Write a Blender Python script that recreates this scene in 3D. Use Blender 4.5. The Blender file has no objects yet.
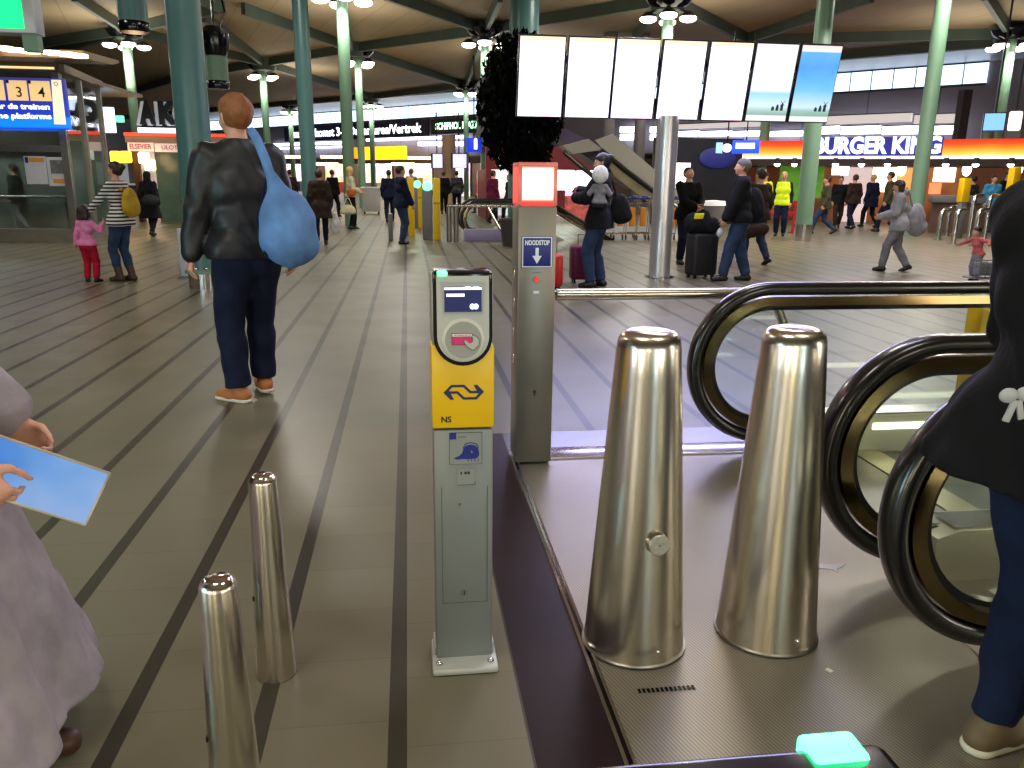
import bpy, bmesh, math, random
import numpy as np
import openvdb
from mathutils import Vector, Matrix, Euler, noise

random.seed(7)
PI = math.pi
SC = bpy.context.scene
COL = SC.collection

# ------------------------------------------------------------------ camera
F_PX, CX, CY, CAM_H = 796.0, 512.0, 384.0, 1.5
_yv = np.array([407 - CX, 176 - CY, F_PX]); _yv /= np.linalg.norm(_yv)
_dn = np.array([480 - CX, 3450 - CY, F_PX]); _dn = _dn - _yv * (_dn @ _yv); _dn /= np.linalg.norm(_dn)
_xv = np.cross(_yv, -_dn)
if _xv[0] < 0:
    _xv = -_xv
CM = np.array([_xv, _yv, -_dn])          # rows: world axes seen from the camera (right, down, forward)

cam_data = bpy.data.cameras.new('camera')
cam_data.sensor_width = 36.0
cam_data.lens = F_PX / 1024.0 * 36.0
cam_data.clip_start = 0.02
cam_data.clip_end = 400
cam = bpy.data.objects.new('camera', cam_data)
COL.objects.link(cam)
r_, d_, f_ = CM[:, 0], CM[:, 1], CM[:, 2]
cam.matrix_world = Matrix(((r_[0], -d_[0], -f_[0], 0), (r_[1], -d_[1], -f_[1], 0),
                           (r_[2], -d_[2], -f_[2], CAM_H), (0, 0, 0, 1)))
SC.camera = cam


def _ray(px, py):
    return CM @ np.array([px - CX, py - CY, F_PX])


def G(px, py, z=0.0):
    """world x, y where the sight line of a photo measurement meets height z"""
    d = _ray(px, py); t = (z - CAM_H) / d[2]
    return float(d[0] * t), float(d[1] * t)


def AY(px, py, Y):
    d = _ray(px, py); t = Y / d[1]
    return float(d[0] * t), float(Y), float(CAM_H + d[2] * t)


def FP(px, py, P0, D):
    """(s, z) on the vertical plane through P0 along D"""
    d = _ray(px, py)
    n = (-D[1], D[0])
    t = (P0[0] * n[0] + P0[1] * n[1]) / (d[0] * n[0] + d[1] * n[1])
    x, y = d[0] * t, d[1] * t
    return float((x - P0[0]) * D[0] + (y - P0[1]) * D[1]), float(CAM_H + d[2] * t)


# ------------------------------------------------------------------ materials
def lin(c):
    out = []
    for v in c[:3]:
        v = v / 255.0
        out.append(v / 12.92 if v <= 0.04045 else ((v + 0.055) / 1.055) ** 2.4)
    return (*out, 1.0)


MATS = {}


def mat(name, rgb, rough=0.5, metal=0.0, emit=0.0, ergb=None, var=0.12, scale=6.0, bump=0.0, bscale=40.0, coat=0.0, spec=0.5, aniso=0.0):
    if name in MATS:
        return MATS[name]
    m = bpy.data.materials.new(name); m.use_nodes = True
    nt = m.node_tree; N = nt.nodes; L = nt.links
    b = N['Principled BSDF']
    b.inputs['Roughness'].default_value = rough
    b.inputs['Metallic'].default_value = metal
    b.inputs['Specular IOR Level'].default_value = spec
    b.inputs['Coat Weight'].default_value = coat
    b.inputs['Anisotropic'].default_value = aniso
    c = lin(rgb)
    if emit > 0:
        b.inputs['Emission Color'].default_value = lin(ergb or rgb)
        b.inputs['Emission Strength'].default_value = emit
    tc = N.new('ShaderNodeTexCoord')
    if var > 0:
        no = N.new('ShaderNodeTexNoise'); no.inputs['Scale'].default_value = scale; no.inputs['Detail'].default_value = 3
        L.new(tc.outputs['Object'], no.inputs['Vector'])
        rp = N.new('ShaderNodeMapRange')
        rp.inputs['From Min'].default_value = 0.3; rp.inputs['From Max'].default_value = 0.7
        rp.inputs['To Min'].default_value = 1 - var; rp.inputs['To Max'].default_value = 1 + var
        L.new(no.outputs['Fac'], rp.inputs['Value'])
        mx = N.new('ShaderNodeVectorMath'); mx.operation = 'SCALE'
        mx.inputs[0].default_value = c[:3]
        L.new(rp.outputs['Result'], mx.inputs['Scale'])
        L.new(mx.outputs['Vector'], b.inputs['Base Color'])
    else:
        b.inputs['Base Color'].default_value = c
    if bump > 0:
        nb = N.new('ShaderNodeTexNoise'); nb.inputs['Scale'].default_value = bscale; nb.inputs['Detail'].default_value = 4
        L.new(tc.outputs['Object'], nb.inputs['Vector'])
        bp = N.new('ShaderNodeBump'); bp.inputs['Strength'].default_value = bump; bp.inputs['Distance'].default_value = 0.01
        L.new(nb.outputs['Fac'], bp.inputs['Height'])
        L.new(bp.outputs['Normal'], b.inputs['Normal'])
    MATS[name] = m
    return m


def fabric(name, rgb, rough=0.85, var=0.18, scale=9.0):
    return mat(name, rgb, rough=rough, var=var, scale=scale, bump=0.25, bscale=60, spec=0.2)


def glow(name, rgb, strength):
    return mat(name, rgb, rough=0.4, emit=strength, ergb=rgb, var=0.0)


class NG:
    """small helper for node graphs"""
    def __init__(s, name):
        s.m = bpy.data.materials.new(name); s.m.use_nodes = True
        s.nt = s.m.node_tree; s.N = s.nt.nodes; s.L = s.nt.links
        s.b = s.N['Principled BSDF']
        s.tc = s.N.new('ShaderNodeTexCoord')
        MATS[name] = s.m

    def val(s, sock, v):
        if isinstance(v, (int, float)):
            sock.default_value = v
        else:
            s.L.new(v, sock)

    def math(s, op, a, b=0.0, c=0.0):
        n = s.N.new('ShaderNodeMath'); n.operation = op
        s.val(n.inputs[0], a); s.val(n.inputs[1], b); s.val(n.inputs[2], c)
        return n.outputs[0]

    def xyz(s, out='Object'):
        n = s.N.new('ShaderNodeSeparateXYZ'); s.L.new(s.tc.outputs[out], n.inputs[0])
        return n.outputs

    def noise(s, scale, detail=3, vec=None):
        n = s.N.new('ShaderNodeTexNoise'); n.inputs['Scale'].default_value = scale; n.inputs['Detail'].default_value = detail
        s.L.new(vec if vec is not None else s.tc.outputs['Object'], n.inputs['Vector'])
        return n.outputs

    def mix(s, fac, a, b, typ='RGBA', blend='MIX'):
        n = s.N.new('ShaderNodeMix'); n.data_type = typ
        if typ == 'RGBA':
            n.blend_type = blend
        i0 = n.inputs[0]
        s.val(i0, fac)
        ia, ib = (n.inputs[6], n.inputs[7]) if typ == 'RGBA' else (n.inputs[2], n.inputs[3])
        for sock, v in ((ia, a), (ib, b)):
            if isinstance(v, tuple):
                sock.default_value = v
            else:
                s.val(sock, v)
        return n.outputs[2] if typ == 'RGBA' else n.outputs[0]

    def ramp(s, fac, stops, interp='LINEAR'):
        n = s.N.new('ShaderNodeValToRGB'); cr = n.color_ramp; cr.interpolation = interp
        while len(cr.elements) > 1:
            cr.elements.remove(cr.elements[-1])
        cr.elements[0].position = stops[0][0]; cr.elements[0].color = stops[0][1]
        for p, c in stops[1:]:
            e = cr.elements.new(p); e.color = c
        s.val(n.inputs[0], fac)
        return n.outputs[0]

    def bump(s, h, strength=0.2, dist=0.01):
        n = s.N.new('ShaderNodeBump'); n.inputs['Strength'].default_value = strength; n.inputs['Distance'].default_value = dist
        s.L.new(h, n.inputs['Height'])
        s.L.new(n.outputs[0], s.b.inputs['Normal'])


# ------------------------------------------------------------------ mesh builder
class MB:
    def __init__(s):
        s.bm = bmesh.new(); s.mats = []

    def mi(s, m):
        if m not in s.mats:
            s.mats.append(m)
        return s.mats.index(m)

    def box(s, c, size, m, rot=None, bev=0.0, seg=2):
        r = bmesh.ops.create_cube(s.bm, size=1.0)
        vs = r['verts']
        M = Matrix.Translation(c) @ ((rot.to_matrix().to_4x4() if isinstance(rot, Euler) else (rot or Matrix.Identity(4)))) @ Matrix.Diagonal((*size, 1))
        bmesh.ops.transform(s.bm, matrix=M, verts=vs)
        fs = set(f for v in vs for f in v.link_faces)
        k = s.mi(m)
        for f in fs:
            f.material_index = k
        if bev > 0:
            es = list(set(e for v in vs for e in v.link_edges))
            rr = bmesh.ops.bevel(s.bm, geom=es, offset=bev, segments=seg, affect='EDGES', profile=0.5)
            for f in rr['faces']:
                f.material_index = k
        return s

    def span(s, a, b, m, bev=0.0):
        a = Vector(a); b = Vector(b)
        return s.box((a + b) / 2, [abs(x) for x in (b - a)], m, bev=bev)

    def cyl(s, a, b, r, m, r2=None, seg=20, caps=True):
        a = Vector(a); b = Vector(b)
        d = b - a; L = d.length
        r2 = r if r2 is None else r2
        M = Matrix.Translation((a + b) / 2) @ d.to_track_quat('Z', 'Y').to_matrix().to_4x4()
        q = bmesh.ops.create_cone(s.bm, cap_ends=caps, cap_tris=False, segments=seg, radius1=r, radius2=r2, depth=L, matrix=M)
        k = s.mi(m)
        for f in set(f for v in q['verts'] for f in v.link_faces):
            f.material_index = k
        return s

    def lathe(s, prof, m, seg=32, M=None):
        k = s.mi(m)
        rings = []
        M = M or Matrix.Identity(4)
        for (r, z) in prof:
            if r < 1e-6:
                rings.append([s.bm.verts.new(M @ Vector((0, 0, z)))])
            else:
                rings.append([s.bm.verts.new(M @ Vector((r * math.cos(2 * PI * i / seg), r * math.sin(2 * PI * i / seg), z))) for i in range(seg)])
        for A, B in zip(rings, rings[1:]):
            for i in range(seg):
                j = (i + 1) % seg
                if len(A) == 1 and len(B) == 1:
                    continue
                if len(A) == 1:
                    vs = (A[0], B[i], B[j])
                elif len(B) == 1:
                    vs = (A[i], A[j], B[0])
                else:
                    vs = (A[i], A[j], B[j], B[i])
                f = s.bm.faces.new(vs[::-1] if False else vs); f.material_index = k
        return s

    def sweep(s, pts, sect, m, up=Vector((0, 1, 0)), closed=False, caps=True):
        """sect: list of (u, v); u along 'up', v along the in-plane normal"""
        k = s.mi(m)
        pts = [Vector(p) for p in pts]; n = len(pts); rings = []
        for i, p in enumerate(pts):
            if closed:
                t = pts[(i + 1) % n] - pts[i - 1]
            else:
                t = pts[min(i + 1, n - 1)] - pts[max(i - 1, 0)]
            t.normalize()
            u = (up - t * up.dot(t))
            if u.length < 1e-4:
                u = Vector((1, 0, 0)) - t * t.x
            u.normalize()
            v = t.cross(u)
            rings.append([s.bm.verts.new(p + u * a + v * b) for a, b in sect])
        ns = len(sect)
        rng = range(n if closed else n - 1)
        for i in rng:
            A, B = rings[i], rings[(i + 1) % n]
            for j in range(ns):
                f = s.bm.faces.new((A[j], A[(j + 1) % ns], B[(j + 1) % ns], B[j])); f.material_index = k
        if caps and not closed:
            for R in (rings[0][::-1], rings[-1]):
                f = s.bm.faces.new(R); f.material_index = k
        return s

    def tube(s, pts, r, m, seg=10, closed=False, up=Vector((0, 0, 1))):
        return s.sweep(pts, [(r * math.cos(2 * PI * i / seg), r * math.sin(2 * PI * i / seg)) for i in range(seg)], m, up=up, closed=closed)

    def prism(s, poly, y0, y1, m, M=None):
        """polygon in the xz plane, extruded from y0 (front) to y1"""
        k = s.mi(m); M = M or Matrix.Identity(4)
        A = [s.bm.verts.new(M @ Vector((x, y0, z))) for x, z in poly]
        B = [s.bm.verts.new(M @ Vector((x, y1, z))) for x, z in poly]
        n = len(poly)
        fs = [s.bm.faces.new(A), s.bm.faces.new(B[::-1])]
        for i in range(n):
            fs.append(s.bm.faces.new((A[(i + 1) % n], A[i], B[i], B[(i + 1) % n])))
        for f in fs:
            f.material_index = k
        return s

    def stroke(s, pts, w, y0, y1, m, closed=False):
        """thick polyline in the xz plane"""
        P = [Vector((p[0], 0, p[1])) for p in pts]
        n = len(P); L = []; R = []
        for i in range(n):
            a = P[i - 1] if (i > 0 or closed) else None
            b = P[(i + 1) % n] if (i < n - 1 or closed) else None
            d1 = (P[i] - a).normalized() if a is not None else None
            d2 = (b - P[i]).normalized() if b is not None else None
            if d1 is None: d1 = d2
            if d2 is None: d2 = d1
            n1 = Vector((-d1.z, 0, d1.x)); n2 = Vector((-d2.z, 0, d2.x))
            nn = (n1 + n2)
            nn.normalize()
            sc = 1.0 / max(0.45, nn.dot(n1))
            L.append(P[i] + nn * w / 2 * sc); R.append(P[i] - nn * w / 2 * sc)
        rng = range(n if closed else n - 1)
        for i in rng:
            j = (i + 1) % n
            s.prism([(L[i].x, L[i].z), (R[i].x, R[i].z), (R[j].x, R[j].z), (L[j].x, L[j].z)], y0, y1, m)
        return s

    def ball(s, c, r, m, scale=(1, 1, 1), seg=16, rot=None):
        M = Matrix.Translation(c) @ (rot.to_matrix().to_4x4() if rot else Matrix.Identity(4)) @ Matrix.Diagonal((*scale, 1))
        q = bmesh.ops.create_uvsphere(s.bm, u_segments=seg, v_segments=max(6, seg // 2), radius=r, matrix=M)
        k = s.mi(m)
        for f in set(f for v in q['verts'] for f in v.link_faces):
            f.material_index = k
        return s

    def quad(s, pts, m):
        f = s.bm.faces.new([s.bm.verts.new(p) for p in pts]); f.material_index = s.mi(m)
        return s

    def mesh(s, name, angle=35, fix=True):
        if fix:
            bmesh.ops.recalc_face_normals(s.bm, faces=s.bm.faces)
        me = bpy.data.meshes.new(name)
        s.bm.to_mesh(me); s.bm.free()
        for m in s.mats:
            me.materials.append(m)
        if angle:
            me.polygons.foreach_set('use_smooth', [True] * len(me.polygons))
            me.set_sharp_from_angle(angle=math.radians(angle))
        return me

    def build(s, name, parent=None, loc=(0, 0, 0), rz=0.0, label=None, angle=35, fix=True):
        o = bpy.data.objects.new(name, s.mesh(name, angle, fix))
        COL.objects.link(o)
        o.location = loc; o.rotation_euler = (0, 0, rz)
        if parent is not None:
            o.parent = parent
        if label:
            o['label'] = label
        return o


def thing(name, label, cat, loc=(0, 0, 0), rz=0.0, group=None):
    o = bpy.data.objects.new(name, None); COL.objects.link(o)
    o.location = loc; o.rotation_euler = (0, 0, rz); o.empty_display_size = 0.1
    o['label'] = label; o['category'] = cat
    if group:
        o['group'] = group
    return o


def tag(o, label, cat, group=None):
    o['label'] = label; o['category'] = cat
    if group:
        o['group'] = group
    return o


def struct(o):
    o['kind'] = 'structure'
    return o


def dup(root, loc, rz=None, label=None, group=None):
    r = root.copy(); COL.objects.link(r); r.location = loc
    if rz is not None:
        r.rotation_euler = (0, 0, rz)
    if label:
        r['label'] = label
    if group:
        r['group'] = group
    for ch in list(root.children):
        c = ch.copy(); COL.objects.link(c); c.parent = r
        for g in list(ch.children):
            d = g.copy(); COL.objects.link(d); d.parent = c
    return r


def text_obj(name, txt, h, m, parent=None, loc=(0, 0, 0), rot=(PI / 2, 0, 0), bold=0.0, ext=0.004, align='CENTER', width=None, sx=1.0):
    """lettering as a mesh; h = capital height; centred on loc"""
    cu = bpy.data.curves.new(name, 'FONT'); cu.body = txt; cu.size = h / 0.72
    cu.align_x = align; cu.align_y = 'CENTER'; cu.extrude = ext; cu.offset = bold * h; cu.resolution_u = 3
    tmp = bpy.data.objects.new(name, cu); COL.objects.link(tmp)
    dg = bpy.context.evaluated_depsgraph_get(); dg.update()
    me = bpy.data.meshes.new_from_object(tmp.evaluated_get(dg))
    bpy.data.objects.remove(tmp); bpy.data.curves.remove(cu)
    if width:
        xs = [v.co.x for v in me.vertices]
        sx = width / max(1e-6, max(xs) - min(xs))
    if sx != 1.0:
        for v in me.vertices:
            v.co.x *= sx
    me.materials.clear(); me.materials.append(m); me.name = name
    o = bpy.data.objects.new(name, me); COL.objects.link(o)
    o.location = loc; o.rotation_euler = rot
    if parent is not None:
        o.parent = parent
    return o


def area_light(name, loc, power, size, color=(1, 1, 1), rot=(0, 0, 0), shape='DISK'):
    l = bpy.data.lights.new(name, 'AREA'); l.energy = power; l.size = size; l.shape = shape; l.color = color
    o = bpy.data.objects.new(name, l); COL.objects.link(o); o.location = loc; o.rotation_euler = rot
    return o


def spot_light(name, loc, power, angle, color=(1, 1, 1), size=0.2, blend=0.5, rot=(0, 0, 0)):
    l = bpy.data.lights.new(name, 'SPOT'); l.energy = power; l.spot_size = angle; l.spot_blend = blend
    l.shadow_soft_size = size; l.color = color
    o = bpy.data.objects.new(name, l); COL.objects.link(o); o.location = loc; o.rotation_euler = rot
    return o
# ------------------------------------------------------------------ people: one continuous body grown from a distance field
def V(*a):
    return np.array(a, float)


class Field:
    def __init__(s):
        s.p = []

    def cap(s, a, b, ra, rb=None, k=0.03):
        s.p.append(('c', np.array(a, float), np.array(b, float), ra, ra if rb is None else rb, k)); return s

    def ell(s, c, r, R=None, k=0.03):
        s.p.append(('e', np.array(c, float), np.array(r, float), np.eye(3) if R is None else R, 0, k)); return s

    def mesh(s, vox, post=None, name='body', inflate=0.0):
        lo = np.min([np.minimum(q[1], q[2]) - max(q[3], q[4]) if q[0] == 'c' else q[1] - max(q[2]) for q in s.p], axis=0) - 3 * vox - 0.03 - inflate
        hi = np.max([np.maximum(q[1], q[2]) + max(q[3], q[4]) if q[0] == 'c' else q[1] + max(q[2]) for q in s.p], axis=0) + 3 * vox + 0.03 + inflate
        n = np.ceil((hi - lo) / vox).astype(int) + 1
        ax = [lo[i] + vox * np.arange(n[i]) for i in range(3)]
        D = np.full(tuple(n), 0.25)
        for q in s.p:
            if q[0] == 'c':
                a, b, ra, rb, k = q[1:]
                mn = np.minimum(a, b) - max(ra, rb); mx = np.maximum(a, b) + max(ra, rb)
            else:
                c, r, R, _, k = q[1:]
                mn = c - max(r); mx = c + max(r)
            pad = k + 3 * vox
            i0 = np.clip(np.floor((mn - pad - lo) / vox).astype(int), 0, n)
            i1 = np.clip(np.ceil((mx + pad - lo) / vox).astype(int) + 1, 0, n)
            sl = tuple(slice(i0[i], i1[i]) for i in range(3))
            X, Y, Z = np.meshgrid(ax[0][sl[0]], ax[1][sl[1]], ax[2][sl[2]], indexing='ij')
            if q[0] == 'c':
                ba = b - a; L2 = max(1e-9, ba @ ba)
                h = np.clip(((X - a[0]) * ba[0] + (Y - a[1]) * ba[1] + (Z - a[2]) * ba[2]) / L2, 0, 1)
                d = np.sqrt((X - a[0] - ba[0] * h) ** 2 + (Y - a[1] - ba[1] * h) ** 2 + (Z - a[2] - ba[2] * h) ** 2) - (ra + (rb - ra) * h)
            else:
                P = np.stack([X - c[0], Y - c[1], Z - c[2]], -1) @ R     # into the local frame
                k0 = np.sqrt(((P / r) ** 2).sum(-1)); k1 = np.sqrt(((P / r ** 2) ** 2).sum(-1)) + 1e-9
                d = k0 * (k0 - 1) / k1
            D0 = D[sl]
            if k > 0:
                h = np.clip(0.5 + 0.5 * (D0 - d) / k, 0, 1)
                D[sl] = D0 * (1 - h) + d * h - k * h * (1 - h)
            else:
                D[sl] = np.minimum(D0, d)
        if inflate:
            D = D - inflate
        if post is not None:
            X, Y, Z = np.meshgrid(*ax, indexing='ij')
            D = post(X, Y, Z, D)
        for i in range(3):                         # keep the shell closed at the grid edge
            sl = [slice(None)] * 3
            for e in (0, -1):
                sl[i] = e; D[tuple(sl)] = np.maximum(D[tuple(sl)], 0.5 * vox)
        g = openvdb.FloatGrid(0.25)
        g.copyFromArray(D.astype(np.float32))
        pts, quads = g.convertToQuads(isovalue=0.0)
        co = pts.astype(float) * vox + lo
        me = bpy.data.meshes.new(name)
        me.from_pydata(co.tolist(), [], quads[:, ::-1].tolist())
        me.update()
        # outward normals
        bm = bmesh.new(); bm.from_mesh(me)
        bmesh.ops.smooth_vert(bm, verts=bm.verts, factor=0.4, use_axis_x=True, use_axis_y=True, use_axis_z=True)
        bmesh.ops.recalc_face_normals(bm, faces=bm.faces)
        bm.to_mesh(me); bm.free()
        me.polygons.foreach_set('use_smooth', [True] * len(me.polygons))
        return me


def rotm(ax, a):
    c, s = math.cos(a), math.sin(a)
    if ax == 'x': return np.array([[1, 0, 0], [0, c, -s], [0, s, c]])
    if ax == 'y': return np.array([[c, 0, s], [0, 1, 0], [-s, 0, c]])
    return np.array([[c, -s, 0], [s, c, 0], [0, 0, 1]])


def unit(v):
    return v / max(1e-9, np.linalg.norm(v))


def two_bone(a, c, l1, l2, hint):
    d = c - a; L = np.linalg.norm(d)
    L = min(L, (l1 + l2) * 0.998)
    u = unit(d)
    c = a + u * L
    x = (l1 * l1 - l2 * l2 + L * L) / (2 * L)
    h = math.sqrt(max(0, l1 * l1 - x * x))
    p = hint - u * (hint @ u)
    return a + u * x + unit(p) * h, c


def skeleton(P):
    """P: pose. local frame: x right, y forward, z up, 1.75 m tall"""
    J = {}
    lean, side = P.get('lean', 0.0), P.get('side', 0.0)
    fem = P.get('fem', False)
    J['hip'] = V(0, 0, 0.93 + P.get('dz', 0.0)) + V(*P.get('hip_off', (0, 0, 0)))
    R = rotm('z', P.get('twist', 0.0)) @ rotm('x', -lean) @ rotm('y', side)
    J['R'] = R
    up = R @ V(0, 0, 1); rt = R @ V(1, 0, 0); fw = R @ V(0, 1, 0)
    J['waist'] = J['hip'] + up * 0.15
    J['chest'] = J['hip'] + up * 0.36
    J['neck'] = J['hip'] + up * 0.55
    sw = 0.155 if fem else 0.178
    J['sw'] = sw
    HR = R @ rotm('x', lean * 0.6) @ rotm('z', P.get('hyaw', 0.0)) @ rotm('x', P.get('hpitch', 0.0)) @ rotm('y', P.get('hroll', 0.0))
    J['HR'] = HR
    hs = P.get('headscale', 1.0)
    J['hs'] = hs
    J['head'] = J['neck'] + up * 0.055 + fw * 0.01
    for s, n in ((-1, 'L'), (1, 'R')):
        sh = J['neck'] - up * 0.06 + rt * s * sw
        J['sh' + n] = sh
        w = P.get('wrist' + n)
        w = V(*w) if w is not None else sh + V(s * 0.06, 0.05, -0.51)
        hint = V(*P.get('elbow' + n, (s * 0.35, -1, 0)))
        J['el' + n], J['wr' + n] = two_bone(sh, w, 0.285, 0.25, hint)
        hp = J['hip'] + V(s * 0.088, 0, -0.03)
        if 'pelvyaw' in P:
            hp = J['hip'] + rotm('z', P['pelvyaw']) @ V(s * 0.088, 0, -0.03)
        J['hp' + n] = hp
        f = P.get('foot' + n, (s * 0.1, 0, 0, 0, 0))
        an = V(f[0], f[1], f[2] + 0.085)
        kh = V(*P.get('knee' + n, (s * 0.12, 1, 0)))
        J['kn' + n], J['an' + n] = two_bone(hp, an, 0.425, 0.41, kh)
        FR = rotm('z', f[3] if len(f) > 3 else 0) @ rotm('x', f[4] if len(f) > 4 else 0)
        J['heel' + n] = J['an' + n] + FR @ V(0, -0.045, -0.05)
        J['toe' + n] = J['an' + n] + FR @ V(0, 0.13, -0.058)
        J['FR' + n] = FR
    return J


def torso(F, J, t=0.0, fem=False, belly=0.0, k=0.06):
    R = J['R']; H = J['hip']
    def pt(x, y, z): return H + R @ V(x, y, z)
    hw = 0.082 if fem else 0.07
    k = 0.04
    F.cap(pt(-hw, -0.014, -0.02), pt(hw, -0.014, -0.02), 0.1 + t, k=k)
    F.cap(pt(-0.058, 0.0, 0.14), pt(0.058, 0.0, 0.14), (0.074 if fem else 0.09) + t + belly, k=k)
    F.cap(pt(-0.072, 0.0, 0.33), pt(0.072, 0.0, 0.33), (0.086 if fem else 0.098) + t, k=k)
    if fem:
        F.cap(pt(-0.065, 0.062, 0.33), pt(0.065, 0.062, 0.33), 0.045 + t, k=0.04)
    F.cap(pt(0, -0.012, 0.515), pt(-J['sw'] + 0.035, -0.012, 0.47), 0.062 + t, 0.05 + t, k=0.03)
    F.cap(pt(0, -0.012, 0.515), pt(J['sw'] - 0.035, -0.012, 0.47), 0.062 + t, 0.05 + t, k=0.03)
    F.cap(pt(0, 0.0, 0.1), pt(0, -0.005, 0.42), 0.082 + t, k=k)
    F.cap(pt(0, -0.01, 0.5), pt(0, 0.003, 0.57), 0.06 + t * 0.7, 0.05 + t * 0.5, k=0.04)


def arm(F, J, n, t=0.0, frac=1.0, k=0.035):
    F.cap(J['sh' + n], J['el' + n], 0.050 + t, 0.040 + t, k=k)
    F.cap(J['el' + n], J['el' + n] + (J['wr' + n] - J['el' + n]) * frac, 0.040 + t, 0.029 + t, k=k * 0.7)


def leg(F, J, n, t=0.0, t2=None, frac=1.0, k=0.04):
    t2 = t if t2 is None else t2
    F.cap(J['hp' + n], J['kn' + n], 0.088 + t, 0.057 + t, k=k)
    e = J['kn' + n] + (J['an' + n] - J['kn' + n]) * frac
    m = J['kn' + n] + (J['an' + n] - J['kn' + n]) * 0.3
    back = unit(np.cross(unit(J['an' + n] - J['kn' + n]), V(1, 0, 0)))
    F.cap(J['kn' + n], e, 0.055 + t, 0.04 + t2, k=0.025)
    F.cap(m - back * 0.012 * (1 if back[1] > 0 else -1), m + (e - m) * 0.35, 0.05 + t * 0.9, 0.045 + t * 0.9, k=0.03)


def hand(F, J, n, vox, curl=0.35, d=None, nrm=None, wid=None, spread=0.0):
    s = -1 if n == 'L' else 1
    W = J['wr' + n]
    d = unit(V(*d)) if d is not None else unit(W - J['el' + n])
    nr = V(*nrm) if nrm is not None else V(-s, 0, 0)
    nr = unit(nr - d * (nr @ d))
    w = np.cross(d, nr)
    ref = V(*wid) if wid is not None else V(0, 1, 0)
    if w @ ref < 0: w = -w
    fr = max(0.0085, vox * 0.8)
    for i in range(4):
        x = 0.029 - 0.0195 * i
        F.cap(W + w * x * 0.7 + d * 0.01, W + w * x + d * 0.088, 0.015, 0.0125, k=0.012)
    lens = (0.070, 0.079, 0.073, 0.057)
    for i in range(4):
        x = 0.030 - 0.020 * i
        p = W + w * x + d * (0.088 - 0.004 * abs(i - 1))
        a = 0.12
        dirw = w * (0.06 * (1.5 - i) * (1 + spread))
        for j, fl in enumerate((0.45, 0.3, 0.25)):
            a += curl * (1.0, 1.25, 0.9)[j]
            q = p + (d * math.cos(a) + nr * math.sin(a) + dirw) * lens[i] * fl
            F.cap(p, q, fr * (1.05 - 0.1 * j), fr * (0.95 - 0.1 * j), k=0.003)
            p = q
    p = W + w * 0.026 + d * 0.022
    q = p + unit(d * 0.62 + w * 0.62 + nr * 0.42) * 0.045
    r = q + unit(d * 0.85 + w * 0.18 + nr * 0.5) * 0.032
    e = r + unit(d * 0.9 + nr * 0.55) * 0.024
    F.cap(p, q, fr * 1.6, fr * 1.25, k=0.012); F.cap(q, r, fr * 1.2, fr * 1.05, k=0.004); F.cap(r, e, fr * 1.05, fr * 0.85, k=0.004)


def head_pts(J):
    hs = J['hs']
    def hp(x, y, z): return J['head'] + J['HR'] @ (V(x, y, z) * hs)
    return hp


def head(F, J, fem=False):
    hs = J['hs']; hp = head_pts(J); HR = J['HR']
    F.cap(J['neck'] - J['R'] @ V(0, 0.0, 0.03), hp(0, -0.005, 0.07), 0.054 if not fem else 0.047, 0.05 if not fem else 0.044, k=0.03)
    F.ell(hp(0, -0.012, 0.128), V(0.077, 0.098, 0.094) * hs, HR, k=0.02)          # skull
    F.ell(hp(0, 0.028, 0.072), V(0.060, 0.066, 0.072) * hs, HR, k=0.03)             # face
    F.ell(hp(0, 0.062, 0.018), V(0.027, 0.022, 0.018) * hs, HR, k=0.03)             # chin
    F.cap(hp(-0.034, 0.078, 0.118), hp(0.034, 0.078, 0.118), 0.013 * hs, k=0.02)     # brow
    F.cap(hp(-0.04, 0.062, 0.075), hp(0.04, 0.062, 0.075), 0.02 * hs, k=0.025)       # cheeks
    F.cap(hp(0, 0.086, 0.107), hp(0, 0.108, 0.073), 0.009 * hs, 0.012 * hs, k=0.012)  # nose
    F.cap(hp(-0.012, 0.094, 0.069), hp(0.012, 0.094, 0.069), 0.009 * hs, k=0.008)
    F.cap(hp(-0.019, 0.082, 0.045), hp(0.019, 0.082, 0.045), 0.008 * hs, k=0.006)     # lips
    F.cap(hp(-0.016, 0.081, 0.035), hp(0.016, 0.081, 0.035), 0.008 * hs, k=0.006)
    for s in (-1, 1):                                                              # ears
        F.cap(hp(s * 0.077, -0.012, 0.112), hp(s * 0.073, -0.002, 0.066), 0.015 * hs, 0.009 * hs, k=0.008)


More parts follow.
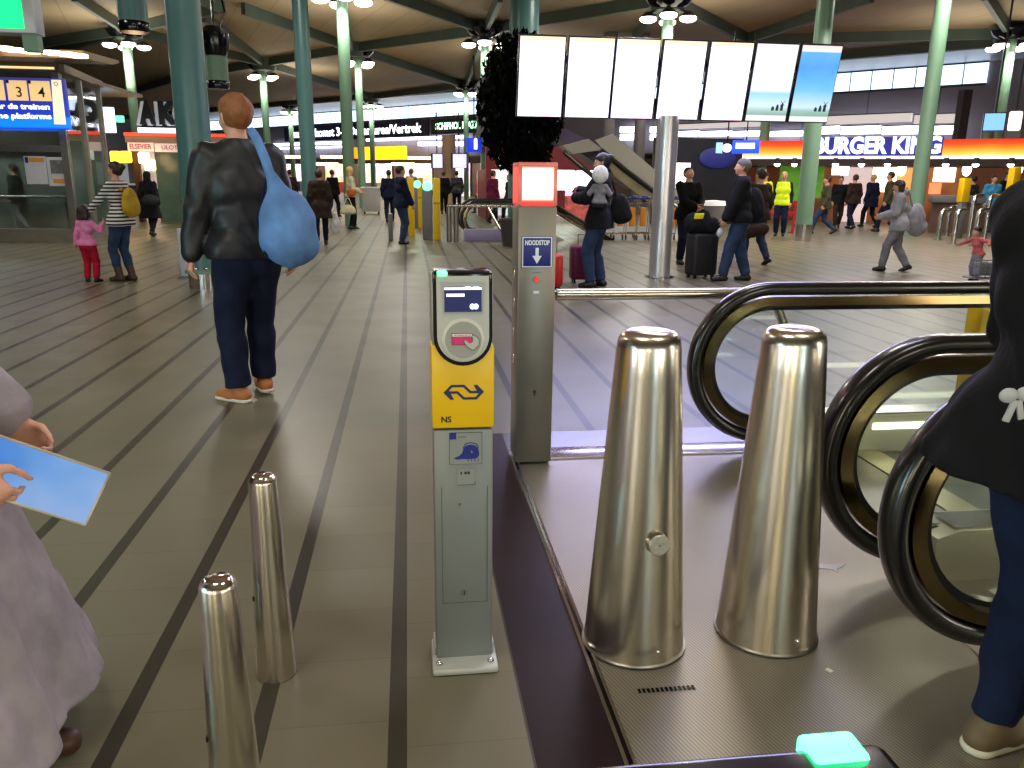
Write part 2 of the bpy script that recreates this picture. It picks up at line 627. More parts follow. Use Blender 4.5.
def hair_mesh(J, style, vox, name='hair'):
    hp = head_pts(J); HR = J['HR']; hs = J['hs']
    F = Field()
    t = 0.010 if style != 'crop' else 0.006
    F.ell(hp(0, -0.014, 0.13), V(0.077 + t, 0.098 + t, 0.094 + t) * hs, HR, k=0.0)
    lowz = 0.03
    slope, y0, zc = 1.5, 0.03, 0.125
    if style in ('long', 'bob'):
        lowz = -0.2 if style == 'long' else -0.03
        z1 = -0.14 if style == 'long' else 0.0
        for s in (-1, 0, 1):
            F.cap(hp(s * 0.05, -0.05, 0.12), hp(s * 0.06, -0.055, z1), 0.05 * hs, 0.04 * hs, k=0.03)
        for s in (-1, 1):
            F.cap(hp(s * 0.075, 0.0, 0.12), hp(s * 0.08, 0.0, z1 + 0.02), 0.024 * hs, 0.02 * hs, k=0.02)
        slope, y0 = 1.6, 0.035
    if style == 'bun':
        F.ell(hp(0, -0.125, 0.165), V(0.045, 0.04, 0.045) * hs, HR, k=0.03)
        F.cap(hp(0, -0.06, 0.06), hp(0, -0.1, 0.15), 0.04 * hs, 0.03 * hs, k=0.03)
    if style == 'pony':
        F.cap(hp(0, -0.11, 0.14), hp(0, -0.15, 0.02), 0.03 * hs, 0.02 * hs, k=0.02)
    if style == 'messy':
        rr = random.Random(3)
        for i in range(16):
            a = rr.uniform(0, 6.28); z = rr.uniform(0.11, 0.205)
            F.ell(hp(0.06 * math.cos(a), -0.014 + 0.075 * math.sin(a), z), V(0.027, 0.027, 0.024) * hs, HR, k=0.02)

    def post(X, Y, Z, D):
        P = (np.stack([X, Y, Z], -1) - J['head']) @ HR / hs
        y, z, x = P[..., 1], P[..., 2], P[..., 0]
        face = y - (y0 + slope * np.maximum(z - zc, -0.012))
        D = D + 0.003 * np.sin(x * 230) * np.sin(z * 60 + y * 90)
        D = np.maximum(D, np.minimum(face, 10))
        if style in ('long', 'bob'):
            pass
        else:
            D = np.maximum(D, (lowz + 0.035 * np.clip((y + 0.06) / 0.08, 0, 1)) - z)
        return D
    return F.mesh(vox, post, name)


def link(me, name, m, parent, label=None):
    o = bpy.data.objects.new(name, me); COL.objects.link(o)
    ms = m if isinstance(m, (list, tuple)) else [m]
    for x in ms:
        me.materials.append(x)
    o.parent = parent
    if label:
        o['label'] = label
    return o


def folds(amp, f=38.0):
    def fn(X, Y, Z, D):
        return D + amp * (np.sin(Z * f + 5 * np.sin(X * 13) + Y * 11) * 0.6 + 0.5 * np.sin(X * 31 + Z * 17 + 2) * np.sin(Y * 29 - Z * 9))
    return fn


SKIN = mat('skin_fair', (206, 152, 126), rough=0.55, var=0.06, scale=20)
SKIN2 = mat('skin_tan', (180, 124, 96), rough=0.55, var=0.06, scale=20)
EYE_W = mat('eye_white', (235, 232, 226), rough=0.25, var=0.0)
EYE_D = mat('eye_dark', (40, 28, 22), rough=0.2, var=0.0)
LIP = mat('lip', (176, 96, 88), rough=0.5, var=0.05)


def person(name, label, xy, head_dir, H=1.75, vox=0.012, pose=None, top=None, bottom=None, shoes=None, hair=None,
           skin=None, z=0.0, group=None, extra=None, cat='person', hands=None):
    """head_dir: world heading in degrees (0 = +Y, 90 = -X). top/bottom/shoes/hair: dicts"""
    P = dict(pose or {})
    J = skeleton(P)
    fem = P.get('fem', False)
    skin = skin or SKIN
    s = H / 1.75
    root = thing(name, label, cat, (xy[0], xy[1], z), math.radians(head_dir), group)
    root.scale = (s, s, s)
    v = vox
    # --- body
    F = Field()
    torso(F, J, 0.0, fem, k=0.06)
    for n in 'LR':
        arm(F, J, n); leg(F, J, n)
        F.cap(J['heel' + n], J['toe' + n], 0.036, 0.026, k=0.02)
        hk = dict((hands or {}).get(n, {}))
        hand(F, J, n, v, **hk)
    head(F, J, fem)
    me = F.mesh(min(v, 0.010), None, 'body')
    body = link(me, 'body', skin, root)
    me.materials.append(LIP)
    hp = head_pts(J)
    lc = hp(0, 0.09, 0.04)
    cs = np.empty(len(me.vertices) * 3); me.vertices.foreach_get('co', cs); cs = cs.reshape(-1, 3)
    for f in me.polygons:
        c = f.center
        q = J['HR'].T @ (np.array(c) - lc)
        if abs(q[0]) < 0.021 * J['hs'] and abs(q[2]) < 0.008 * J['hs'] and abs(q[1]) < 0.02:
            f.material_index = 1
    # --- eyes
    for e in (-1, 1):
        mb = MB()
        c = hp(e * 0.031, 0.078, 0.1); fr = J['HR'] @ V(0, 1, 0)
        mb.ball(c, 0.0125 * J['hs'], EYE_W, seg=12)
        mb.ball(c + fr * 0.0075 * J['hs'], 0.0072 * J['hs'], EYE_D, seg=10)
        mb.build('eye', root)
    # --- bottoms
    if bottom:
        t = bottom.get('t', 0.018)
        if bottom.get('kind', 'trousers') == 'trousers':
            F = Field()
            hw = 0.082 if fem else 0.072
            F.cap(J['hip'] + V(-hw, -0.012, 0.0), J['hip'] + V(hw, -0.012, 0.0), 0.099 + t * 0.5, k=0.03)
            F.cap(J['hip'] + V(-0.05, -0.02, -0.05), J['hip'] + V(0.05, -0.02, -0.05), 0.1 + t * 0.6, k=0.03)
            F.cap(J['waist'] + V(-0.055, 0, -0.04), J['waist'] + V(0.055, 0, -0.04), 0.08 + t * 0.4, k=0.03)
            fr = bottom.get('frac', 0.97)
            for n in 'LR':
                leg(F, J, n, t, bottom.get('t2', t), frac=fr)
            fo = folds(bottom.get('fold', 0.004), 34)
            ends = [(J['kn' + n], J['an' + n]) for n in 'LR']

            def post(X, Y, Z, D):
                D = fo(X, Y, Z, D)
                for kn, an in ends:                    # clean hems across each shin
                    u = unit(an - kn); L = np.linalg.norm(an - kn)
                    h = (X - kn[0]) * u[0] + (Y - kn[1]) * u[1] + (Z - kn[2]) * u[2]
                    near = (X - an[0]) ** 2 + (Y - an[1]) ** 2 + (Z - an[2]) ** 2 < 0.16 ** 2
                    D = np.where(near, np.maximum(D, h - L * bottom.get('hem', 0.98)), D)
                return D
            link(F.mesh(v, post, bottom.get('name', 'trousers')), bottom.get('name', 'trousers'), bottom['m'], root)
        else:
            F = Field()
            zz = bottom.get('z', 0.45); fl = bottom.get('flare', 0.08)
            c = (J['anL'] + J['anR']) / 2
            mid = J['hip'] * 0.5 + V(c[0], c[1], J['hip'][2]) * 0.5
            F.cap(J['waist'] + V(-0.05, 0, -0.04), J['waist'] + V(0.05, 0, -0.04), 0.075 + t * 0.5, k=0.04)
            F.cap(J['hip'] + V(-0.08, -0.01, 0), J['hip'] + V(0.08, -0.01, 0), 0.115 + t, k=0.06)
            for sx in (-1, 1):
                F.cap(J['hip'] + V(sx * 0.07, 0, 0), V(mid[0] + sx * (0.08 + fl * 0.4), mid[1], zz), 0.11 + t, 0.11 + fl + t, k=0.06)
            fo = folds(bottom.get('fold', 0.006), 6)

            def post(X, Y, Z, D):
                a = np.arctan2(Y, X)
                return np.maximum(fo(X, Y, Z, D) + 0.01 * np.sin(a * 9) * np.clip((0.95 - Z) * 2, 0, 1), zz - Z)
            link(F.mesh(v, post, 'skirt'), bottom.get('name', 'skirt'), bottom['m'], root)
    # --- tops
    for tp in (top if isinstance(top, list) else ([top] if top else [])):
        t = tp.get('t', 0.026)
        F = Field()
        torso(F, J, t, fem, tp.get('belly', 0.0))
        if tp.get('sleeves', True):
            for n in 'LR':
                arm(F, J, n, t * 0.75 + tp.get('ts', 0.0), tp.get('frac', 0.96))
        hem = J['hip'][2] + tp.get('hem', -0.06)
        hw2 = 0.108 if fem else 0.1
        F.cap(J['hip'] + V(-hw2, -0.012, -0.01), J['hip'] + V(hw2, -0.012, -0.01), 0.104 + t, k=0.03)
        up = J['R'] @ V(0, 0, 1)
        if tp.get('hem', -0.06) < -0.08:
            fl = tp.get('flare', 0.02)
            off = V(*tp.get('hem_off', (0, 0, 0)))
            for sx in (-1, 1):
                F.cap(J['hip'] + V(sx * 0.07, -0.01, 0.02), V(J['hip'][0] + sx * (0.075 + fl * 0.5), J['hip'][1] - 0.01, hem) + off, 0.108 + t, 0.108 + t + fl, k=0.05)
        if tp.get('collar', 0.0):
            c = tp['collar']
            F.cap(J['neck'] + up * 0.0, J['neck'] + up * (0.03 + c), 0.062 + t * 0.4, 0.06 + t * 0.3, k=0.02)
        if tp.get('hood'):
            hpp = head_pts(J)
            F.ell(hpp(0, -0.1, -0.02), V(0.1, 0.07, 0.06), J['HR'], k=0.04)
        fo = folds(tp.get('fold', 0.005), 30)
        nk = J['neck'] + up * (0.005 + tp.get('collar', 0.0))

        def post(X, Y, Z, D, hem=hem, nk=nk):
            D = fo(X, Y, Z, D)
            near = (X - J['neck'][0]) ** 2 + (Y - J['neck'][1]) ** 2 + (Z - J['neck'][2]) ** 2 < 0.16 ** 2
            h = (X - nk[0]) * up[0] + (Y - nk[1]) * up[1] + (Z - nk[2]) * up[2]
            if not tp.get('hood'):
                D = np.where(near, np.maximum(D, h), D)
            trunk = (np.abs(X - J['hip'][0]) < 0.45)
            lower = np.maximum(D, hem - Z)
            keep = np.zeros_like(D, bool)
            for n in 'LR':                        # sleeves may hang lower than the hem
                a, b = J['el' + n], J['wr' + n]
                ba = b - a
                hh = np.clip(((X - a[0]) * ba[0] + (Y - a[1]) * ba[1] + (Z - a[2]) * ba[2]) / (ba @ ba), 0, 1)
                dd = np.sqrt((X - a[0] - ba[0] * hh) ** 2 + (Y - a[1] - ba[1] * hh) ** 2 + (Z - a[2] - ba[2] * hh) ** 2)
                keep |= dd < 0.075
            return np.where(keep, D, lower)
        link(F.mesh(v, post, tp.get('name', 'jacket')), tp.get('name', 'jacket'), tp['m'], root, tp.get('label'))
        if tp.get('front'):                       # an open front showing the shirt
            pass
    # --- shoes
    if shoes:
        for n in 'LR':
            F = Field(); FR = J['FR' + n]; an = J['an' + n]
            def fp(x, y, z): return an + FR @ V(x, y, z)
            F.cap(fp(0, -0.045, -0.045), fp(0, 0.05, -0.04), 0.042, 0.042, k=0.02)
            F.cap(fp(0, 0.05, -0.045), fp(0, 0.135, -0.055), 0.043, 0.036, k=0.03)
            if shoes.get('boot'):
                F.cap(fp(0, -0.01, -0.02), an + (J['kn' + n] - an) * shoes['boot'], 0.05, 0.06, k=0.03)
            else:
                F.cap(fp(0, -0.02, -0.03), fp(0, -0.01, 0.0), 0.044, 0.046, k=0.02)

            def post(X, Y, Z, D, an=an, FR=FR):
                q = (np.stack([X, Y, Z], -1) - an) @ FR
                return np.maximum(D, -0.085 - q[..., 2])
            link(F.mesh(min(v, 0.012), post, 'shoe'), shoes.get('name', 'shoe'), shoes['m'], root)
            if shoes.get('sole'):
                G_ = Field()
                G_.cap(fp(0, -0.045, -0.07), fp(0, 0.135, -0.07), 0.045, 0.04, k=0)

                def post2(X, Y, Z, D, an=an, FR=FR):
                    q = (np.stack([X, Y, Z], -1) - an) @ FR
                    return np.maximum(np.maximum(D, -0.0855 - q[..., 2]), q[..., 2] + 0.062)
                link(G_.mesh(0.008, post2, 'sole'), 'sole', shoes['sole'], root)
    # --- hair or headwear
    if hair:
        if hair['style'] in ('beanie', 'hijab', 'hoodup', 'bonnet'):
            F = Field(); hpp = head_pts(J); hs = J['hs']; HR = J['HR']
            F.ell(hpp(0, -0.014, 0.135), V(0.095, 0.115, 0.108) * hs, HR, k=0.0)
            if hair['style'] == 'bonnet':
                F.ell(hpp(0, -0.03, 0.12), V(0.12, 0.12, 0.13) * hs, HR, k=0.02)
            elif hair['style'] != 'beanie':
                F.cap(hpp(0, -0.03, 0.08), hpp(0, -0.03, -0.04), 0.085 * hs, 0.11 * hs, k=0.04)
            st = hair['style']

            def post(X, Y, Z, D):
                q = (np.stack([X, Y, Z], -1) - J['head']) @ HR / hs
                x, y, zz = q[..., 0], q[..., 1], q[..., 2]
                if st == 'beanie':
                    return np.maximum(D, 0.105 + 0.12 * y - zz)
                hole = np.sqrt((x / 0.062) ** 2 + ((zz - 0.075) / 0.082) ** 2) - 1
                return np.where(y > 0.02, np.maximum(D, -hole * 0.05), D)
            link(F.mesh(v, post, hair.get('name', 'hat')), hair.get('name', 'hat'), hair['m'], root)
        else:
            link(hair_mesh(J, hair['style'], min(v, 0.008)), 'hair', hair['m'], root)
    if extra:
        extra(root, J, hp)
    return root, J
# ------------------------------------------------------------------ shared materials
STEEL = mat('brushed_steel', (214, 206, 190), rough=0.24, metal=1.0, var=0.05, scale=3, aniso=0.5)
POLISH = mat('polished_steel', (214, 214, 218), rough=0.1, metal=1.0, var=0.03, scale=4)
DSTEEL = mat('satin_steel', (150, 146, 138), rough=0.38, metal=1.0, var=0.08, scale=8)
CHROME = mat('chrome', (225, 225, 225), rough=0.08, metal=1.0, var=0.0)
BLACK = mat('black_plastic', (11, 11, 15), rough=0.16, var=0.05)
RUBBER = mat('black_rubber', (13, 12, 13), rough=0.28, var=0.08, scale=12, coat=0.3)
WHITEP = mat('white_paint', (225, 225, 222), rough=0.5, var=0.04)
GREEN = mat('green_column_paint', (112, 146, 120), rough=0.38, var=0.05, scale=2)
TEAL = mat('teal_column_paint', (78, 118, 116), rough=0.32, var=0.05, scale=2)
BEAMG = mat('beam_green', (78, 92, 82), rough=0.55, var=0.1, scale=1.5)
GREYM = mat('grey_metal', (122, 124, 126), rough=0.5, metal=0.3, var=0.06)
DGREY = mat('dark_grey', (52, 50, 54), rough=0.6, var=0.1)
YELLOW = mat('ticket_yellow', (240, 196, 8), rough=0.4, var=0.03)
NAVY = mat('sign_navy', (22, 30, 110), rough=0.4, var=0.04)
WHITE_GLOW = glow('white_light', (255, 252, 246), 9.0)
COOL_GLOW = glow('cool_light', (226, 232, 255), 6.0)
WARM_GLOW = glow('warm_light', (255, 214, 150), 6.0)
YEL_GLOW = glow('yellow_light', (255, 200, 40), 4.0)
GREEN_LED = glow('green_led', (70, 255, 160), 7.0)


def glass_mat(name, tint=(230, 240, 238), mixv=0.1, rough=0.03, ior=1.35):
    m = bpy.data.materials.new(name); m.use_nodes = True
    nt = m.node_tree; N = nt.nodes; L = nt.links
    for n in list(N):
        N.remove(n)
    out = N.new('ShaderNodeOutputMaterial'); mx = N.new('ShaderNodeMixShader')
    tr = N.new('ShaderNodeBsdfTransparent'); tr.inputs[0].default_value = lin(tint)
    gl = N.new('ShaderNodeBsdfGlossy'); gl.inputs['Roughness'].default_value = rough
    fr = N.new('ShaderNodeFresnel'); fr.inputs[0].default_value = ior
    ad = N.new('ShaderNodeMath'); ad.operation = 'ADD'; ad.inputs[1].default_value = mixv; ad.use_clamp = True
    ad.inputs[0].default_value = 0.0
    if ior > 1.2: L.new(fr.outputs[0], ad.inputs[0]); L.new(ad.outputs[0], mx.inputs[0])
    L.new(tr.outputs[0], mx.inputs[1]); L.new(gl.outputs[0], mx.inputs[2]); L.new(mx.outputs[0], out.inputs[0])
    MATS[name] = m
    return m


GLASS = glass_mat('clear_glass', (246, 250, 248), mixv=0.015)
GLASS_B = glass_mat('booth_glass', (214, 226, 224), mixv=0.07, ior=1.0)

# stone floor with dark strips that run along +Y
PITCH, SX0, SWID = 0.383, -0.06, 0.052
g = NG('stone_floor')
X, Y, Z = g.xyz()[0], g.xyz()[1], None
u = g.math('DIVIDE', g.math('SUBTRACT', X, SX0 - SWID / 2), PITCH)
fu = g.math('FRACT', u)
row = g.math('FLOOR', u)
strip = g.math('LESS_THAN', fu, SWID / PITCH)
v = g.math('ADD', g.math('DIVIDE', Y, 0.31), g.math('MULTIPLY', row, 0.37))
fv = g.math('FRACT', v)
joint = g.math('LESS_THAN', fv, 0.014)
cell = g.N.new('ShaderNodeTexWhiteNoise'); cell.noise_dimensions = '2D'
cb = g.N.new('ShaderNodeCombineXYZ'); g.L.new(row, cb.inputs[0]); g.L.new(g.math('FLOOR', v), cb.inputs[1]); g.L.new(cb.outputs[0], cell.inputs['Vector'])
nz = g.noise(2.2, 4)[0]; nf = g.noise(140, 2)[0]
tone = g.math('ADD', g.math('ADD', 0.82, g.math('MULTIPLY', cell.outputs[0], 0.09)), g.math('ADD', g.math('MULTIPLY', nz, 0.16), g.math('MULTIPLY', nf, 0.1)))
base = g.N.new('ShaderNodeVectorMath'); base.operation = 'SCALE'; base.inputs[0].default_value = lin((112, 106, 86))[:3]
g.L.new(tone, base.inputs['Scale'])
c1 = g.mix(g.math('MULTIPLY', joint, 0.35), base.outputs[0], lin((66, 62, 56)))
c2 = g.mix(strip, c1, lin((54, 50, 41)))
g.L.new(c2, g.b.inputs['Base Color'])
g.L.new(g.math('ADD', 0.27, g.math('MULTIPLY', nz, 0.18)), g.b.inputs['Roughness'])
g.b.inputs['Specular IOR Level'].default_value = 0.45
g.bump(nf, 0.06, 0.002)
FLOOR = g.m

PLATE_X, PLATE_Y = 0.545, 4.06
mb = MB()
mb.quad([(-70, PLATE_Y, 0), (70, PLATE_Y, 0), (70, 110, 0), (-70, 110, 0)], FLOOR)
mb.quad([(-70, -6, 0), (PLATE_X, -6, 0), (PLATE_X, PLATE_Y, 0), (-70, PLATE_Y, 0)], FLOOR)
mb.quad([(PLATE_X, -6, 0), (9, -6, 0), (9, 0.42, 0), (PLATE_X, 0.42, 0)], FLOOR)
mb.quad([(9, -6, 0), (70, -6, 0), (70, PLATE_Y, 0), (9, PLATE_Y, 0)], FLOOR)
struct(mb.build('floor', fix=False))

STONE_D = mat('dark_stone', (40, 24, 30), rough=0.42, spec=0.15, var=0.15, scale=4)
mb = MB(); mb.span((0.305, -1.5, -0.02), (PLATE_X - 0.012, 4.55, 0.002), STONE_D)
struct(mb.build('trim_1'))
mb = MB(); mb.span((PLATE_X - 0.012, 4.24, -0.02), (9, 4.55, 0.002), mat('dark_blue_stone', (88, 86, 104), rough=0.25, var=0.1))
struct(mb.build('trim_2'))

# ceiling with shallow coffers
CEIL_Z = 7.2
g = NG('ceiling_panel')
X, Y = g.xyz()[0], g.xyz()[1]
nz = g.noise(0.35, 3)[0]
seam = g.math('LESS_THAN', g.math('FRACT', g.math('DIVIDE', g.math('ADD', X, g.math('MULTIPLY', Y, 0.3)), 1.2)), 0.03)
base = g.mix(nz, lin((132, 116, 90)), lin((166, 148, 116)))
g.L.new(g.mix(g.math('MULTIPLY', seam, 0.5), base, lin((70, 62, 48))), g.b.inputs['Base Color'])
g.b.inputs['Roughness'].default_value = 0.7
CEIL = g.m

# far wall line (runs diagonally), from the clerestory
WA, WB = G(400, 113, 6.5), G(975, 73.5, 6.5)
WD = Vector((WB[0] - WA[0], WB[1] - WA[1], 0)); WD.normalize()
WN = Vector((-WD.y, WD.x, 0))             # away from the camera
if WN.y < 0: WN = -WN
WRZ = math.atan2(WD.y, WD.x)


def wpt(s, t, z):
    return Vector((WA[0], WA[1], 0)) + WD * s + WN * t + Vector((0, 0, z))


def ws(px, py):
    return FP(px, py, WA, (WD.x, WD.y))


mb = MB()
e0, e1 = wpt(-75, -1, 0), wpt(75, -1, 0)
mb.quad([(-75, -8, CEIL_Z), (75, -8, CEIL_Z), tuple(wpt(80, -4.5, CEIL_Z)), tuple(wpt(-75, -9, CEIL_Z))], CEIL)
struct(mb.build('ceiling', fix=False))
SOFF = mat('daylit_soffit', (205, 215, 230), rough=0.35, var=0.1, scale=0.5)  # blue window light on the metal put into the colour
mb = MB()
mb.quad([tuple(wpt(-75, -9, CEIL_Z - 0.01)), tuple(wpt(80, -4.5, CEIL_Z - 0.01)), tuple(wpt(80, 0.1, 7.02)), tuple(wpt(-75, 0.1, 7.02))], SOFF)
struct(mb.build('trim_3', fix=False))
mb = MB()
for (a, b, dz) in ((-75, 80, 0),):
    mb.sweep([wpt(-75, -9, CEIL_Z - 0.15), wpt(80, -4.5, CEIL_Z - 0.15)], [(-0.2, -0.2), (0.2, -0.2), (0.2, 0.2), (-0.2, 0.2)], BEAMG, up=Vector((0, 0, 1)))
struct(mb.build('trim_4'))

# clerestory glazing: one band, its panes divided by thin mullions
g = NG('daylight_window')
u = g.xyz()[0]; zz = g.xyz()[2]
bar = g.math('LESS_THAN', g.math('FRACT', g.math('DIVIDE', u, 1.07)), 0.06)
nz = g.noise(0.6, 2)[0]
col = g.mix(nz, lin((190, 220, 255)), lin((240, 248, 255)))
g.L.new(g.mix(bar, col, lin((60, 80, 100))), g.b.inputs['Emission Color'])
g.b.inputs['Emission Strength'].default_value = 2.2
g.b.inputs['Base Color'].default_value = lin((60, 70, 80)); g.b.inputs['Roughness'].default_value = 0.1
WIN = g.m
sl, sr = ws(205, 120)[0], ws(988, 70)[0]
FR_D = mat('window_frame_dark', (50, 60, 72), rough=0.5, var=0.05)
mb = MB(); mb.span((sl, -0.04, 6.02), (sr, 0.04, 6.98), WIN)
for zb in (6.0, 7.0):
    mb.span((sl, -0.1, zb - 0.05), (sr, 0.1, zb + 0.05), FR_D)
struct(mb.build('window_1', loc=wpt(0, 0, 0), rz=WRZ))
mb = MB(); mb.span((sr + 1.6, -0.04, 6.02), (sr + 12, 0.04, 6.98), WIN)
struct(mb.build('window_2', loc=wpt(0, 0, 0), rz=WRZ))
# wall between clerestory and shops
g = NG('wall_panels')
u = g.xyz()[0]
nz = g.noise(0.25, 3)[0]
sm = g.math('LESS_THAN', g.math('FRACT', g.math('DIVIDE', u, 3.4)), 0.02)
g.L.new(g.mix(g.math('MULTIPLY', sm, 0.6), g.mix(nz, lin((128, 120, 126)), lin((156, 148, 154))), lin((40, 38, 42))), g.b.inputs['Base Color'])
g.b.inputs['Roughness'].default_value = 0.6
WALLP = g.m
mb = MB(); mb.span((-75, 0.0, 3.0), (80, 0.3, 5.98), WALLP)
mb.span((-75, 0.06, 5.98), (80, 0.3, 7.2), WALLP)
struct(mb.build('wall_back', loc=wpt(0, 0, 0), rz=WRZ))
mb = MB(); mb.span((-75, 9, 0), (80, 9.3, 3.2), mat('deep_wall', (120, 100, 84), rough=0.7, var=0.2, scale=0.6))
struct(mb.build('wall_far', loc=wpt(0, 0, 0), rz=WRZ))
mb = MB(); mb.span((-75, 0.0, 2.96), (80, 9.0, 3.06), mat('shop_ceiling', (70, 60, 56), rough=0.6, var=0.2, scale=0.4))
struct(mb.build('ceiling_shops', loc=wpt(0, 0, 0), rz=WRZ))
# left wall far beyond the booth, and one behind the camera
mb = MB(); mb.span((-34, -6, 0), (-33.6, 95, 7.2), WALLP)
struct(mb.build('wall_left'))
mb = MB(); mb.span((-34, -6.4, 0), (60, -6, 7.2), mat('rear_wall', (120, 112, 100), rough=0.6, var=0.15, scale=0.3))
struct(mb.build('wall_rear'))

# ------------------------------------------------------------------ ceiling beams
NODE_PX = [(127, 34), (264, 66), (352, 52), (485, 34), (466, 88), (668, 4), (371, 99), (1010, 38)]
NZ = 6.85
nodes = [Vector((*G(*p, NZ), NZ)) for p in NODE_PX]


def nd(px, py):
    return Vector((*G(px, py, NZ), NZ))


segs = [(0, 1), (1, 2), (2, 3), (2, 4), (3, 4), (4, 6), (1, 6), (5, 3)]
beams = [(nodes[a], nodes[b]) for a, b in segs]
for a, q in ((0, (40, 47)), (0, (75, 1)), (0, (222, 12)), (0, (30, 62)), (1, (205, 22)), (1, (180, 80)), (2, (245, 14)), (2, (340, 2)),
             (3, (388, 0)), (3, (500, 2)), (3, (560, 60)), (4, (560, 76)), (5, (745, 42)), (5, (634, 42)), (7, (985, 0))):
    beams.append((nodes[a], nd(*q)))
beams += [(nd(745, 44), nd(870, 2)), (nd(745, 44), nodes[7]), (nd(222, 12), nd(190, 0)), (nd(180, 80), nd(127, 96))]
sec = [(-0.03, -0.08), (-0.03, 0.08), (0.35, 0.08), (0.35, -0.08)]
for i, (a, b) in enumerate(beams):
    mb = MB()
    d = (b - a).normalized()
    mb.sweep([a - d * 0.1, b + d * 0.1], sec, BEAMG, up=Vector((0, 0, 1)))
    struct(mb.build('trim_%d' % (i + 5), angle=20))
for i, n in enumerate(nodes):
    mb = MB(); mb.cyl(n - Vector((0, 0, 0.22)), n + Vector((0, 0, 0.35)), 0.5, BEAMG, r2=0.7, seg=16)
    struct(mb.build('trim_%d' % (i + 60)))

# ------------------------------------------------------------------ columns with lamp crowns
LAMP_Z = 6.35


def column(x, y, r, top, m, label, base=0, name='column'):
    t = thing(name, label, 'column', (x, y, 0))
    mb = MB(); mb.lathe([(0, base), (r, base), (r, top), (0, top)], m, 28); mb.build('shaft', t)
    return t


def collar(t, r, h, m, studs=0, rim=None):
    mb = MB(); mb.lathe([(r + 0.012, 0.0), (r + 0.012, h), (r, h + 0.004)], m, 28)
    mb.build('base_collar', t)
    if rim:
        mb = MB(); mb.lathe([(r, h), (r + 0.05, h), (r + 0.05, h + 0.04), (r, h + 0.06)], rim, 28); mb.build('collar_ring', t)


def lamp_crown(x, y, label, n=4, ang=0.3, r=0.62):
    t = thing('lamp_cluster', label, 'lamp', (x, y, LAMP_Z), group=None)
    mb = MB(); mb.lathe([(0.25, 0.28), (0.6, 0.42), (0.75, 0.6), (0.0, 0.62)], BLACK, 20); mb.build('canopy', t)
    for i in range(n):
        a = ang + 2 * PI * i / n
        c = Vector((r * math.cos(a), r * math.sin(a), 0.05))
        mb = MB()
        M = Matrix.Translation(c)
        mb.lathe([(0.0, 0.2), (0.1, 0.19), (0.2, 0.1), (0.30, 0.03), (0.29, 0.02), (0.24, 0.05)], DGREY, 20, M)
        mb.tube([c + Vector((0, 0, 0.15)), Vector((0.2 * math.cos(a), 0.2 * math.sin(a), 0.35))], 0.03, DGREY, 8)
        L_ = mb.build('lamp', t)
        mb = MB(); mb.ball(c + Vector((0, 0, -0.02)), 0.27, glow('lamp_disc', (255, 246, 236), 7.0), (1, 1, 0.42), 18)
        mb.build('light_disc', L_)
    return t


CROWN = [((127, 47), 'beside the glass booth roof at far left'), ((263, 78), 'behind the tall man with the blue backpack'),
         ((342, 2), 'at the top edge above the brown coat'), ((358, 65), 'on the green column left of the dark-jacketed man'),
         ((371, 107), 'small and far, beneath the navy departures sign'), ((290, 113), 'farthest away at left, half hidden by the teal column'),
         ((485, 46), 'beside the dark indoor tree'), ((466, 95), 'below the clerestory next to the green lit sign'),
         ((668, 20), 'just above the bank of white screens'), ((1010, 48), 'at the right edge above the burger counter')]
RAD = [0.18, 0.18, 0.175, 0.17, 0.19, 0.2, 0.17, 0.16, 0.18, 0.2]
for i, ((px, py), d) in enumerate(CROWN):
    x, y = G(px, py, LAMP_Z)
    column(x, y, RAD[i], 6.9, GREEN, 'light green column under the lamp cluster ' + d)
    lamp_crown(x, y, 'cluster of round white lamps ' + d, n=4, ang=0.4 + i * 0.7)
    if i < 10:
        spot_light('lamp_spot', (x, y - 0.4, LAMP_Z - 0.25), 700, math.radians(150), (1.0, 0.95, 0.86), 0.5, 0.6)
        spot_light('lamp_spot', (x - 0.55, y - 0.4, LAMP_Z - 0.05), 50, math.radians(100), (0.9, 1.0, 0.85), 0.2, 0.6, (math.radians(0), math.radians(-18), 0))

x, y = G(204.5, 287); x += 0.03
t = column(x, y, 0.215, 7.2, TEAL, 'thick teal column just behind the tall man with the blue backpack')
collar(t, 0.215, 0.2, POLISH, rim=GREEN)
mb = MB()
for k in range(4):
    a = -PI / 2 + (k - 1.5) * 0.55
    mb.ball((0.24 * math.cos(a), 0.24 * math.sin(a), 0.27), 0.028, CHROME, seg=10)
mb.build('bolt', t)
x, y = G(312, 233)
column(x, y, 0.2, 7.2, TEAL, 'slim teal column behind the person in the brown coat')
x, y = G(802, 241)
t = column(x, y, 0.205, 7.2, GREEN, 'green column standing left of the burger counter lettering, steel clad foot')
collar(t, 0.205, 0.42, POLISH)
x, y = G(912, 236)
t = column(x, y, 0.2, 7.2, GREEN, 'green column cutting across the last letters of the burger sign')
x, y = G(757, 222)
column(x, y, 0.17, 4.4, GREEN, 'pale green column behind the sixth screen and the high visibility vest')
x, y = AY(524, 40, 23)[:2]
column(x, y, 0.4, 7.2, TEAL, 'teal column rising behind the left end of the screens')
x, y = AY(981, 175, 27)[:2]
column(x, y, 0.2, 3.2, GREEN, 'short green post inside the burger counter at far right')
x, y = G(663, 279); y += 0.2
STEELC = t = column(x, y, 0.165, 2.40, mat('column_steel', (206, 204, 204), rough=0.3, metal=0.75, var=0.05, scale=2), 'round stainless steel column under the bank of white screens', name='steel_column')
mb = MB(); mb.lathe([(0.23, 0), (0.23, 0.02), (0.17, 0.03)], POLISH, 28); mb.build('base_collar', t)
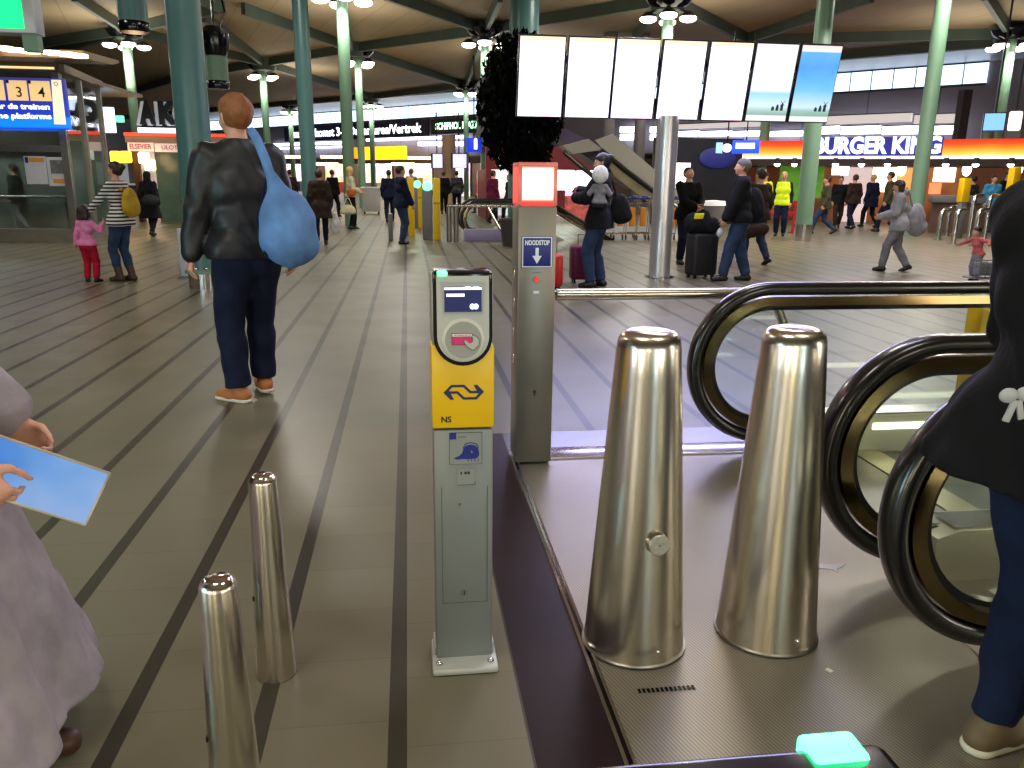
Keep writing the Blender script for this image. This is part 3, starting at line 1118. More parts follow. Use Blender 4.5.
# ------------------------------------------------------------------ landing plate
g = NG('ribbed_plate')
X, Y = g.xyz()[0], g.xyz()[1]
w1 = g.math('FRACT', g.math('DIVIDE', g.math('ADD', X, g.math('MULTIPLY', Y, 0.35)), 0.0115))
rid = g.math('PINGPONG', w1, 0.5)
nz = g.noise(1.6, 4)[0]; nf = g.noise(18, 3)[0]
c = g.mix(g.math('MULTIPLY', rid, 1.3), lin((120, 112, 98)), lin((192, 182, 160)))
c = g.mix(g.math('MULTIPLY', nf, 0.35), c, lin((128, 122, 116)))
g.L.new(c, g.b.inputs['Base Color'])
g.b.inputs['Metallic'].default_value = 0.55
g.L.new(g.math('ADD', 0.3, g.math('MULTIPLY', nz, 0.16)), g.b.inputs['Roughness'])
g.bump(rid, 0.25, 0.003)
RIB = g.m
t = thing('landing_plate', 'ribbed steel landing plate that carries the two big conical bollards', 'floor plate', (0, 0, 0))
mb = MB(); mb.span((PLATE_X + 0.022, 0.45, -0.03), (2.47, PLATE_Y - 0.0, 0.004), RIB); mb.build('ribbed_sheet', t)
mb = MB()
mb.span((PLATE_X - 0.012, 0.45, -0.03), (PLATE_X - 0.001, PLATE_Y + 0.05, 0.011), POLISH)
mb.span((PLATE_X + 0.012, 0.45, -0.03), (PLATE_X + 0.022, PLATE_Y + 0.05, 0.011), POLISH)
mb.span((PLATE_X - 0.001, 0.45, -0.03), (PLATE_X + 0.012, PLATE_Y + 0.05, -0.002), BLACK)
mb.build('edge_rail', t)
mb = MB(); mb.span((PLATE_X + 0.022, PLATE_Y, -0.03), (3.6, PLATE_Y + 0.17, 0.014), mat('sill_metal', (214, 212, 236), rough=0.2, metal=0.75, var=0.03), bev=0.003); mb.build('sill_strip', t)
mb = MB()
for k in range(13):
    mb.box((0.66 + k * 0.014, 2.02, 0.006), (0.008, 0.018, 0.003), BLACK)
mb.build('drain_slots', t)

# ------------------------------------------------------------------ conical bollards
def cone_bollard(x, y, label, knob):
    t = thing('steel_bollard', label, 'bollard', (x, y, 0.0045), group='conical steel bollards on the landing plate'); t.scale = (1, 1, 0.975)
    prof = [(0.0, 1.083), (0.05, 1.083), (0.078, 1.076), (0.093, 1.058), (0.098, 1.03)]
    for k in range(1, 13):
        z = 1.03 * (1 - k / 12); prof.append((0.098 + (0.165 - 0.098) * (1 - z / 1.03), z + 0.004))
    mb = MB(); mb.lathe(prof[::-1], STEEL, 56); mb.build('body', t, angle=50)
    mb = MB(); mb.lathe([(0.172, 0.004), (0.172, 0.008), (0.16, 0.012)], DSTEEL, 40); mb.build('base_ring', t)
    if knob:
        rr = 0.098 + (0.165 - 0.098) * (1 - 0.43 / 1.03)
        mb = MB(); a = math.radians(-84)
        c = Vector((rr * math.cos(a), rr * math.sin(a), 0.43)); n = Vector((math.cos(a), math.sin(a), 0.07)).normalized()
        mb.cyl(c - n * 0.01, c + n * 0.022, 0.036, STEEL, r2=0.034, seg=28)
        mb.cyl(c + n * 0.022, c + n * 0.026, 0.034, mat('worn_cap', (196, 192, 176), rough=0.4, metal=0.7, var=0.15, scale=60), r2=0.03, seg=28)
        mb.cyl(c + n * 0.026, c + n * 0.0275, 0.003, BLACK, seg=8)
        mb.build('lock_knob', t)
    mb = MB(); a = math.radians(-78); mb.ball((0.162 * math.cos(a), 0.162 * math.sin(a), 0.055), 0.007, CHROME, seg=8); mb.build('screw', t)
    return t


x, y = G(633, 641); cone_bollard(x, y, 'big conical steel bollard with a round lock knob, left one on the plate', True)
x, y = G(765, 631); cone_bollard(x, y, 'big conical steel bollard without a knob, nearer to the escalator', False)


def slim_bollard(x, y, label, H=0.655):
    t = thing('slim_bollard', label, 'bollard', (x, y, 0), group='slim steel bollards on the stone floor')
    r0, r1 = 0.061, 0.040
    prof = [(r0 + 0.001, 0.0)]
    for k in range(13):
        z = (H - 0.02) * k / 12; prof.append((r0 + (r1 - r0) * k / 12, z))
    prof += [(r1 - 0.002, H - 0.012), (r1 - 0.008, H - 0.004), (r1 - 0.016, H), (0, H + 0.001)]
    mb = MB(); mb.lathe(prof, STEEL, 40); mb.build('body', t, angle=50)
    mb = MB(); mb.lathe([(r1 - 0.003, H - 0.014), (r1 - 0.0075, H - 0.0035), (r1 - 0.016, H + 0.002), (0, H + 0.003)], CHROME, 40); mb.build('cap', t, angle=60)
    mb = MB(); a = math.radians(200)
    mb.box((-0.0475, -0.02, 0.27), (0.004, 0.012, 0.014), BLACK); mb.build('lock_slot', t)
    return t


x, y = G(262.5, 478, 0.645); slim_bollard(x, y, 'slim steel bollard farther from the camera, between two dark floor strips')
x, y = G(217.5, 582, 0.645); slim_bollard(x, y, 'slim steel bollard nearest the camera, foot cut by the frame')

# ------------------------------------------------------------------ card reader posts
READER_GREY = mat('reader_grey', (128, 134, 132), rough=0.45, metal=0.25, var=0.04)
READER_LT = mat('reader_silver', (176, 178, 172), rough=0.4, metal=0.15, var=0.03)
READER_DISC = mat('reader_disc', (150, 152, 146), rough=0.45, var=0.03)
LOGO_BLUE = mat('logo_blue', (28, 34, 96), rough=0.4, var=0.0)
PINK = mat('card_magenta', (208, 18, 108), rough=0.4, var=0.0)
INK = mat('black_ink', (18, 18, 20), rough=0.5, var=0.0)
SCREEN_BLUE = mat('reader_screen_blue', (16, 20, 62), rough=0.25, emit=0.3, ergb=(34, 44, 122), var=0.0)
SCREEN_WHITE = glow('reader_screen_text', (235, 245, 255), 1.6)
STICK = mat('grey_sticker', (142, 147, 144), rough=0.4, var=0.02)
STICK_BLUE = mat('sticker_blue', (24, 40, 130), rough=0.45, var=0.04)


def card_reader(loc, rz, label):
    t = thing('card_reader_post', label, 'card reader', loc, rz)
    W, D = 0.176, 0.11
    w = W / 2
    # base plate and bolts
    mb = MB(); mb.box((0, -0.028, 0.012), (0.205, 0.185, 0.022), READER_LT, bev=0.008); mb.build('base_plate', t)
    for sx in (-1, 1):
        mb = MB(); c = Vector((sx * 0.08, -0.088, 0.022))
        mb.cyl(c, c + Vector((0, 0, 0.006)), 0.012, CHROME, seg=6); mb.ball(c + Vector((0, 0, 0.007)), 0.009, CHROME, (1, 1, 0.9), 10)
        mb.build('bolt', t)
    for sx in (-1, 1):
        mb = MB(); mb.span((sx * 0.086, -0.035, 0.02), (sx * 0.0955, 0.05, 0.055), READER_LT, bev=0.003); mb.build('foot_bracket', t)
    mb = MB(); mb.box((0, 0, 0.40), (W, D - 0.004, 0.76), READER_GREY, bev=0.006); mb.build('post', t)
    f = -D / 2                               # front face
    # access panel
    mb = MB()
    mb.stroke([(-0.066, 0.60), (-0.066, 0.215), (0.072, 0.215), (0.072, 0.60)], 0.0016, f + 0.0005, f + 0.003, mat('panel_gap', (82, 86, 84), rough=0.6, var=0.0))
    mb.build('access_panel_seam', t)
    mb = MB(); mb.cyl((0.0, f + 0.001, 0.25), (0.0, f - 0.003, 0.25), 0.011, CHROME, seg=16); mb.box((0, f - 0.0035, 0.25), (0.003, 0.002, 0.012), BLACK); mb.build('keyhole', t)
    mb = MB(); mb.cyl((-0.012, f + 0.001, 0.545), (-0.012, f - 0.002, 0.545), 0.004, CHROME, seg=12); mb.build('rivet', t)
    # yellow wrap
    mb = MB(); mb.box((0, 0, 0.908), (W + 0.006, D + 0.002, 0.246), YELLOW, bev=0.006); Yp = mb.build('yellow_panel', t)
    # two arrows linked by an S
    mb = MB()
    ly, lw, lx0, lz0 = f - 0.0032, 0.118, -0.057, 0.872
    lh = 0.045
    P = lambda u, v: (lx0 + u * lw, lz0 + v * lh)
    Q = lambda pts: [P(*p) for p in pts]
    mb.stroke(Q([(0.045, 0.5), (0.20, 0.92), (0.50, 0.92), (0.66, 0.5), (0.98, 0.5)]), 0.0072, ly, ly + 0.002, LOGO_BLUE)
    mb.stroke(Q([(0.955, 0.5), (0.80, 0.08), (0.50, 0.08), (0.34, 0.5), (0.02, 0.5)]), 0.0072, ly, ly + 0.002, LOGO_BLUE)
    mb.prism(Q([(0.0, 0.5), (0.12, 0.78), (0.16, 0.5), (0.26, 0.02), (0.17, 0.02)]), ly - 0.0002, ly + 0.002, LOGO_BLUE)
    mb.prism(Q([(1.0, 0.5), (0.88, 0.22), (0.84, 0.5), (0.74, 0.98), (0.83, 0.98)]), ly - 0.0002, ly + 0.002, LOGO_BLUE)
    mb.build('arrow_emblem', Yp)
    text_obj('lettering', 'NS', 0.018, INK, Yp, (-0.050, f - 0.0018, 0.812), bold=0.03, ext=0.0008, align='CENTER')
    # head: black U-shaped rim, silver face
    def ushape(wd, top, zc, r, n=18):
        pts = [(-wd, top), (wd, top)]
        for k in range(n + 1):
            a = -PI * k / n
            pts.append((wd * math.cos(a) * (r / wd) if wd == r else wd * math.cos(a), zc + r * math.sin(a)))
        return pts
    zc = 1.06
    tilt = Matrix.Translation((0, f, 1.0)) @ Euler((math.radians(-4), 0, 0)).to_matrix().to_4x4() @ Matrix.Translation((0, 0, -1.0))
    mb = MB(); mb.prism(ushape(0.0835, 1.235, zc, 0.0835), -0.02, 0.012, BLACK, tilt)
    mb.span((-0.0835, f - 0.008, 1.205), (0.0835, D / 2 - 0.004, 1.243), BLACK, bev=0.006)
    Hd = mb.build('reader_head', t)
    mb = MB(); mb.box((0, 0.01, 1.135), (W + 0.004, D - 0.018, 0.205), READER_LT, bev=0.012); mb.build('head_housing', t)
    mb = MB(); mb.prism(ushape(0.0735, 1.231, zc + 0.002, 0.0735), -0.026, 0.0, READER_LT, tilt); Fa = mb.build('face_plate', t)
    mb = MB(); mb.prism([(-0.062, 1.215), (0.062, 1.215), (0.057, 1.125), (-0.057, 1.125)], -0.0275, -0.01, mat('screen_bezel', (162, 164, 166), rough=0.35, var=0.03), tilt); mb.build('bezel', Fa)
    sy = -0.0295
    mb = MB(); mb.prism([(-0.052, 1.201), (0.052, 1.201), (0.052, 1.131), (-0.052, 1.131)], sy, sy + 0.01, SCREEN_BLUE, tilt)
    mb.prism([(-0.052, 1.199), (0.052, 1.199), (0.052, 1.193), (-0.052, 1.193)], sy - 0.0008, sy, SCREEN_WHITE, tilt)
    mb.prism([(0.004, 1.201), (0.022, 1.202), (0.022, 1.196), (0.004, 1.196)], sy - 0.001, sy, SCREEN_WHITE, tilt)
    mb.prism([(0.028, 1.201), (0.046, 1.201), (0.046, 1.196), (0.028, 1.196)], sy - 0.001, sy, SCREEN_WHITE, tilt)
    xx = -0.046
    for wd in (0.006, 0.008, 0.007, 0.009, 0.007, 0.008, 0.006):          # illegible line of pixel text
        mb.prism([(xx, 1.182), (xx + wd - 0.001, 1.182), (xx + wd - 0.001, 1.174), (xx, 1.174)], sy - 0.0008, sy, SCREEN_WHITE, tilt); xx += wd
    for cx in (0.026, 0.036):
        mb.prism([(cx + 0.0075 * math.cos(2 * PI * k / 12), 1.146 + 0.008 * math.sin(2 * PI * k / 12)) for k in range(12)], sy - 0.0008, sy, SCREEN_WHITE, tilt)
    mb.build('screen', Fa)
    # reading disc with the card and hand pictogram
    mb = MB()
    M = tilt @ Matrix.Translation((0, -0.025, 1.052)) @ Euler((PI / 2, 0, 0)).to_matrix().to_4x4()
    mb.lathe([(0.064, -0.004), (0.060, 0.003), (0.052, 0.005)], mat('disc_rim', (196, 198, 188), rough=0.35, var=0.0), 40, M)
    mb.lathe([(0.052, 0.005), (0.0, 0.0052)], READER_DISC, 40, M)
    Di = mb.build('reading_disc', Fa)
    mb = MB(); y0 = -0.0315
    mb.prism([(-0.033, 1.038), (0.025, 1.038), (0.025, 1.071), (-0.033, 1.071)], y0, y0 + 0.002, INK, tilt)
    mb.prism([(-0.0315, 1.0395), (0.0235, 1.0395), (0.0235, 1.061), (-0.0315, 1.061)], y0 - 0.0004, y0 + 0.002, PINK, tilt)
    mb.prism([(-0.0315, 1.062), (0.0235, 1.062), (0.0235, 1.0695), (-0.0315, 1.0695)], y0 - 0.0004, y0 + 0.002, WHITEP, tilt)
    xx = -0.026
    for wd in (0.006, 0.004, 0.008, 0.005, 0.009, 0.007):
        mb.prism([(xx, 1.0645), (xx + wd, 1.0645), (xx + wd, 1.067), (xx, 1.067)], y0 - 0.0008, y0, PINK, tilt); xx += wd + 0.0015
    hp_ = [(0.044, 1.04), (0.043, 1.053), (0.036, 1.061), (0.027, 1.066), (0.024, 1.062), (0.028, 1.056), (0.027, 1.047), (0.017, 1.041), (0.008, 1.05), (0.003, 1.051), (0.002, 1.047), (0.008, 1.037), (0.018, 1.028), (0.029, 1.023), (0.035, 1.03)]
    c0 = Vector((0.026, 0, 1.044))
    mb.prism([(c0.x + (x - c0.x) * 1.08, c0.z + (z - c0.z) * 1.08) for x, z in hp_], y0 - 0.0008, y0 + 0.001, INK, tilt)
    mb.prism(hp_, y0 - 0.0014, y0 + 0.001, READER_LT, tilt)
    mb.build('pictogram', Di)
    mb = MB(); mb.box((-0.057, f - 0.004, 1.239), (0.028, 0.02, 0.012), GREEN_LED, bev=0.003); mb.build('status_light', t, label='bright green status light')
    # stickers
    mb = MB()
    mb.box((0.007, f - 0.0001, 0.722), (0.096, 0.002, 0.098), STICK)
    mb.stroke([(-0.041, 0.673), (0.055, 0.673), (0.055, 0.771), (-0.041, 0.771)], 0.001, f - 0.0014, f, INK, closed=True)
    mb.box((-0.031, f - 0.0015, 0.761), (0.02, 0.002, 0.019), STICK_BLUE)
    for k in range(4):
        mb.box((-0.013 + k * 0.006, f - 0.0012, 0.758), (0.004, 0.001, 0.004), mat('faint_print', (100, 106, 110), rough=0.6, var=0.0))
    animal = [(-0.03, 0.692), (-0.012, 0.7), (-0.004, 0.708), (0.0, 0.722), (0.008, 0.731), (0.02, 0.734), (0.034, 0.731), (0.043, 0.722), (0.047, 0.708), (0.046, 0.697), (0.038, 0.69), (0.02, 0.688), (0.0, 0.689), (-0.016, 0.688)]
    mb.prism(animal, f - 0.0016, f, STICK_BLUE)
    mb.stroke([(-0.001, 0.722), (0.006, 0.736), (0.022, 0.74), (0.038, 0.735), (0.045, 0.722)], 0.003, f - 0.0014, f, STICK_BLUE)
    for k, x in enumerate((0.012, 0.022, 0.032, 0.042)):
        mb.stroke([(x, 0.69), (x + 0.003, 0.68)], 0.002, f - 0.0014, f, STICK_BLUE)
    mb.prism([(0.022, 0.716), (0.028, 0.71), (0.024, 0.706)], f - 0.0022, f, STICK)
    mb.build('picture_sticker', t)
    mb = MB()
    mb.box((0.008, f - 0.0001, 0.632), (0.054, 0.002, 0.052), STICK)
    mb.stroke([(-0.018, 0.607), (0.034, 0.607), (0.034, 0.617)], 0.0016, f - 0.0014, f, INK)
    for x, wd in ((-0.007, 0.004), (0.006, 0.007), (0.015, 0.007)):
        mb.box((x, f - 0.0013, 0.645), (wd, 0.001, 0.008), INK)
    mb.build('small_sticker', t)
    return t


x0 = AY(463.5, 465, 2.23)[0]
card_reader((x0, 2.23 + 0.055, 0.0), 0.0, 'grey and yellow card reader post with a lit blue screen facing the camera')
xr, yr = G(890, 742, 1.243)
card_reader((xr - 0.086, yr - 0.06, 0.0), PI, 'card reader post at the bottom edge, only its black top and green light showing')

# ------------------------------------------------------------------ emergency stop post
SIGNBLUE = mat('stop_sign_blue', (26, 34, 118), rough=0.4, var=0.03)
SIGNWHITE = mat('stop_sign_white', (226, 228, 236), rough=0.4, var=0.0)
REDB = mat('red_button', (225, 40, 28), rough=0.35, emit=0.6, ergb=(240, 40, 30), var=0.0)
nx = (AY(517, 310, 4.0)[0] + AY(554, 310, 4.0)[0]) / 2
t = thing('emergency_stop_post', 'tall steel emergency stop post with a glowing red and white lamp on top', 'emergency stop', (nx, 3.99, 0.0145))
PW = 0.196; pw = PW / 2
g = NG('post_steel')
g.b.inputs['Metallic'].default_value = 0.7; g.b.inputs['Roughness'].default_value = 0.38
nzz = g.noise(3, 3)[0]
g.L.new(g.mix(nzz, lin((122, 116, 106)), lin((152, 146, 136))), g.b.inputs['Base Color'])
POSTS = g.m
mb = MB(); mb.span((-pw, 0.0, 0.0), (pw, 0.22, 1.35), POSTS, bev=0.012); mb.build('post', t)
LFR = mat('lamp_frame_glow', (170, 120, 112), rough=0.35, metal=0.3, emit=0.3, ergb=(255, 70, 60), var=0.05)  # the lamp's red glow on its frame put into emission
mb = MB()
for (a, b) in (((-pw, 0.0), (-pw + 0.02, 0.02)), ((pw - 0.02, 0.0), (pw, 0.02)), ((-pw, 0.2), (-pw + 0.02, 0.22)), ((pw - 0.02, 0.2), (pw, 0.22))):
    mb.span((a[0], a[1], 1.35), (b[0], b[1], 1.54), LFR, bev=0.004)
mb.span((-pw, 0.0, 1.535), (pw, 0.22, 1.557), LFR, bev=0.006)
mb.build('lamp_frame', t)
g = NG('lamp_lens')
zz = g.xyz()[2]; xx = g.xyz()[0]
e1 = g.math('SUBTRACT', 1.0, g.math('MULTIPLY', g.math('ABSOLUTE', g.math('DIVIDE', g.math('SUBTRACT', zz, 1.455), 0.09)), 1.0))
e2 = g.math('SUBTRACT', 1.0, g.math('ABSOLUTE', g.math('DIVIDE', xx, 0.092)))
ee = g.math('MINIMUM', g.math('MULTIPLY', e1, 3.2), g.math('MULTIPLY', e2, 4.2))
g.L.new(g.ramp(ee, [(0.0, lin((230, 20, 24))), (0.3, lin((255, 70, 60))), (0.55, lin((255, 170, 130))), (0.95, lin((255, 236, 205)))]), g.b.inputs['Emission Color'])
g.b.inputs['Emission Strength'].default_value = 3.2
g.b.inputs['Base Color'].default_value = lin((200, 60, 50))
mb = MB(); mb.span((-pw + 0.014, 0.008, 1.35), (pw - 0.014, 0.212, 1.538), g.m); mb.build('lamp_lens', t, label='glowing white lens with red edges')
RIM = glow('red_lens_side', (255, 70, 60), 1.6)
mb = MB(); mb.span((-pw - 0.001, 0.03, 1.36), (-pw + 0.012, 0.19, 1.535), RIM); mb.build('side_lens', t)
mb = MB()
zs = 1.122; hs_ = 0.079
mb.box((0, -0.003, zs), (hs_ * 2, 0.006, hs_ * 2), SIGNBLUE, bev=0.002)
mb.stroke([(-hs_ + 0.006, zs - hs_ + 0.006), (hs_ - 0.006, zs - hs_ + 0.006), (hs_ - 0.006, zs + hs_ - 0.006), (-hs_ + 0.006, zs + hs_ - 0.006)], 0.005, -0.008, -0.005, SIGNWHITE, closed=True)
mb.prism([(-0.008, zs + 0.022), (0.008, zs + 0.022), (0.008, zs - 0.018), (0.024, zs - 0.018), (0, zs - 0.058), (-0.024, zs - 0.018), (-0.008, zs - 0.018)], -0.0075, -0.005, SIGNWHITE)
Sg = mb.build('sign_plate', t)
text_obj('lettering', 'NOODSTOP', 0.024, SIGNWHITE, Sg, (0, -0.007, zs + 0.046), bold=0.05, ext=0.001, width=0.124)
mb = MB(); mb.cyl((0, 0.002, 0.985), (0, -0.006, 0.985), 0.017, POSTS, seg=20); mb.cyl((0, -0.005, 0.985), (0, -0.014, 0.985), 0.012, REDB, seg=3 * 6)
mb.build('stop_button', t)
mb = MB(); mb.box((0, -0.0005, 1.02), (0.05, 0.002, 0.006), GREYM); mb.build('small_label', t); mb = MB()
mb.box((0, -0.0005, 0.92), (0.03, 0.002, 0.012), SIGNWHITE)
mb.build('marking', t)
mb = MB(); mb.cyl((0, 0.002, 0.395), (0, -0.003, 0.395), 0.009, BLACK, seg=14); mb.box((0, -0.002, 0.383), (0.008, 0.003, 0.02), BLACK); mb.build('keyhole', t)
for zz_ in (1.0, 0.85, 0.7, 0.55):
    mb = MB(); mb.box((-pw - 0.001, 0.1, zz_), (0.004, 0.03, 0.05), POLISH, bev=0.001); mb.build('side_hinge', t)
ll = area_light('stop_lamp_glow', (nx, 3.9, 1.45), 4, 0.15, (1, 0.35, 0.28), (math.radians(-60), 0, 0))

# ------------------------------------------------------------------ barrier rail beyond the escalator
t = thing('barrier_rail', 'horizontal steel barrier rail behind the nearest escalator handrails', 'rail', (0, 4.32, 0))
xl = AY(557, 295, 4.32)[0]
mb = MB(); mb.cyl((xl, 0, 0.872), (6.4, 0, 0.872), 0.032, STEEL, seg=20); mb.ball((xl, 0, 0.872), 0.034, POLISH, (0.5, 1, 1), 14); mb.build('tube', t)
for k in range(3):
    xs = AY(772, 303, 4.32)[0] + k * 1.9
    mb = MB(); mb.cyl((xs, 0, 0.86), (xs + 0.42, 0.0, 0.0), 0.026, STEEL, seg=16); mb.build('strut', t)
    if k == 0:
        pass
mb = MB(); mb.cyl((xl + 0.2, 0, 0.0), (xl + 0.2, 0, 0.86), 0.02, STEEL, seg=14)
x, y = AY(981, 312, 4.5)[:2]
t2 = thing('yellow_post', 'flat yellow post standing behind the escalator beside the dark coat', 'post', (x, 4.5, 0))
mb2 = MB(); mb2.box((0, 0, 0.44), (0.09, 0.14, 0.88), YELLOW, bev=0.01); mb2.build('panel', t2)
mb2 = MB(); mb2.box((0, 0, 0.01), (0.16, 0.2, 0.02), DSTEEL, bev=0.004); mb2.build('base_plate', t2)
mb.bm.free()

# ------------------------------------------------------------------ escalators
GOLD = mat('bronze_guide', (112, 98, 70), rough=0.16, metal=1.0, var=0.08, scale=6)
SKIRT = mat('escalator_skirt', (206, 200, 172), rough=0.35, metal=0.5, var=0.08, scale=3)
STEPM = mat('escalator_step', (92, 92, 92), rough=0.4, metal=0.7, var=0.1, scale=30)
SKLIT = glow('skirt_light', (250, 250, 214), 5.0)


def loop_path(xc, zc, r, xflat, dive=3.2):
    pts = []
    sl = math.tan(math.radians(30))
    pts.append((xflat + dive, 0, zc + r - dive * sl))
    for k in range(5):
        u = k / 4
        pts.append((xflat + 0.25 - 0.5 * u, 0, zc + r - (0.25 * sl) * (1 - u) ** 2))
    n = 40
    for k in range(n + 1):
        a = PI / 2 + PI * k / n
        pts.append((xc + r * math.cos(a), 0, zc + r * math.sin(a)))
    pts.append((xc + 0.3, 0, zc - r))
    return pts


def escalator(y0, y1, xc0, xc1, label, name='escalator', rz=0.0, origin=(0, 0), sc=1.0):
    """two balustrades at y0 (near) and y1 (far) whose rounded ends stand at xc"""
    t = thing(name, label, 'escalator', (origin[0], origin[1], 0), rz)
    zc, r = 0.505, 0.42
    xf = 3.7 + (0 if sc == 1 else 0)
    for y, xc in ((y0, xc0), (y1, xc1)):
        ya = (0, y, 0)
        pth = [(p[0], y, p[2]) for p in loop_path(xc, zc, r, xf)]
        sec = []
        for k in range(18):
            a = 2 * PI * k / 18
            cu, su = math.cos(a), math.sin(a)
            sec.append((0.05 * math.copysign(abs(cu) ** 0.7, cu), 0.036 * math.copysign(abs(su) ** 0.8, su)))
        mb = MB(); mb.sweep(pth, sec, RUBBER); mb.build('handrail', t, angle=60)
        pth2 = [(p[0], y, p[2]) for p in loop_path(xc, zc, r - 0.062, xf)]
        mb = MB(); mb.sweep(pth2, [(-0.036, -0.02), (0.036, -0.02), (0.04, 0.026), (-0.04, 0.026)], GOLD)
        mb.build('handrail_guide', t, angle=40)
        pth3 = [(p[0], y, p[2]) for p in loop_path(xc, zc, r - 0.102, xf)]
        mb = MB(); mb.sweep(pth3, [(-0.017, -0.014), (0.017, -0.014), (0.017, 0.014), (-0.017, 0.014)], BLACK)
        mb.build('glass_seal', t, angle=40)
        # glass
        rg = r - 0.105
        poly = [(xc + 0.05, zc - rg)]
        for k in range(25):
            a = -PI / 2 - PI * k / 24
            poly.append((xc + rg * math.cos(a), zc + rg * math.sin(a)))
        poly += [(xf - 0.1, zc + rg), (xf + 3.0, zc + rg - 3.0 * 0.577), (xf + 3.0, zc - 0.3 - 3.0 * 0.577), (xf - 0.1, zc - 0.3), (xc + 0.05, zc - 0.3)]
        mb = MB(); mb.prism(poly, y - 0.005, y + 0.005, GLASS); mb.build('glass_panel', t)
        # skirt housing
        mb = MB()
        mb.prism([(xc - 0.05, 0.0045), (xc + 0.02, 0.075), (xc + 0.02, 0.185), (xc + 0.12, 0.215), (xf, 0.215), (xf + 3.0, 0.215 - 3.0 * 0.577), (xf + 3.0, -0.5 - 3.0 * 0.577), (xf, -0.5), (2.66, -0.5), (2.66, 0.0045)], y - 0.09, y + 0.09, SKIRT)
        mb.build('skirt', t)
        sgn = 1 if y == min(y0, y1) else -1
        mb = MB(); mb.span((2.6, y + sgn * 0.089, 0.13), (xf, y + sgn * 0.096, 0.165), SKLIT); mb.build('skirt_light', t)
        mb = MB(); mb.prism([(xc + 0.1, 0.2185), (xf, 0.2185), (xf, 0.222), (xc + 0.1, 0.222)], y - 0.07, y + 0.07, POLISH); mb.build('deck_strip', t)
    yc = (y0 + y1) / 2; wid = abs(y1 - y0) - 0.2
    x_c = 2.62
    mb = MB(); mb.span((x_c - 0.14, yc - wid / 2, -0.05), (x_c + 0.02, yc + wid / 2, 0.008), mat('comb_plate', (168, 160, 130), rough=0.35, metal=0.8, var=0.1))
    mb.build('comb_plate', t)
    mb = MB()
    for k in range(26):
        x = x_c + 0.02 + 0.2 * k * 2
        z = 0.0 if k < 3 else -0.231 * (k - 2)
        mb.span((x, yc - wid / 2, z - 0.32), (x + 0.398, yc + wid / 2, z - 0.004), STEPM)
        if k > 12:
            break
    mb.build('steps', t)
    return t


L1 = AY(735, 360, 4.12)
escalator(2.64, 4.12, 1.95, 1.97, 'escalator whose two black handrail loops stand behind the conical bollards')
escalator(0.55, 2.08, 1.87, 1.87, 'escalator nearest the camera, its handrail loop passing beside the dark coat')
# deck, floor and walls of the escalator shaft
mb = MB(); mb.span((2.48, 2.18, -0.05), (9, 2.54, 0.0), SKIRT)
tag(mb.build('escalator_deck'), 'flat metal deck between the two escalators', 'deck')
mb = MB(); mb.quad([(2.6, 0.42, -3), (9, 0.42, -3), (9, 4.06, -3), (2.6, 4.06, -3)], DGREY)
struct(mb.build('floor_lower', fix=False))
mb = MB(); mb.span((9, 0.4, -3), (9.1, 4.1, 0), DGREY); struct(mb.build('wall_shaft'))
mb = MB(); mb.span((2.3, 4.22, -3), (9, 4.3, -0.03), DGREY); struct(mb.build('wall_shaft_far'))
# litter on the plate
x, y = G(828, 567)
mb = MB(); mb.prism([(-0.05, -0.01), (0.0, -0.03), (0.012, -0.055), (0.02, -0.03), (0.07, 0.0), (0.075, 0.016), (0.03, 0.01), (-0.03, 0.02)], 0.0, 0.0015, mat('torn_tape', (206, 206, 204), rough=0.6, var=0.1), Matrix.Translation((x, y, 0.0055)) @ Euler((-PI / 2, 0, 0)).to_matrix().to_4x4())
tag(mb.build('torn_sticker'), 'torn pale sticker left on the plate beside the right conical bollard', 'sticker')
x, y = G(829, 672)
mb = MB(); mb.box((x, y, 0.006), (0.016, 0.02, 0.002), mat('paper_bit', (212, 206, 176), rough=0.7, var=0.1), Euler((0, 0, 0.5)))
tag(mb.build('paper_scrap'), 'tiny pale scrap on the plate in front of the right conical bollard', 'litter')
# ------------------------------------------------------------------ bank of departure screens
g = NG('screen_white')
X, Z = g.xyz()[0], g.xyz()[2]
H2 = 0.525
top_ = g.math('GREATER_THAN', Z, H2 - 0.045)
left = g.math('MULTIPLY', g.math('LESS_THAN', X, -0.265), g.math('LESS_THAN', g.math('FRACT', g.math('MULTIPLY', Z, 34)), 0.5))
botm = g.math('MULTIPLY', g.math('LESS_THAN', Z, -H2 + 0.03), g.math('GREATER_THAN', X, 0.02))
c = g.mix(top_, lin((250, 250, 255)), lin((255, 214, 160)))
c = g.mix(g.math('MULTIPLY', left, 0.6), c, lin((120, 140, 235)))
c = g.mix(g.math('MULTIPLY', botm, 0.5), c, lin((250, 170, 220)))
g.L.new(c, g.b.inputs['Emission Color']); g.b.inputs['Emission Strength'].default_value = 2.2
g.b.inputs['Base Color'].default_value = (0.02, 0.02, 0.02, 1)
SCR_W = g.m


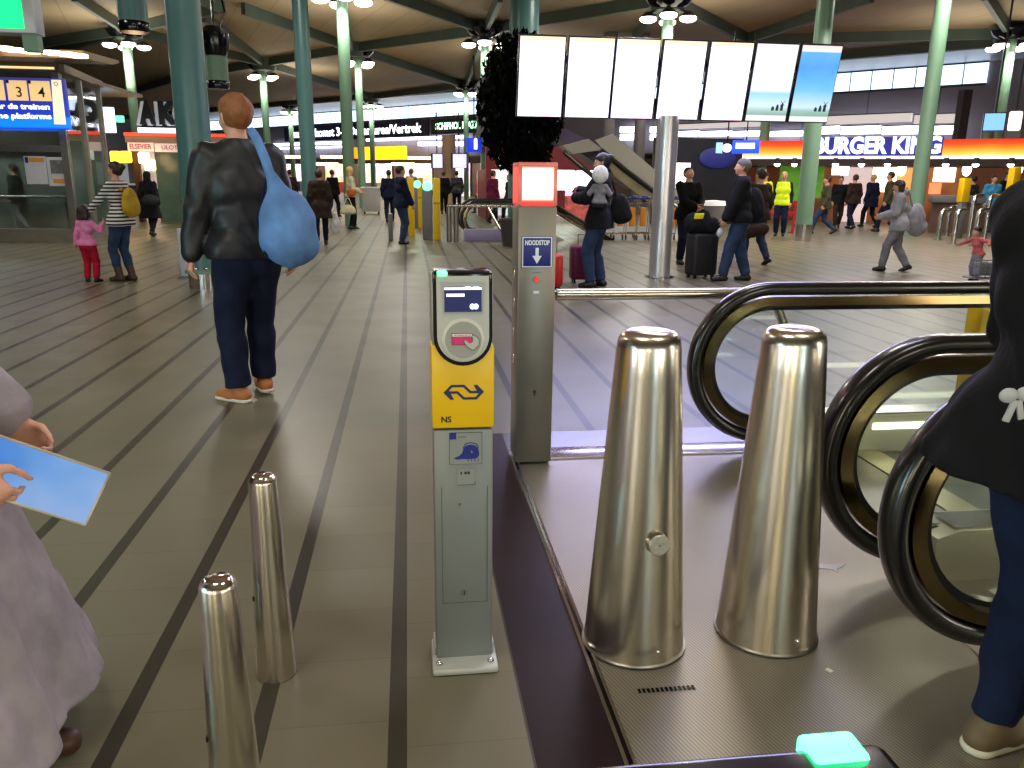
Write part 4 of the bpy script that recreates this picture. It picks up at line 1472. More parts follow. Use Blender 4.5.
def pic_screen(name, split):
    g = NG(name)
    X, Z = g.xyz()[0], g.xyz()[2]
    zz = g.math('ADD', g.math('DIVIDE', Z, 1.05), 0.5)
    if split:
        sky = g.ramp(zz, [(0.0, lin((250, 250, 255))), (0.06, lin((250, 250, 255))), (0.075, lin((120, 160, 150))), (0.14, lin((170, 205, 190))), (0.2, lin((220, 240, 255))), (0.36, lin((150, 215, 255))), (0.42, lin((252, 252, 255))), (1, lin((252, 252, 255)))])
    else:
        sky = g.ramp(zz, [(0.0, lin((250, 250, 255))), (0.055, lin((250, 245, 250))), (0.07, lin((120, 160, 140))), (0.14, lin((150, 190, 170))), (0.19, lin((205, 232, 255))), (0.42, lin((90, 190, 250))), (0.72, lin((30, 150, 240))), (0.92, lin((60, 170, 240))), (0.935, lin((255, 240, 235))), (1, lin((255, 225, 215)))])
    nz = g.noise(3.0, 3)[0]
    c = g.mix(g.math('MULTIPLY', nz, 0.25), sky, lin((220, 245, 255)))
    g.L.new(c, g.b.inputs['Emission Color']); g.b.inputs['Emission Strength'].default_value = 1.15
    g.b.inputs['Base Color'].default_value = (0.02, 0.02, 0.02, 1)
    return g.m


SCR_S, SCR_B = pic_screen('screen_split_picture', True), pic_screen('screen_sky_picture', False)
HOUSING = mat('screen_housing', (16, 16, 40), rough=0.35, var=0.05)
BY, TILT = 11.95, math.radians(13)
ztop, zbot = AY(680, 41, BY - 0.12)[2], AY(675, 119, BY + 0.12)[2]
SH = (ztop - zbot) / math.cos(TILT)
zmid = (ztop + zbot) / 2
lefts = [(521, 517), (570, 565), (617.5, 611), (664.5, 657), (712, 702), (759, 745), (804, 789)]
rights = [(565, 561), (613.5, 609), (660, 652), (707, 697), (753.5, 742), (797.5, 787), (842, 828)]
ordn = ['leftmost', 'second from the left', 'third from the left', 'middle', 'third from the right', 'second from the right', 'rightmost']
for i in range(7):
    cx_px = (lefts[i][0] + lefts[i][1] + rights[i][0] + rights[i][1]) / 4
    x0 = AY(sum(lefts[i]) / 2, 80, BY)[0]; x1 = AY(sum(rights[i]) / 2, 80, BY)[0]
    wd = x1 - x0
    kind = 'white' if i < 5 else ('split' if i == 5 else 'sky')
    lab = {'white': 'tall glaring white departure screen, %s of the seven in the hanging bank' % ordn[i],
           'split': 'tall screen with white upper part and a blue landscape strip along its bottom',
           'sky': 'tall screen filled with a bright blue sky picture at the right end of the bank'}[kind]
    t = thing('display_screen', lab, 'screen', ((x0 + x1) / 2, BY, zmid), 0, 'bank of seven portrait screens')
    t.rotation_euler = (TILT, 0, 0)
    mb = MB(); mb.box((0, 0.055, 0), (wd + 0.035, 0.09, SH + 0.04), HOUSING, bev=0.008); mb.build('housing', t)
    mb = MB(); mb.box((0, 0.004, 0), (wd, 0.012, SH), {'white': SCR_W, 'split': SCR_S, 'sky': SCR_B}[kind]); p_ = mb.build('display_panel', t)
    if kind != 'white':                                   # small houses in the landscape picture
        mb = MB(); ro = mat('picture_dark', (60, 84, 110), rough=0.6, var=0.0)
        for hx, hh in ((0.08, 0.07), (0.15, 0.10), (0.22, 0.12)):
            zb = -SH / 2 + 0.15
            mb.prism([(hx - 0.022, zb), (hx + 0.022, zb), (hx + 0.022, zb + hh * 0.6), (hx, zb + hh), (hx - 0.022, zb + hh * 0.6)], -0.004, -0.002, ro)
        mb.stroke([(0.19, -SH / 2 + 0.29), (0.26, -SH / 2 + 0.22)], 0.008, -0.004, -0.002, ro); mb.stroke([(0.19, -SH / 2 + 0.22), (0.26, -SH / 2 + 0.29)], 0.008, -0.004, -0.002, ro)
        mb.build('picture_detail', p_)
t = thing('screen_support', 'dark support beam holding the bank of screens on the steel column', 'support beam', (0, BY + 0.2, 0))
xa, xb = AY(519, 80, BY)[0], AY(835, 80, BY)[0]
mb = MB()
for dz in (-0.28, 0.28):
    mb.span((xa, 0.0, zmid + dz - 0.05), (xb, 0.07, zmid + dz + 0.05), DGREY)
mb.build('beam', t)
xc_ = AY(668, 120, BY + 0.3)[0]
mb = MB(); mb.span((xc_ - 0.1, 0.07, zmid - 0.4), (xc_ + 0.1, 0.16, zmid + 0.4), DGREY); mb.build('bracket', t)
area_light('screens_light', ((xa + xb) / 2, BY - 0.35, zmid), 160, 1.0, (0.5, 0.5, 1.0), (math.radians(-62), 0, 0), 'RECTANGLE')
bpy.data.lights[-1].size = 4.6
for l_ in bpy.data.lights:
    if l_.name.startswith('screens_light'):
        l_.shape = 'RECTANGLE'; l_.size = 4.6; l_.size_y = 0.8

# ------------------------------------------------------------------ green lit exit sign
P0 = AY(-6, 14, 9.0); P1 = AY(40, 14, 9.0)
zt, zb = AY(20, -12, 9.0)[2], AY(20, 33, 9.0)[2]
t = thing('exit_sign', 'green lit sign box hanging at the upper left corner', 'sign', (0, 9.0, 0))
xl_, xr_ = AY(-40, 14, 9.0)[0], AY(33.5, 14, 9.0)[0]
mb = MB(); mb.span((xl_, 0, zb), (xr_, 0.22, zt), mat('sign_case', (170, 172, 172), rough=0.4, metal=0.3, var=0.05), bev=0.01); mb.build('case', t)
mb = MB(); mb.span((xl_ + 0.1, -0.008, zb + 0.04), (xr_ - 0.1, 0.01, zt - 0.05), glow('exit_green', (10, 235, 120), 1.7)); mb.build('lit_face', t)
xp = AY(32, 40, 9.1)[0]
mb = MB(); mb.span((xp - 0.07, 0.05, zb - 0.16), (xp + 0.07, 0.17, zb), GREEN); mb.build('bracket', t)

# ------------------------------------------------------------------ hanging loudspeakers
for (px, pt, pb, w_px, dist, lab) in ((134.5, -40, 31, 25, 13.0, 'teal cylinder loudspeaker with black rim hanging at the top edge'),
                                     (218.5, 57, 88, 19, 16.0, 'green cylinder loudspeaker hanging above the red haired man')):
    x, y, z0 = AY(px, pb, dist); z1 = AY(px, pt, dist)[2]
    r = w_px / F_PX * dist / 2
    t = thing('hanging_loudspeaker', lab, 'loudspeaker', (x, y, 0))
    mb = MB(); mb.lathe([(0, z0 + 0.06), (r, z0 + 0.06), (r, z1), (r * 0.9, z1 + 0.02), (0, z1 + 0.02)], TEAL if px < 150 else GREEN, 24); mb.build('body', t)
    mb = MB(); mb.lathe([(0, z0 - 0.02), (r * 0.96, z0 - 0.02), (r * 1.03, z0 + 0.02), (r * 1.03, z0 + 0.11), (r, z0 + 0.12)], BLACK, 24); mb.build('rim', t)
    mb = MB(); mb.cyl((0, 0, z1), (0, 0, 7.1), 0.025, BLACK, seg=10); mb.build('rod', t)
    if px > 150:
        zc_ = AY(px, 43, dist)[2]
        t2 = thing('ceiling_projector', 'black projector lamp clustered above the green hanging loudspeaker', 'spotlight', (x, y, 0))
        mb = MB(); mb.lathe([(0.03, zc_ - 0.24), (0.19, zc_ - 0.22), (0.25, zc_ - 0.05), (0.25, zc_ + 0.16), (0.16, zc_ + 0.27), (0.03, zc_ + 0.3)], BLACK, 20); mb.build('body', t2)
        mb = MB(); mb.cyl((-0.27, -0.12, zc_ + 0.05), (-0.2, -0.2, zc_ - 0.1), 0.1, BLACK, seg=14); mb.build('lamp_head', t2)
        mb = MB(); mb.tube([(0.1, -0.05, zc_ + 0.25), (0.22, -0.05, zc_ + 0.5), (0.16, 0, zc_ + 0.8), (0.1, 0, 7.1)], 0.02, BLACK, 8); mb.build('cable', t2)

# ------------------------------------------------------------------ glass booth over the stairs to the trains, with its signs
cx_, cy_ = G(78, 243)
BX, BYb = cx_, cy_                          # right front corner
t = thing('glass_booth', 'glass booth around the stairs to the trains with a stone kerb, far left', 'booth', (0, 0, 0))
bx2, by2 = G(112, 233)                       # where its right side ends
KERB = mat('booth_kerb', (120, 116, 104), rough=0.4, var=0.1)
mb = MB()
xleft = BX - 9.0
mb.span((xleft, BYb, 0), (BX, BYb + 0.25, 0.30), KERB)
sd = Vector((bx2 - BX, by2 - BYb, 0)); sl_ = sd.length; sd.normalize(); srz = math.atan2(sd.y, sd.x)
mb.box(Vector((BX, BYb, 0.15)) + sd * sl_ / 2 + Vector((-0.06, 0.1, 0)), (sl_, 0.25, 0.3), KERB, Euler((0, 0, srz)))
mb.build('kerb', t)
ZR = AY(66, 72, BYb)[2]
mb = MB()
mb.span((xleft, BYb + 0.1, 0.3), (BX - 0.12, BYb + 0.13, ZR), GLASS_B)
mb.build('front_glass', t)
mb = MB(); mb.box(Vector((BX, BYb + 0.1, 0.3 + (ZR - 0.3) / 2)) + sd * sl_ / 2, (sl_, 0.03, ZR - 0.3), GLASS_B, Euler((0, 0, srz))); mb.build('side_glass', t)
for k, (xx, pw_) in enumerate(((BX - 0.06, 0.14), (BX - 2.35, 0.1), (BX - 4.6, 0.1))):
    mb = MB(); mb.span((xx - pw_ / 2, BYb + 0.04, 0.3), (xx + pw_ / 2, BYb + 0.2, ZR), DSTEEL); mb.build('mullion', t)
for u_ in (0.45, 1.0):
    c_ = Vector((BX, BYb + 0.1, 0.3 + (ZR - 0.3) / 2)) + sd * sl_ * u_
    mb = MB(); mb.box(c_, (0.12, 0.14, ZR - 0.3), DSTEEL, Euler((0, 0, srz))); mb.build('mullion', t)
# sloping roof edge
mb = MB()
mb.span((xleft, BYb - 0.15, ZR), (BX + 0.05, BYb + 0.25, ZR + 0.16), mat('booth_roof', (120, 104, 80), rough=0.45, metal=0.3, var=0.1))
mb.box(Vector((BX, BYb + 0.05, ZR + 0.08)) + sd * sl_ / 2, (sl_ + 0.1, 0.3, 0.16), MATS['booth_roof'], Euler((0, 0, srz)))
mb.build('roof_edge', t)
mb = MB(); mb.span((xleft, BYb + 0.25, ZR + 0.02), (BX - 0.1, BYb + 6, ZR + 0.1), MATS['booth_roof']); mb.build('roof', t)
mb = MB(); mb.span((xleft, BYb - 0.17, ZR + 0.03), (BX + 0.02, BYb - 0.15, ZR + 0.07), glow('roof_strip', (255, 214, 150), 1.3)); mb.build('roof_light_strip', t)
mb = MB(); mb.span((xleft, BYb + 0.06, 1.92), (BX - 0.1, BYb + 0.16, 2.06), DSTEEL); mb.build('transom', t)
# canopy with a row of downlights above the booth
cz = AY(40, 66, BYb - 1.0)[2]
t = thing('canopy', 'brown canopy with a row of warm downlights over the glass booth', 'canopy', (0, 0, 0))
zc1, zc2 = AY(40, 56, BYb - 1.6)[2], 0
cxr = AY(84, 60, BYb - 1.6)[0]
mb = MB(); mb.prism([(-0.0, zc1 - 0.02), (1.6, ZR + 0.17), (2.0, ZR + 0.25), (2.0, zc1 + 0.2), (0.0, zc1 + 0.12)], xleft, cxr, mat('canopy_brown', (96, 76, 52), rough=0.5, var=0.12, scale=1), Matrix.Rotation(PI / 2, 4, 'Z') @ Matrix.Diagonal((1, -1, 1, 1)) @ Matrix.Translation((BYb - 1.6, 0, 0)))
mb.build('soffit', t)
for k, px in enumerate((4, 14, 30, 53, 68, 78)):
    x, y, z = AY(px, 47 + k * 1.5, BYb - 1.75)
    mb = MB(); mb.cyl((x, y, z), (x, y, z - 0.05), 0.17, glow('downlight', (255, 232, 190), 9.0), seg=16); mb.build('downlight', t)
# blue sign
sy = BYb - 0.45
xL, xR = AY(-30, 100, sy)[0], AY(65.5, 100, sy)[0]
zT, zB = AY(40, 78, sy)[2], AY(40, 129, sy)[2]
t = thing('train_sign', 'lit blue sign with platform numbers 3 and 4 on the glass booth', 'sign', (0, sy, 0))
g = NG('blue_sign_face')
zz = g.math('DIVIDE', g.math('SUBTRACT', g.xyz()[2], zB), zT - zB)
g.L.new(g.ramp(zz, [(0.0, lin((10, 60, 230))), (0.05, lin((10, 150, 255))), (0.22, lin((10, 140, 255))), (0.26, lin((20, 60, 200))), (0.6, lin((26, 40, 150))), (1.0, lin((60, 60, 130)))]), g.b.inputs['Emission Color'])
g.b.inputs['Emission Strength'].default_value = 1.0; g.b.inputs['Base Color'].default_value = lin((20, 40, 140))
mb = MB(); mb.span((xL, 0, zB), (xR, 0.16, zT), g.m, bev=0.008); mb.build('panel', t)
TILE = glow('number_tile', (226, 190, 130), 1.0)
INKB = mat('sign_ink', (40, 36, 90), rough=0.5, var=0.0)
LETW = glow('sign_white', (255, 246, 230), 2.2)


def sx(px, py=100): return AY(px, py, sy)[0]
def sz(py, px=40): return AY(px, py, sy)[2]


for (a, b, ch) in ((-16, 4.5, '2'), (7.5, 27.5, '3'), (29.5, 50.5, '4')):
    mb = MB(); mb.span((sx(a, 90), -0.012, sz(101)), (sx(b, 90), 0.0, sz(81)), TILE); p_ = mb.build('number_tile', t)
    mb = MB(); mb.span((sx(a, 90), -0.016, sz(84)), (sx(a, 90) + 0.05, -0.011, sz(81)), INKB); mb.build('tile_mark', p_)
    text_obj('lettering', ch, 0.2, INKB, p_, ((sx(a, 90) + sx(b, 90)) / 2 + 0.03, -0.016, sz(93)), bold=0.01)
mb = MB(); mb.prism([(sx(51.5, 80), sz(79.5)), (sx(61, 80), sz(79.5)), (sx(66, 124), sz(124)), (sx(54.5, 124), sz(124))], -0.014, 0.0, glow('sign_side_panel', (246, 222, 190), 1.1)); sp_ = mb.build('side_panel', t)
mb = MB(); cc_ = (sx(56, 83), sz(83.5))
mb.stroke([(cc_[0] + 0.035 * math.cos(k * 2 * PI / 14), cc_[1] + 0.035 * math.sin(k * 2 * PI / 14)) for k in range(14)], 0.012, -0.018, -0.013, INKB, closed=True); mb.build('round_mark', sp_)
mb = MB(); 
o_ = text_obj('lettering', 'naar de treinen', 0.105, LETW, t, (0, -0.006, sz(107)), bold=0.03, align='RIGHT', width=sx(50, 107) - sx(-12, 107)); o_.location.x = sx(50, 107)
o_ = text_obj('lettering', 'to the platforms', 0.105, LETW, t, (0, -0.006, sz(116.5)), bold=0.03, align='RIGHT', width=sx(51.5, 116) - sx(-18, 116)); o_.location.x = sx(51.5, 116)
mb.bm.free()
# two posters behind the glass
for (a, b, ya, yb, kind) in ((23.5, 45, 156, 184, 0), (46, 68, 157, 186, 1)):
    py_ = BYb - 0.02
    x0, x1 = AY(a, 170, py_)[0], AY(b, 170, py_)[0]; z0, z1 = AY(a, yb, py_)[2], AY(a, ya, py_)[2]
    t = thing('poster', 'white poster with orange heading stuck on the booth glass' if kind == 0 else 'white poster with a dark picture and orange band on the booth glass', 'poster', ((x0 + x1) / 2, py_ + 0.1, 0))
    w2 = (x1 - x0) / 2
    mb = MB(); mb.span((-w2, -0.02, z0), (w2, -0.01, z1), mat('poster_paper', (206, 208, 214), rough=0.5, var=0.03)); p_ = mb.build('sheet', t)
    mb = MB(); OR = mat('poster_orange', (226, 152, 60), rough=0.5, var=0.05)
    if kind == 0:
        mb.span((-w2 * 0.55, -0.024, z1 - 0.12), (w2 * 0.9, -0.02, z1 - 0.03), OR); mb.span((-w2 * 0.9, -0.024, z1 - 0.14), (-w2 * 0.6, -0.02, z1 - 0.02), NAVY)
    else:
        mb.span((-w2 * 0.7, -0.024, z1 - 0.34), (w2 * 0.65, -0.02, z1 - 0.06), mat('poster_photo', (110, 112, 112), rough=0.6, var=0.5, scale=7)); mb.span((-w2 * 0.6, -0.024, z0 + 0.06), (w2 * 0.6, -0.02, z0 + 0.15), OR)
    mb.build('print', p_)
# things seen through the glass: teal column, tiled back, dim counters
x, y = G(47, 215)
column(x, y, 0.28, ZR - 0.05, mat('booth_column_teal', (60, 130, 140), rough=0.3, var=0.05), 'teal column inside the glass booth behind the posters')
t = thing('stair_wall', 'dark stair enclosure inside the glass booth', 'wall panel', (0, 0, 0))
mb = MB(); mb.span((xleft, BYb + 3.6, 0.0), (BX - 0.9, BYb + 3.7, 2.0), mat('stair_tiles_glow', (104, 108, 104), rough=0.4, emit=0.06, ergb=(120, 130, 126), var=0.75, scale=0.8)); mb.build('back_panel', t)  # weak emission stands in for light on the back panel
mb = MB(); mb.span((xleft, BYb + 3.4, 2.0), (BX - 0.9, BYb + 3.7, 2.9), mat('dark_brown', (52, 40, 32), rough=0.6, var=0.2)); mb.build('header', t)
area_light('booth_fill', (BX - 3, BYb + 2.0, ZR - 0.2), 240, 1.5, (1.0, 1.0, 0.95))  # added lamp that brightens the booth interior
t = thing('stair_handrail', 'thin steel handrail behind the glass of the booth', 'handrail', (0, 0, 0))
mb = MB(); mb.cyl((BX - 6, BYb + 1.2, 0.95), (BX - 0.6, BYb + 1.2, 0.95), 0.03, DSTEEL); mb.cyl((BX - 0.6, BYb + 1.2, 0.0), (BX - 0.6, BYb + 1.2, 0.95), 0.03, DSTEEL); mb.build('tube', t)

# ------------------------------------------------------------------ indoor tree behind the stop post
TREEY = 18.0
tx, _, tz = AY(521, 104, TREEY)
t = thing('indoor_tree', 'dark bushy indoor tree beside the left end of the screens', 'tree', (tx, TREEY, 0))
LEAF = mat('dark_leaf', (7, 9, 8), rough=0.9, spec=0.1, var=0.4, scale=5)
mb = MB(); mb.cyl((0, 0, 0.5), (0.03, 0, tz - 0.6), 0.07, mat('bark', (46, 36, 28), rough=0.8, var=0.2), r2=0.05, seg=10)
for k in range(6):
    a = k * 1.05
    mb.cyl((0.03, 0, tz - 0.9 + 0.05 * k), (0.6 * math.cos(a), 0.6 * math.sin(a), tz - 0.1 + 0.1 * k), 0.03, MATS['bark'], r2=0.012, seg=6)
mb.build('trunk', t)
mb = MB(); mb.lathe([(0, 0), (0.38, 0), (0.46, 0.6), (0.42, 0.6), (0.40, 0.52), (0, 0.52)], mat('planter', (60, 56, 56), rough=0.5, var=0.1), 24); mb.build('planter', t)
rr = random.Random(11)
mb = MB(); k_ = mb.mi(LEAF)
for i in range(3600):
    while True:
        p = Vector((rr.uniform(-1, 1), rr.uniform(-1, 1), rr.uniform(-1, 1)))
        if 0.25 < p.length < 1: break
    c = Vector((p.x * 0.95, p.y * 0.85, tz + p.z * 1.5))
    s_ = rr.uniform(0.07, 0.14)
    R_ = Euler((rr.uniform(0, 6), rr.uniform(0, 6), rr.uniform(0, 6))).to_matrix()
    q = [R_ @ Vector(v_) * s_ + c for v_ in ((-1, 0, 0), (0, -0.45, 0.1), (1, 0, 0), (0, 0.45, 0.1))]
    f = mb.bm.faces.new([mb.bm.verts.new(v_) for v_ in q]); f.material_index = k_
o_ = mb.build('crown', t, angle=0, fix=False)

# ------------------------------------------------------------------ ticket gates in the middle distance
def gate(px, py, lab, fin=True, light=True, side=1):
    x, y = G(px, py)
    t = thing('ticket_gate', lab, 'ticket gate', (x, y, 0), 0)
    mb = MB(); mb.box((0, 0.3, 0.6), (0.24, 0.7, 1.2), GREYM, bev=0.03); mb.build('cabinet', t)
    if fin:
        mb = MB(); mb.box((side * 0.22, 0.0, 0.73), (0.17, 0.12, 1.46), YELLOW, bev=0.02); mb.build('yellow_pillar', t)
        mb = MB(); mb.box((side * 0.22, -0.062, 0.88), (0.16, 0.01, 0.02), mat('seam_dark', (120, 98, 10), rough=0.5, var=0)); mb.build('seam', t)
    if light:
        mb = MB(); mb.cyl((0, -0.06, 1.27), (0, 0.0, 1.27), 0.11, glow('gate_green', (110, 255, 190), 3.0), seg=18); mb.build('signal_light', t)
        mb = MB(); mb.box((0, 0.1, 1.24), (0.2, 0.2, 0.16), GREYM, bev=0.02); mb.build('signal_head', t)
    return t


gate(428, 240, 'grey ticket gate with round green light and yellow pillar, right of the dark-jacketed man')
gate(410, 236, 'grey and yellow ticket gate directly behind the dark-jacketed man', light=False, side=0.2)
gate(418, 228, 'farther yellow ticket gate between two nearer gates', light=True, side=0.4)
x, y = G(391, 241)
mb = MB(); mb.box((0, 0, 0.32), (0.1, 0.3, 0.64), GREYM, bev=0.02)
tag(mb.build('low_post', loc=(x, y, 0)), 'low grey post left of the man in the dark jacket', 'post')
x, y = G(372, 214)
t = thing('info_kiosk', 'white box shaped counter right of the blonde woman', 'counter', (x, y, 0))
mb = MB(); mb.box((0, 0, 0.56), (0.72, 0.6, 0.9), mat('kiosk_white', (196, 196, 194), rough=0.5, var=0.03), bev=0.02); mb.build('body', t)
mb = MB(); mb.box((0, 0, 1.03), (0.8, 0.66, 0.05), WHITEP, bev=0.01); mb.build('top', t)
for sx_ in (-1, 1):
    mb = MB(); mb.box((sx_ * 0.28, 0, 0.055), (0.06, 0.4, 0.11), BLACK); mb.build('foot', t)

# second pair of escalators farther back, same make
x, y = G(483, 240)
escalator(0.0, 1.4, 1.95, 1.95, 'distant escalator with curved black handrail end, right of the ticket gates', origin=(x - 2.05, y), sc=1)
t = thing('barrier_rail', 'thin steel barrier rail in front of the distant escalator', 'rail', (0, y - 0.6, 0))
xa, xb = AY(447, 205, y - 0.6)[0], AY(530, 205, y - 0.6)[0]; zr_ = AY(480, 206, y - 0.6)[2]
mb = MB(); mb.cyl((xa, 0, zr_), (xb, 0, zr_), 0.035, STEEL, seg=12); mb.build('tube', t)
for px in (449, 456):
    xx = AY(px, 220, y - 0.6)[0]
    mb = MB(); mb.cyl((xx, 0, 0), (xx, 0, zr_), 0.06, DSTEEL, seg=12); mb.build('post', t)
mb = MB(); mb.cyl((AY(487, 206, y - 0.6)[0], 0, zr_), (AY(501, 229, y - 0.6)[0], 0, 0.25), 0.03, STEEL, seg=10); mb.build('strut', t)
mb = MB(); mb.box((0, 0, 0.14), (2.0, 0.25, 0.28), mat('lilac_plinth', (150, 140, 176), rough=0.35, var=0.05), bev=0.01)
tag(mb.build('plinth', loc=(AY(505, 235, y - 0.2)[0], y - 0.25, 0)), 'low lilac grey plinth at the foot of the distant escalator', 'plinth')
mb = MB(); mb.lathe([(0.2, 0), (0.2, 0.55), (0.17, 0.6)], GREYM, 20)

mb.bm.free()
# small pale bench outside the shop, white bin by the teal column
x, y = G(174, 220)
t = thing('bench', 'small pale table standing near the green shop door', 'table', (x, y, 0))
mb = MB(); mb.box((0, 0, 0.42), (0.68, 0.4, 0.06), WHITEP, bev=0.01); mb.build('top', t)
for sx_ in (-1, 1):
    mb = MB(); mb.box((sx_ * 0.28, 0, 0.195), (0.05, 0.34, 0.39), GREYM); mb.build('leg', t)
x, y = G(186, 277)
t = thing('white_panel', 'narrow white upright panel left of the thick teal column', 'panel', (x, y, 0))
mb = MB(); mb.box((0, 0, 0.36), (0.13, 0.06, 0.72), mat('panel_white', (206, 214, 226), rough=0.4, var=0.03), bev=0.008); mb.build('panel', t)
mb = MB(); mb.box((0, 0, 0.01), (0.2, 0.16, 0.02), GREYM); mb.build('foot', t)

# ------------------------------------------------------------------ inclined escalators rising behind the screens
ay = 21.0
def ip(px, py): a = AY(px, py, ay); return (a[0], a[2])
t = thing('rising_escalator', 'pale clad escalator rising to the left behind the screens', 'escalator', (0, ay, 0))
CLAD = mat('pale_cladding', (168, 164, 150), rough=0.45, var=0.06, scale=0.8)
A = ip(607, 136); B = ip(672, 190); Cc = ip(672, 224); D_ = ip(590, 156)
mb = MB(); mb.prism([ip(596, 140), ip(613, 134), ip(690, 200), ip(690, 232), ip(664, 214), ip(622, 172)], 0, 0.12, CLAD); mb.build('side_cladding', t)
mb = MB(); mb.prism([ip(522, 112), ip(548, 118), ip(612, 150), ip(640, 190), ip(612, 172)], 0.3, 1.4, mat('truss_purple', (72, 62, 92), rough=0.5, var=0.1)); mb.build('truss', t)
mb = MB(); mb.prism([ip(534, 124), ip(560, 116), ip(560, 122), ip(540, 130)], -0.1, 0.4, CLAD); mb.prism([ip(562, 146), ip(588, 139), ip(602, 150), ip(572, 154)], -0.1, 0.5, CLAD); mb.build('soffit_panels', t)
def i3(px, py, y_): a = AY(px, py, ay); return (a[0], y_, a[2])
mb = MB(); mb.tube([i3(598, 150, -0.25), i3(625, 172, -0.25), i3(655, 194, -0.25), i3(680, 212, -0.25)], 0.07, RUBBER, 10); mb.build('handrail', t)
mb = MB(); mb.prism([ip(600, 152), ip(680, 212), ip(680, 228), ip(612, 176)], -0.24, -0.2, mat('inner_panel', (150, 140, 112), rough=0.3, metal=0.4, var=0.2, scale=2)); mb.build('inner_panel', t)
mb = MB(); mb.tube([i3(560, 152, -0.5), i3(600, 186, -0.5), i3(625, 208, -0.5)], 0.06, RUBBER, 10); mb.build('tube', t)

# ------------------------------------------------------------------ luggage trolleys
ORANGE = mat('trolley_orange', (216, 140, 20), rough=0.4, var=0.05)
TBLUE = mat('trolley_blue', (40, 56, 120), rough=0.4, var=0.05)
def make_trolley(name, label, loc, rz):
    t = thing(name, label, 'luggage trolley', loc, rz, 'row of luggage trolleys')
    mb = MB()
    mb.tube([(-0.3, -0.45, 0.16), (-0.3, 0.35, 0.14), (0.3, 0.35, 0.14), (0.3, -0.45, 0.16)], 0.02, CHROME, 8, up=Vector((0, 0, 1)))
    for x in (-0.3, -0.1, 0.1, 0.3):
        mb.cyl((x, -0.45, 0.16), (x, 0.35, 0.14), 0.012, CHROME, seg=8)
    mb.build('platform', t)
    mb = MB()
    for sx_ in (-1, 1):
        mb.tube([(sx_ * 0.3, -0.42, 0.15), (sx_ * 0.3, -0.5, 0.6), (sx_ * 0.26, -0.55, 1.02)], 0.022, CHROME, 8, up=Vector((1, 0, 0)))
    mb.build('frame', t)
    mb = MB(); mb.cyl((-0.32, -0.57, 1.03), (0.32, -0.57, 1.03), 0.03, TBLUE, seg=12); mb.box((0, -0.56, 1.05), (0.4, 0.07, 0.08), TBLUE, bev=0.015); mb.build('handle', t)
    mb = MB(); mb.box((0, -0.51, 0.58), (0.36, 0.02, 0.46), ORANGE, bev=0.008); mb.build('panel', t)
    mb = MB()
    mb.tube([(-0.26, -0.5, 0.95), (-0.26, -0.2, 0.9), (0.26, -0.2, 0.9), (0.26, -0.5, 0.95)], 0.014, CHROME, 8)
    for k in range(5):
        mb.cyl((-0.2 + k * 0.1, -0.5, 0.8), (-0.2 + k * 0.1, -0.22, 0.9), 0.008, CHROME, seg=6)
    mb.build('basket', t)
    for (x, yy) in ((-0.27, -0.4), (0.27, -0.4), (0, 0.33)):
        mb = MB(); mb.cyl((x - 0.02, yy, 0.07), (x + 0.02, yy, 0.07), 0.07, BLACK, seg=16); mb.build('wheel', t)
    t.scale = (0.42, 1, 1)
    return t


tl = []
for i, (px, py, lab) in enumerate(((620, 241, 'luggage trolley with orange panel, first in the row beside the baby carrying adult'), (632, 241, 'luggage trolley with orange panel, second in the row of trolleys'),
                                   (643, 241, 'luggage trolley with orange panel, third in the row, nearest the steel column'), (655, 241, 'luggage trolley half hidden by the left edge of the steel column'),
                                   (672, 241, 'luggage trolley showing just right of the steel column'))):
    x, y = G(px, py)
    tl.append(make_trolley('luggage_trolley', lab, (x, y + 0.6, 0), 0) if i == 0 else dup(tl[0], (x, y + 0.6, 0), 0.0, lab))

# litter bin with white top between the two travellers
x, y = G(711, 240)
t = thing('litter_bin', 'grey litter bin with a white lid between the two travelling men', 'bin', (x, y, 0))
mb = MB(); mb.lathe([(0, 0), (0.22, 0), (0.28, 0.85), (0, 0.86)], mat('bin_grey', (128, 124, 118), rough=0.45, metal=0.3, var=0.08), 24); mb.build('body', t)
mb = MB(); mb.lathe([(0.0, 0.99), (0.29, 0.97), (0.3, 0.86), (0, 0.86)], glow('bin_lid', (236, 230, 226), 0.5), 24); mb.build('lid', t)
# red barrier stand
x, y = G(776, 233)
t = thing('barrier_stand', 'red slatted barrier stand in front of the worker in the yellow vest', 'barrier', (x, y, 0))
RED = mat('barrier_red', (176, 30, 30), rough=0.5, var=0.08)
for z_ in (0.55, 0.85):
    mb = MB(); mb.box((0, 0, z_), (1.1, 0.04, 0.13), RED, bev=0.01); mb.build('rail', t)
for sx_ in (-1, 1):
    mb = MB(); mb.box((sx_ * 0.5, 0, 0.46), (0.06, 0.06, 0.92), RED); mb.box((sx_ * 0.5, 0, 0.015), (0.08, 0.4, 0.03), RED); mb.build('upright', t)
# ------------------------------------------------------------------ far facade: shops, signs and light strips
WL = tuple(wpt(0, 0, 0))


def wst(px, py, t):
    p = wpt(0, t, 0)
    return FP(px, py, (p.x, p.y), (WD.x, WD.y))


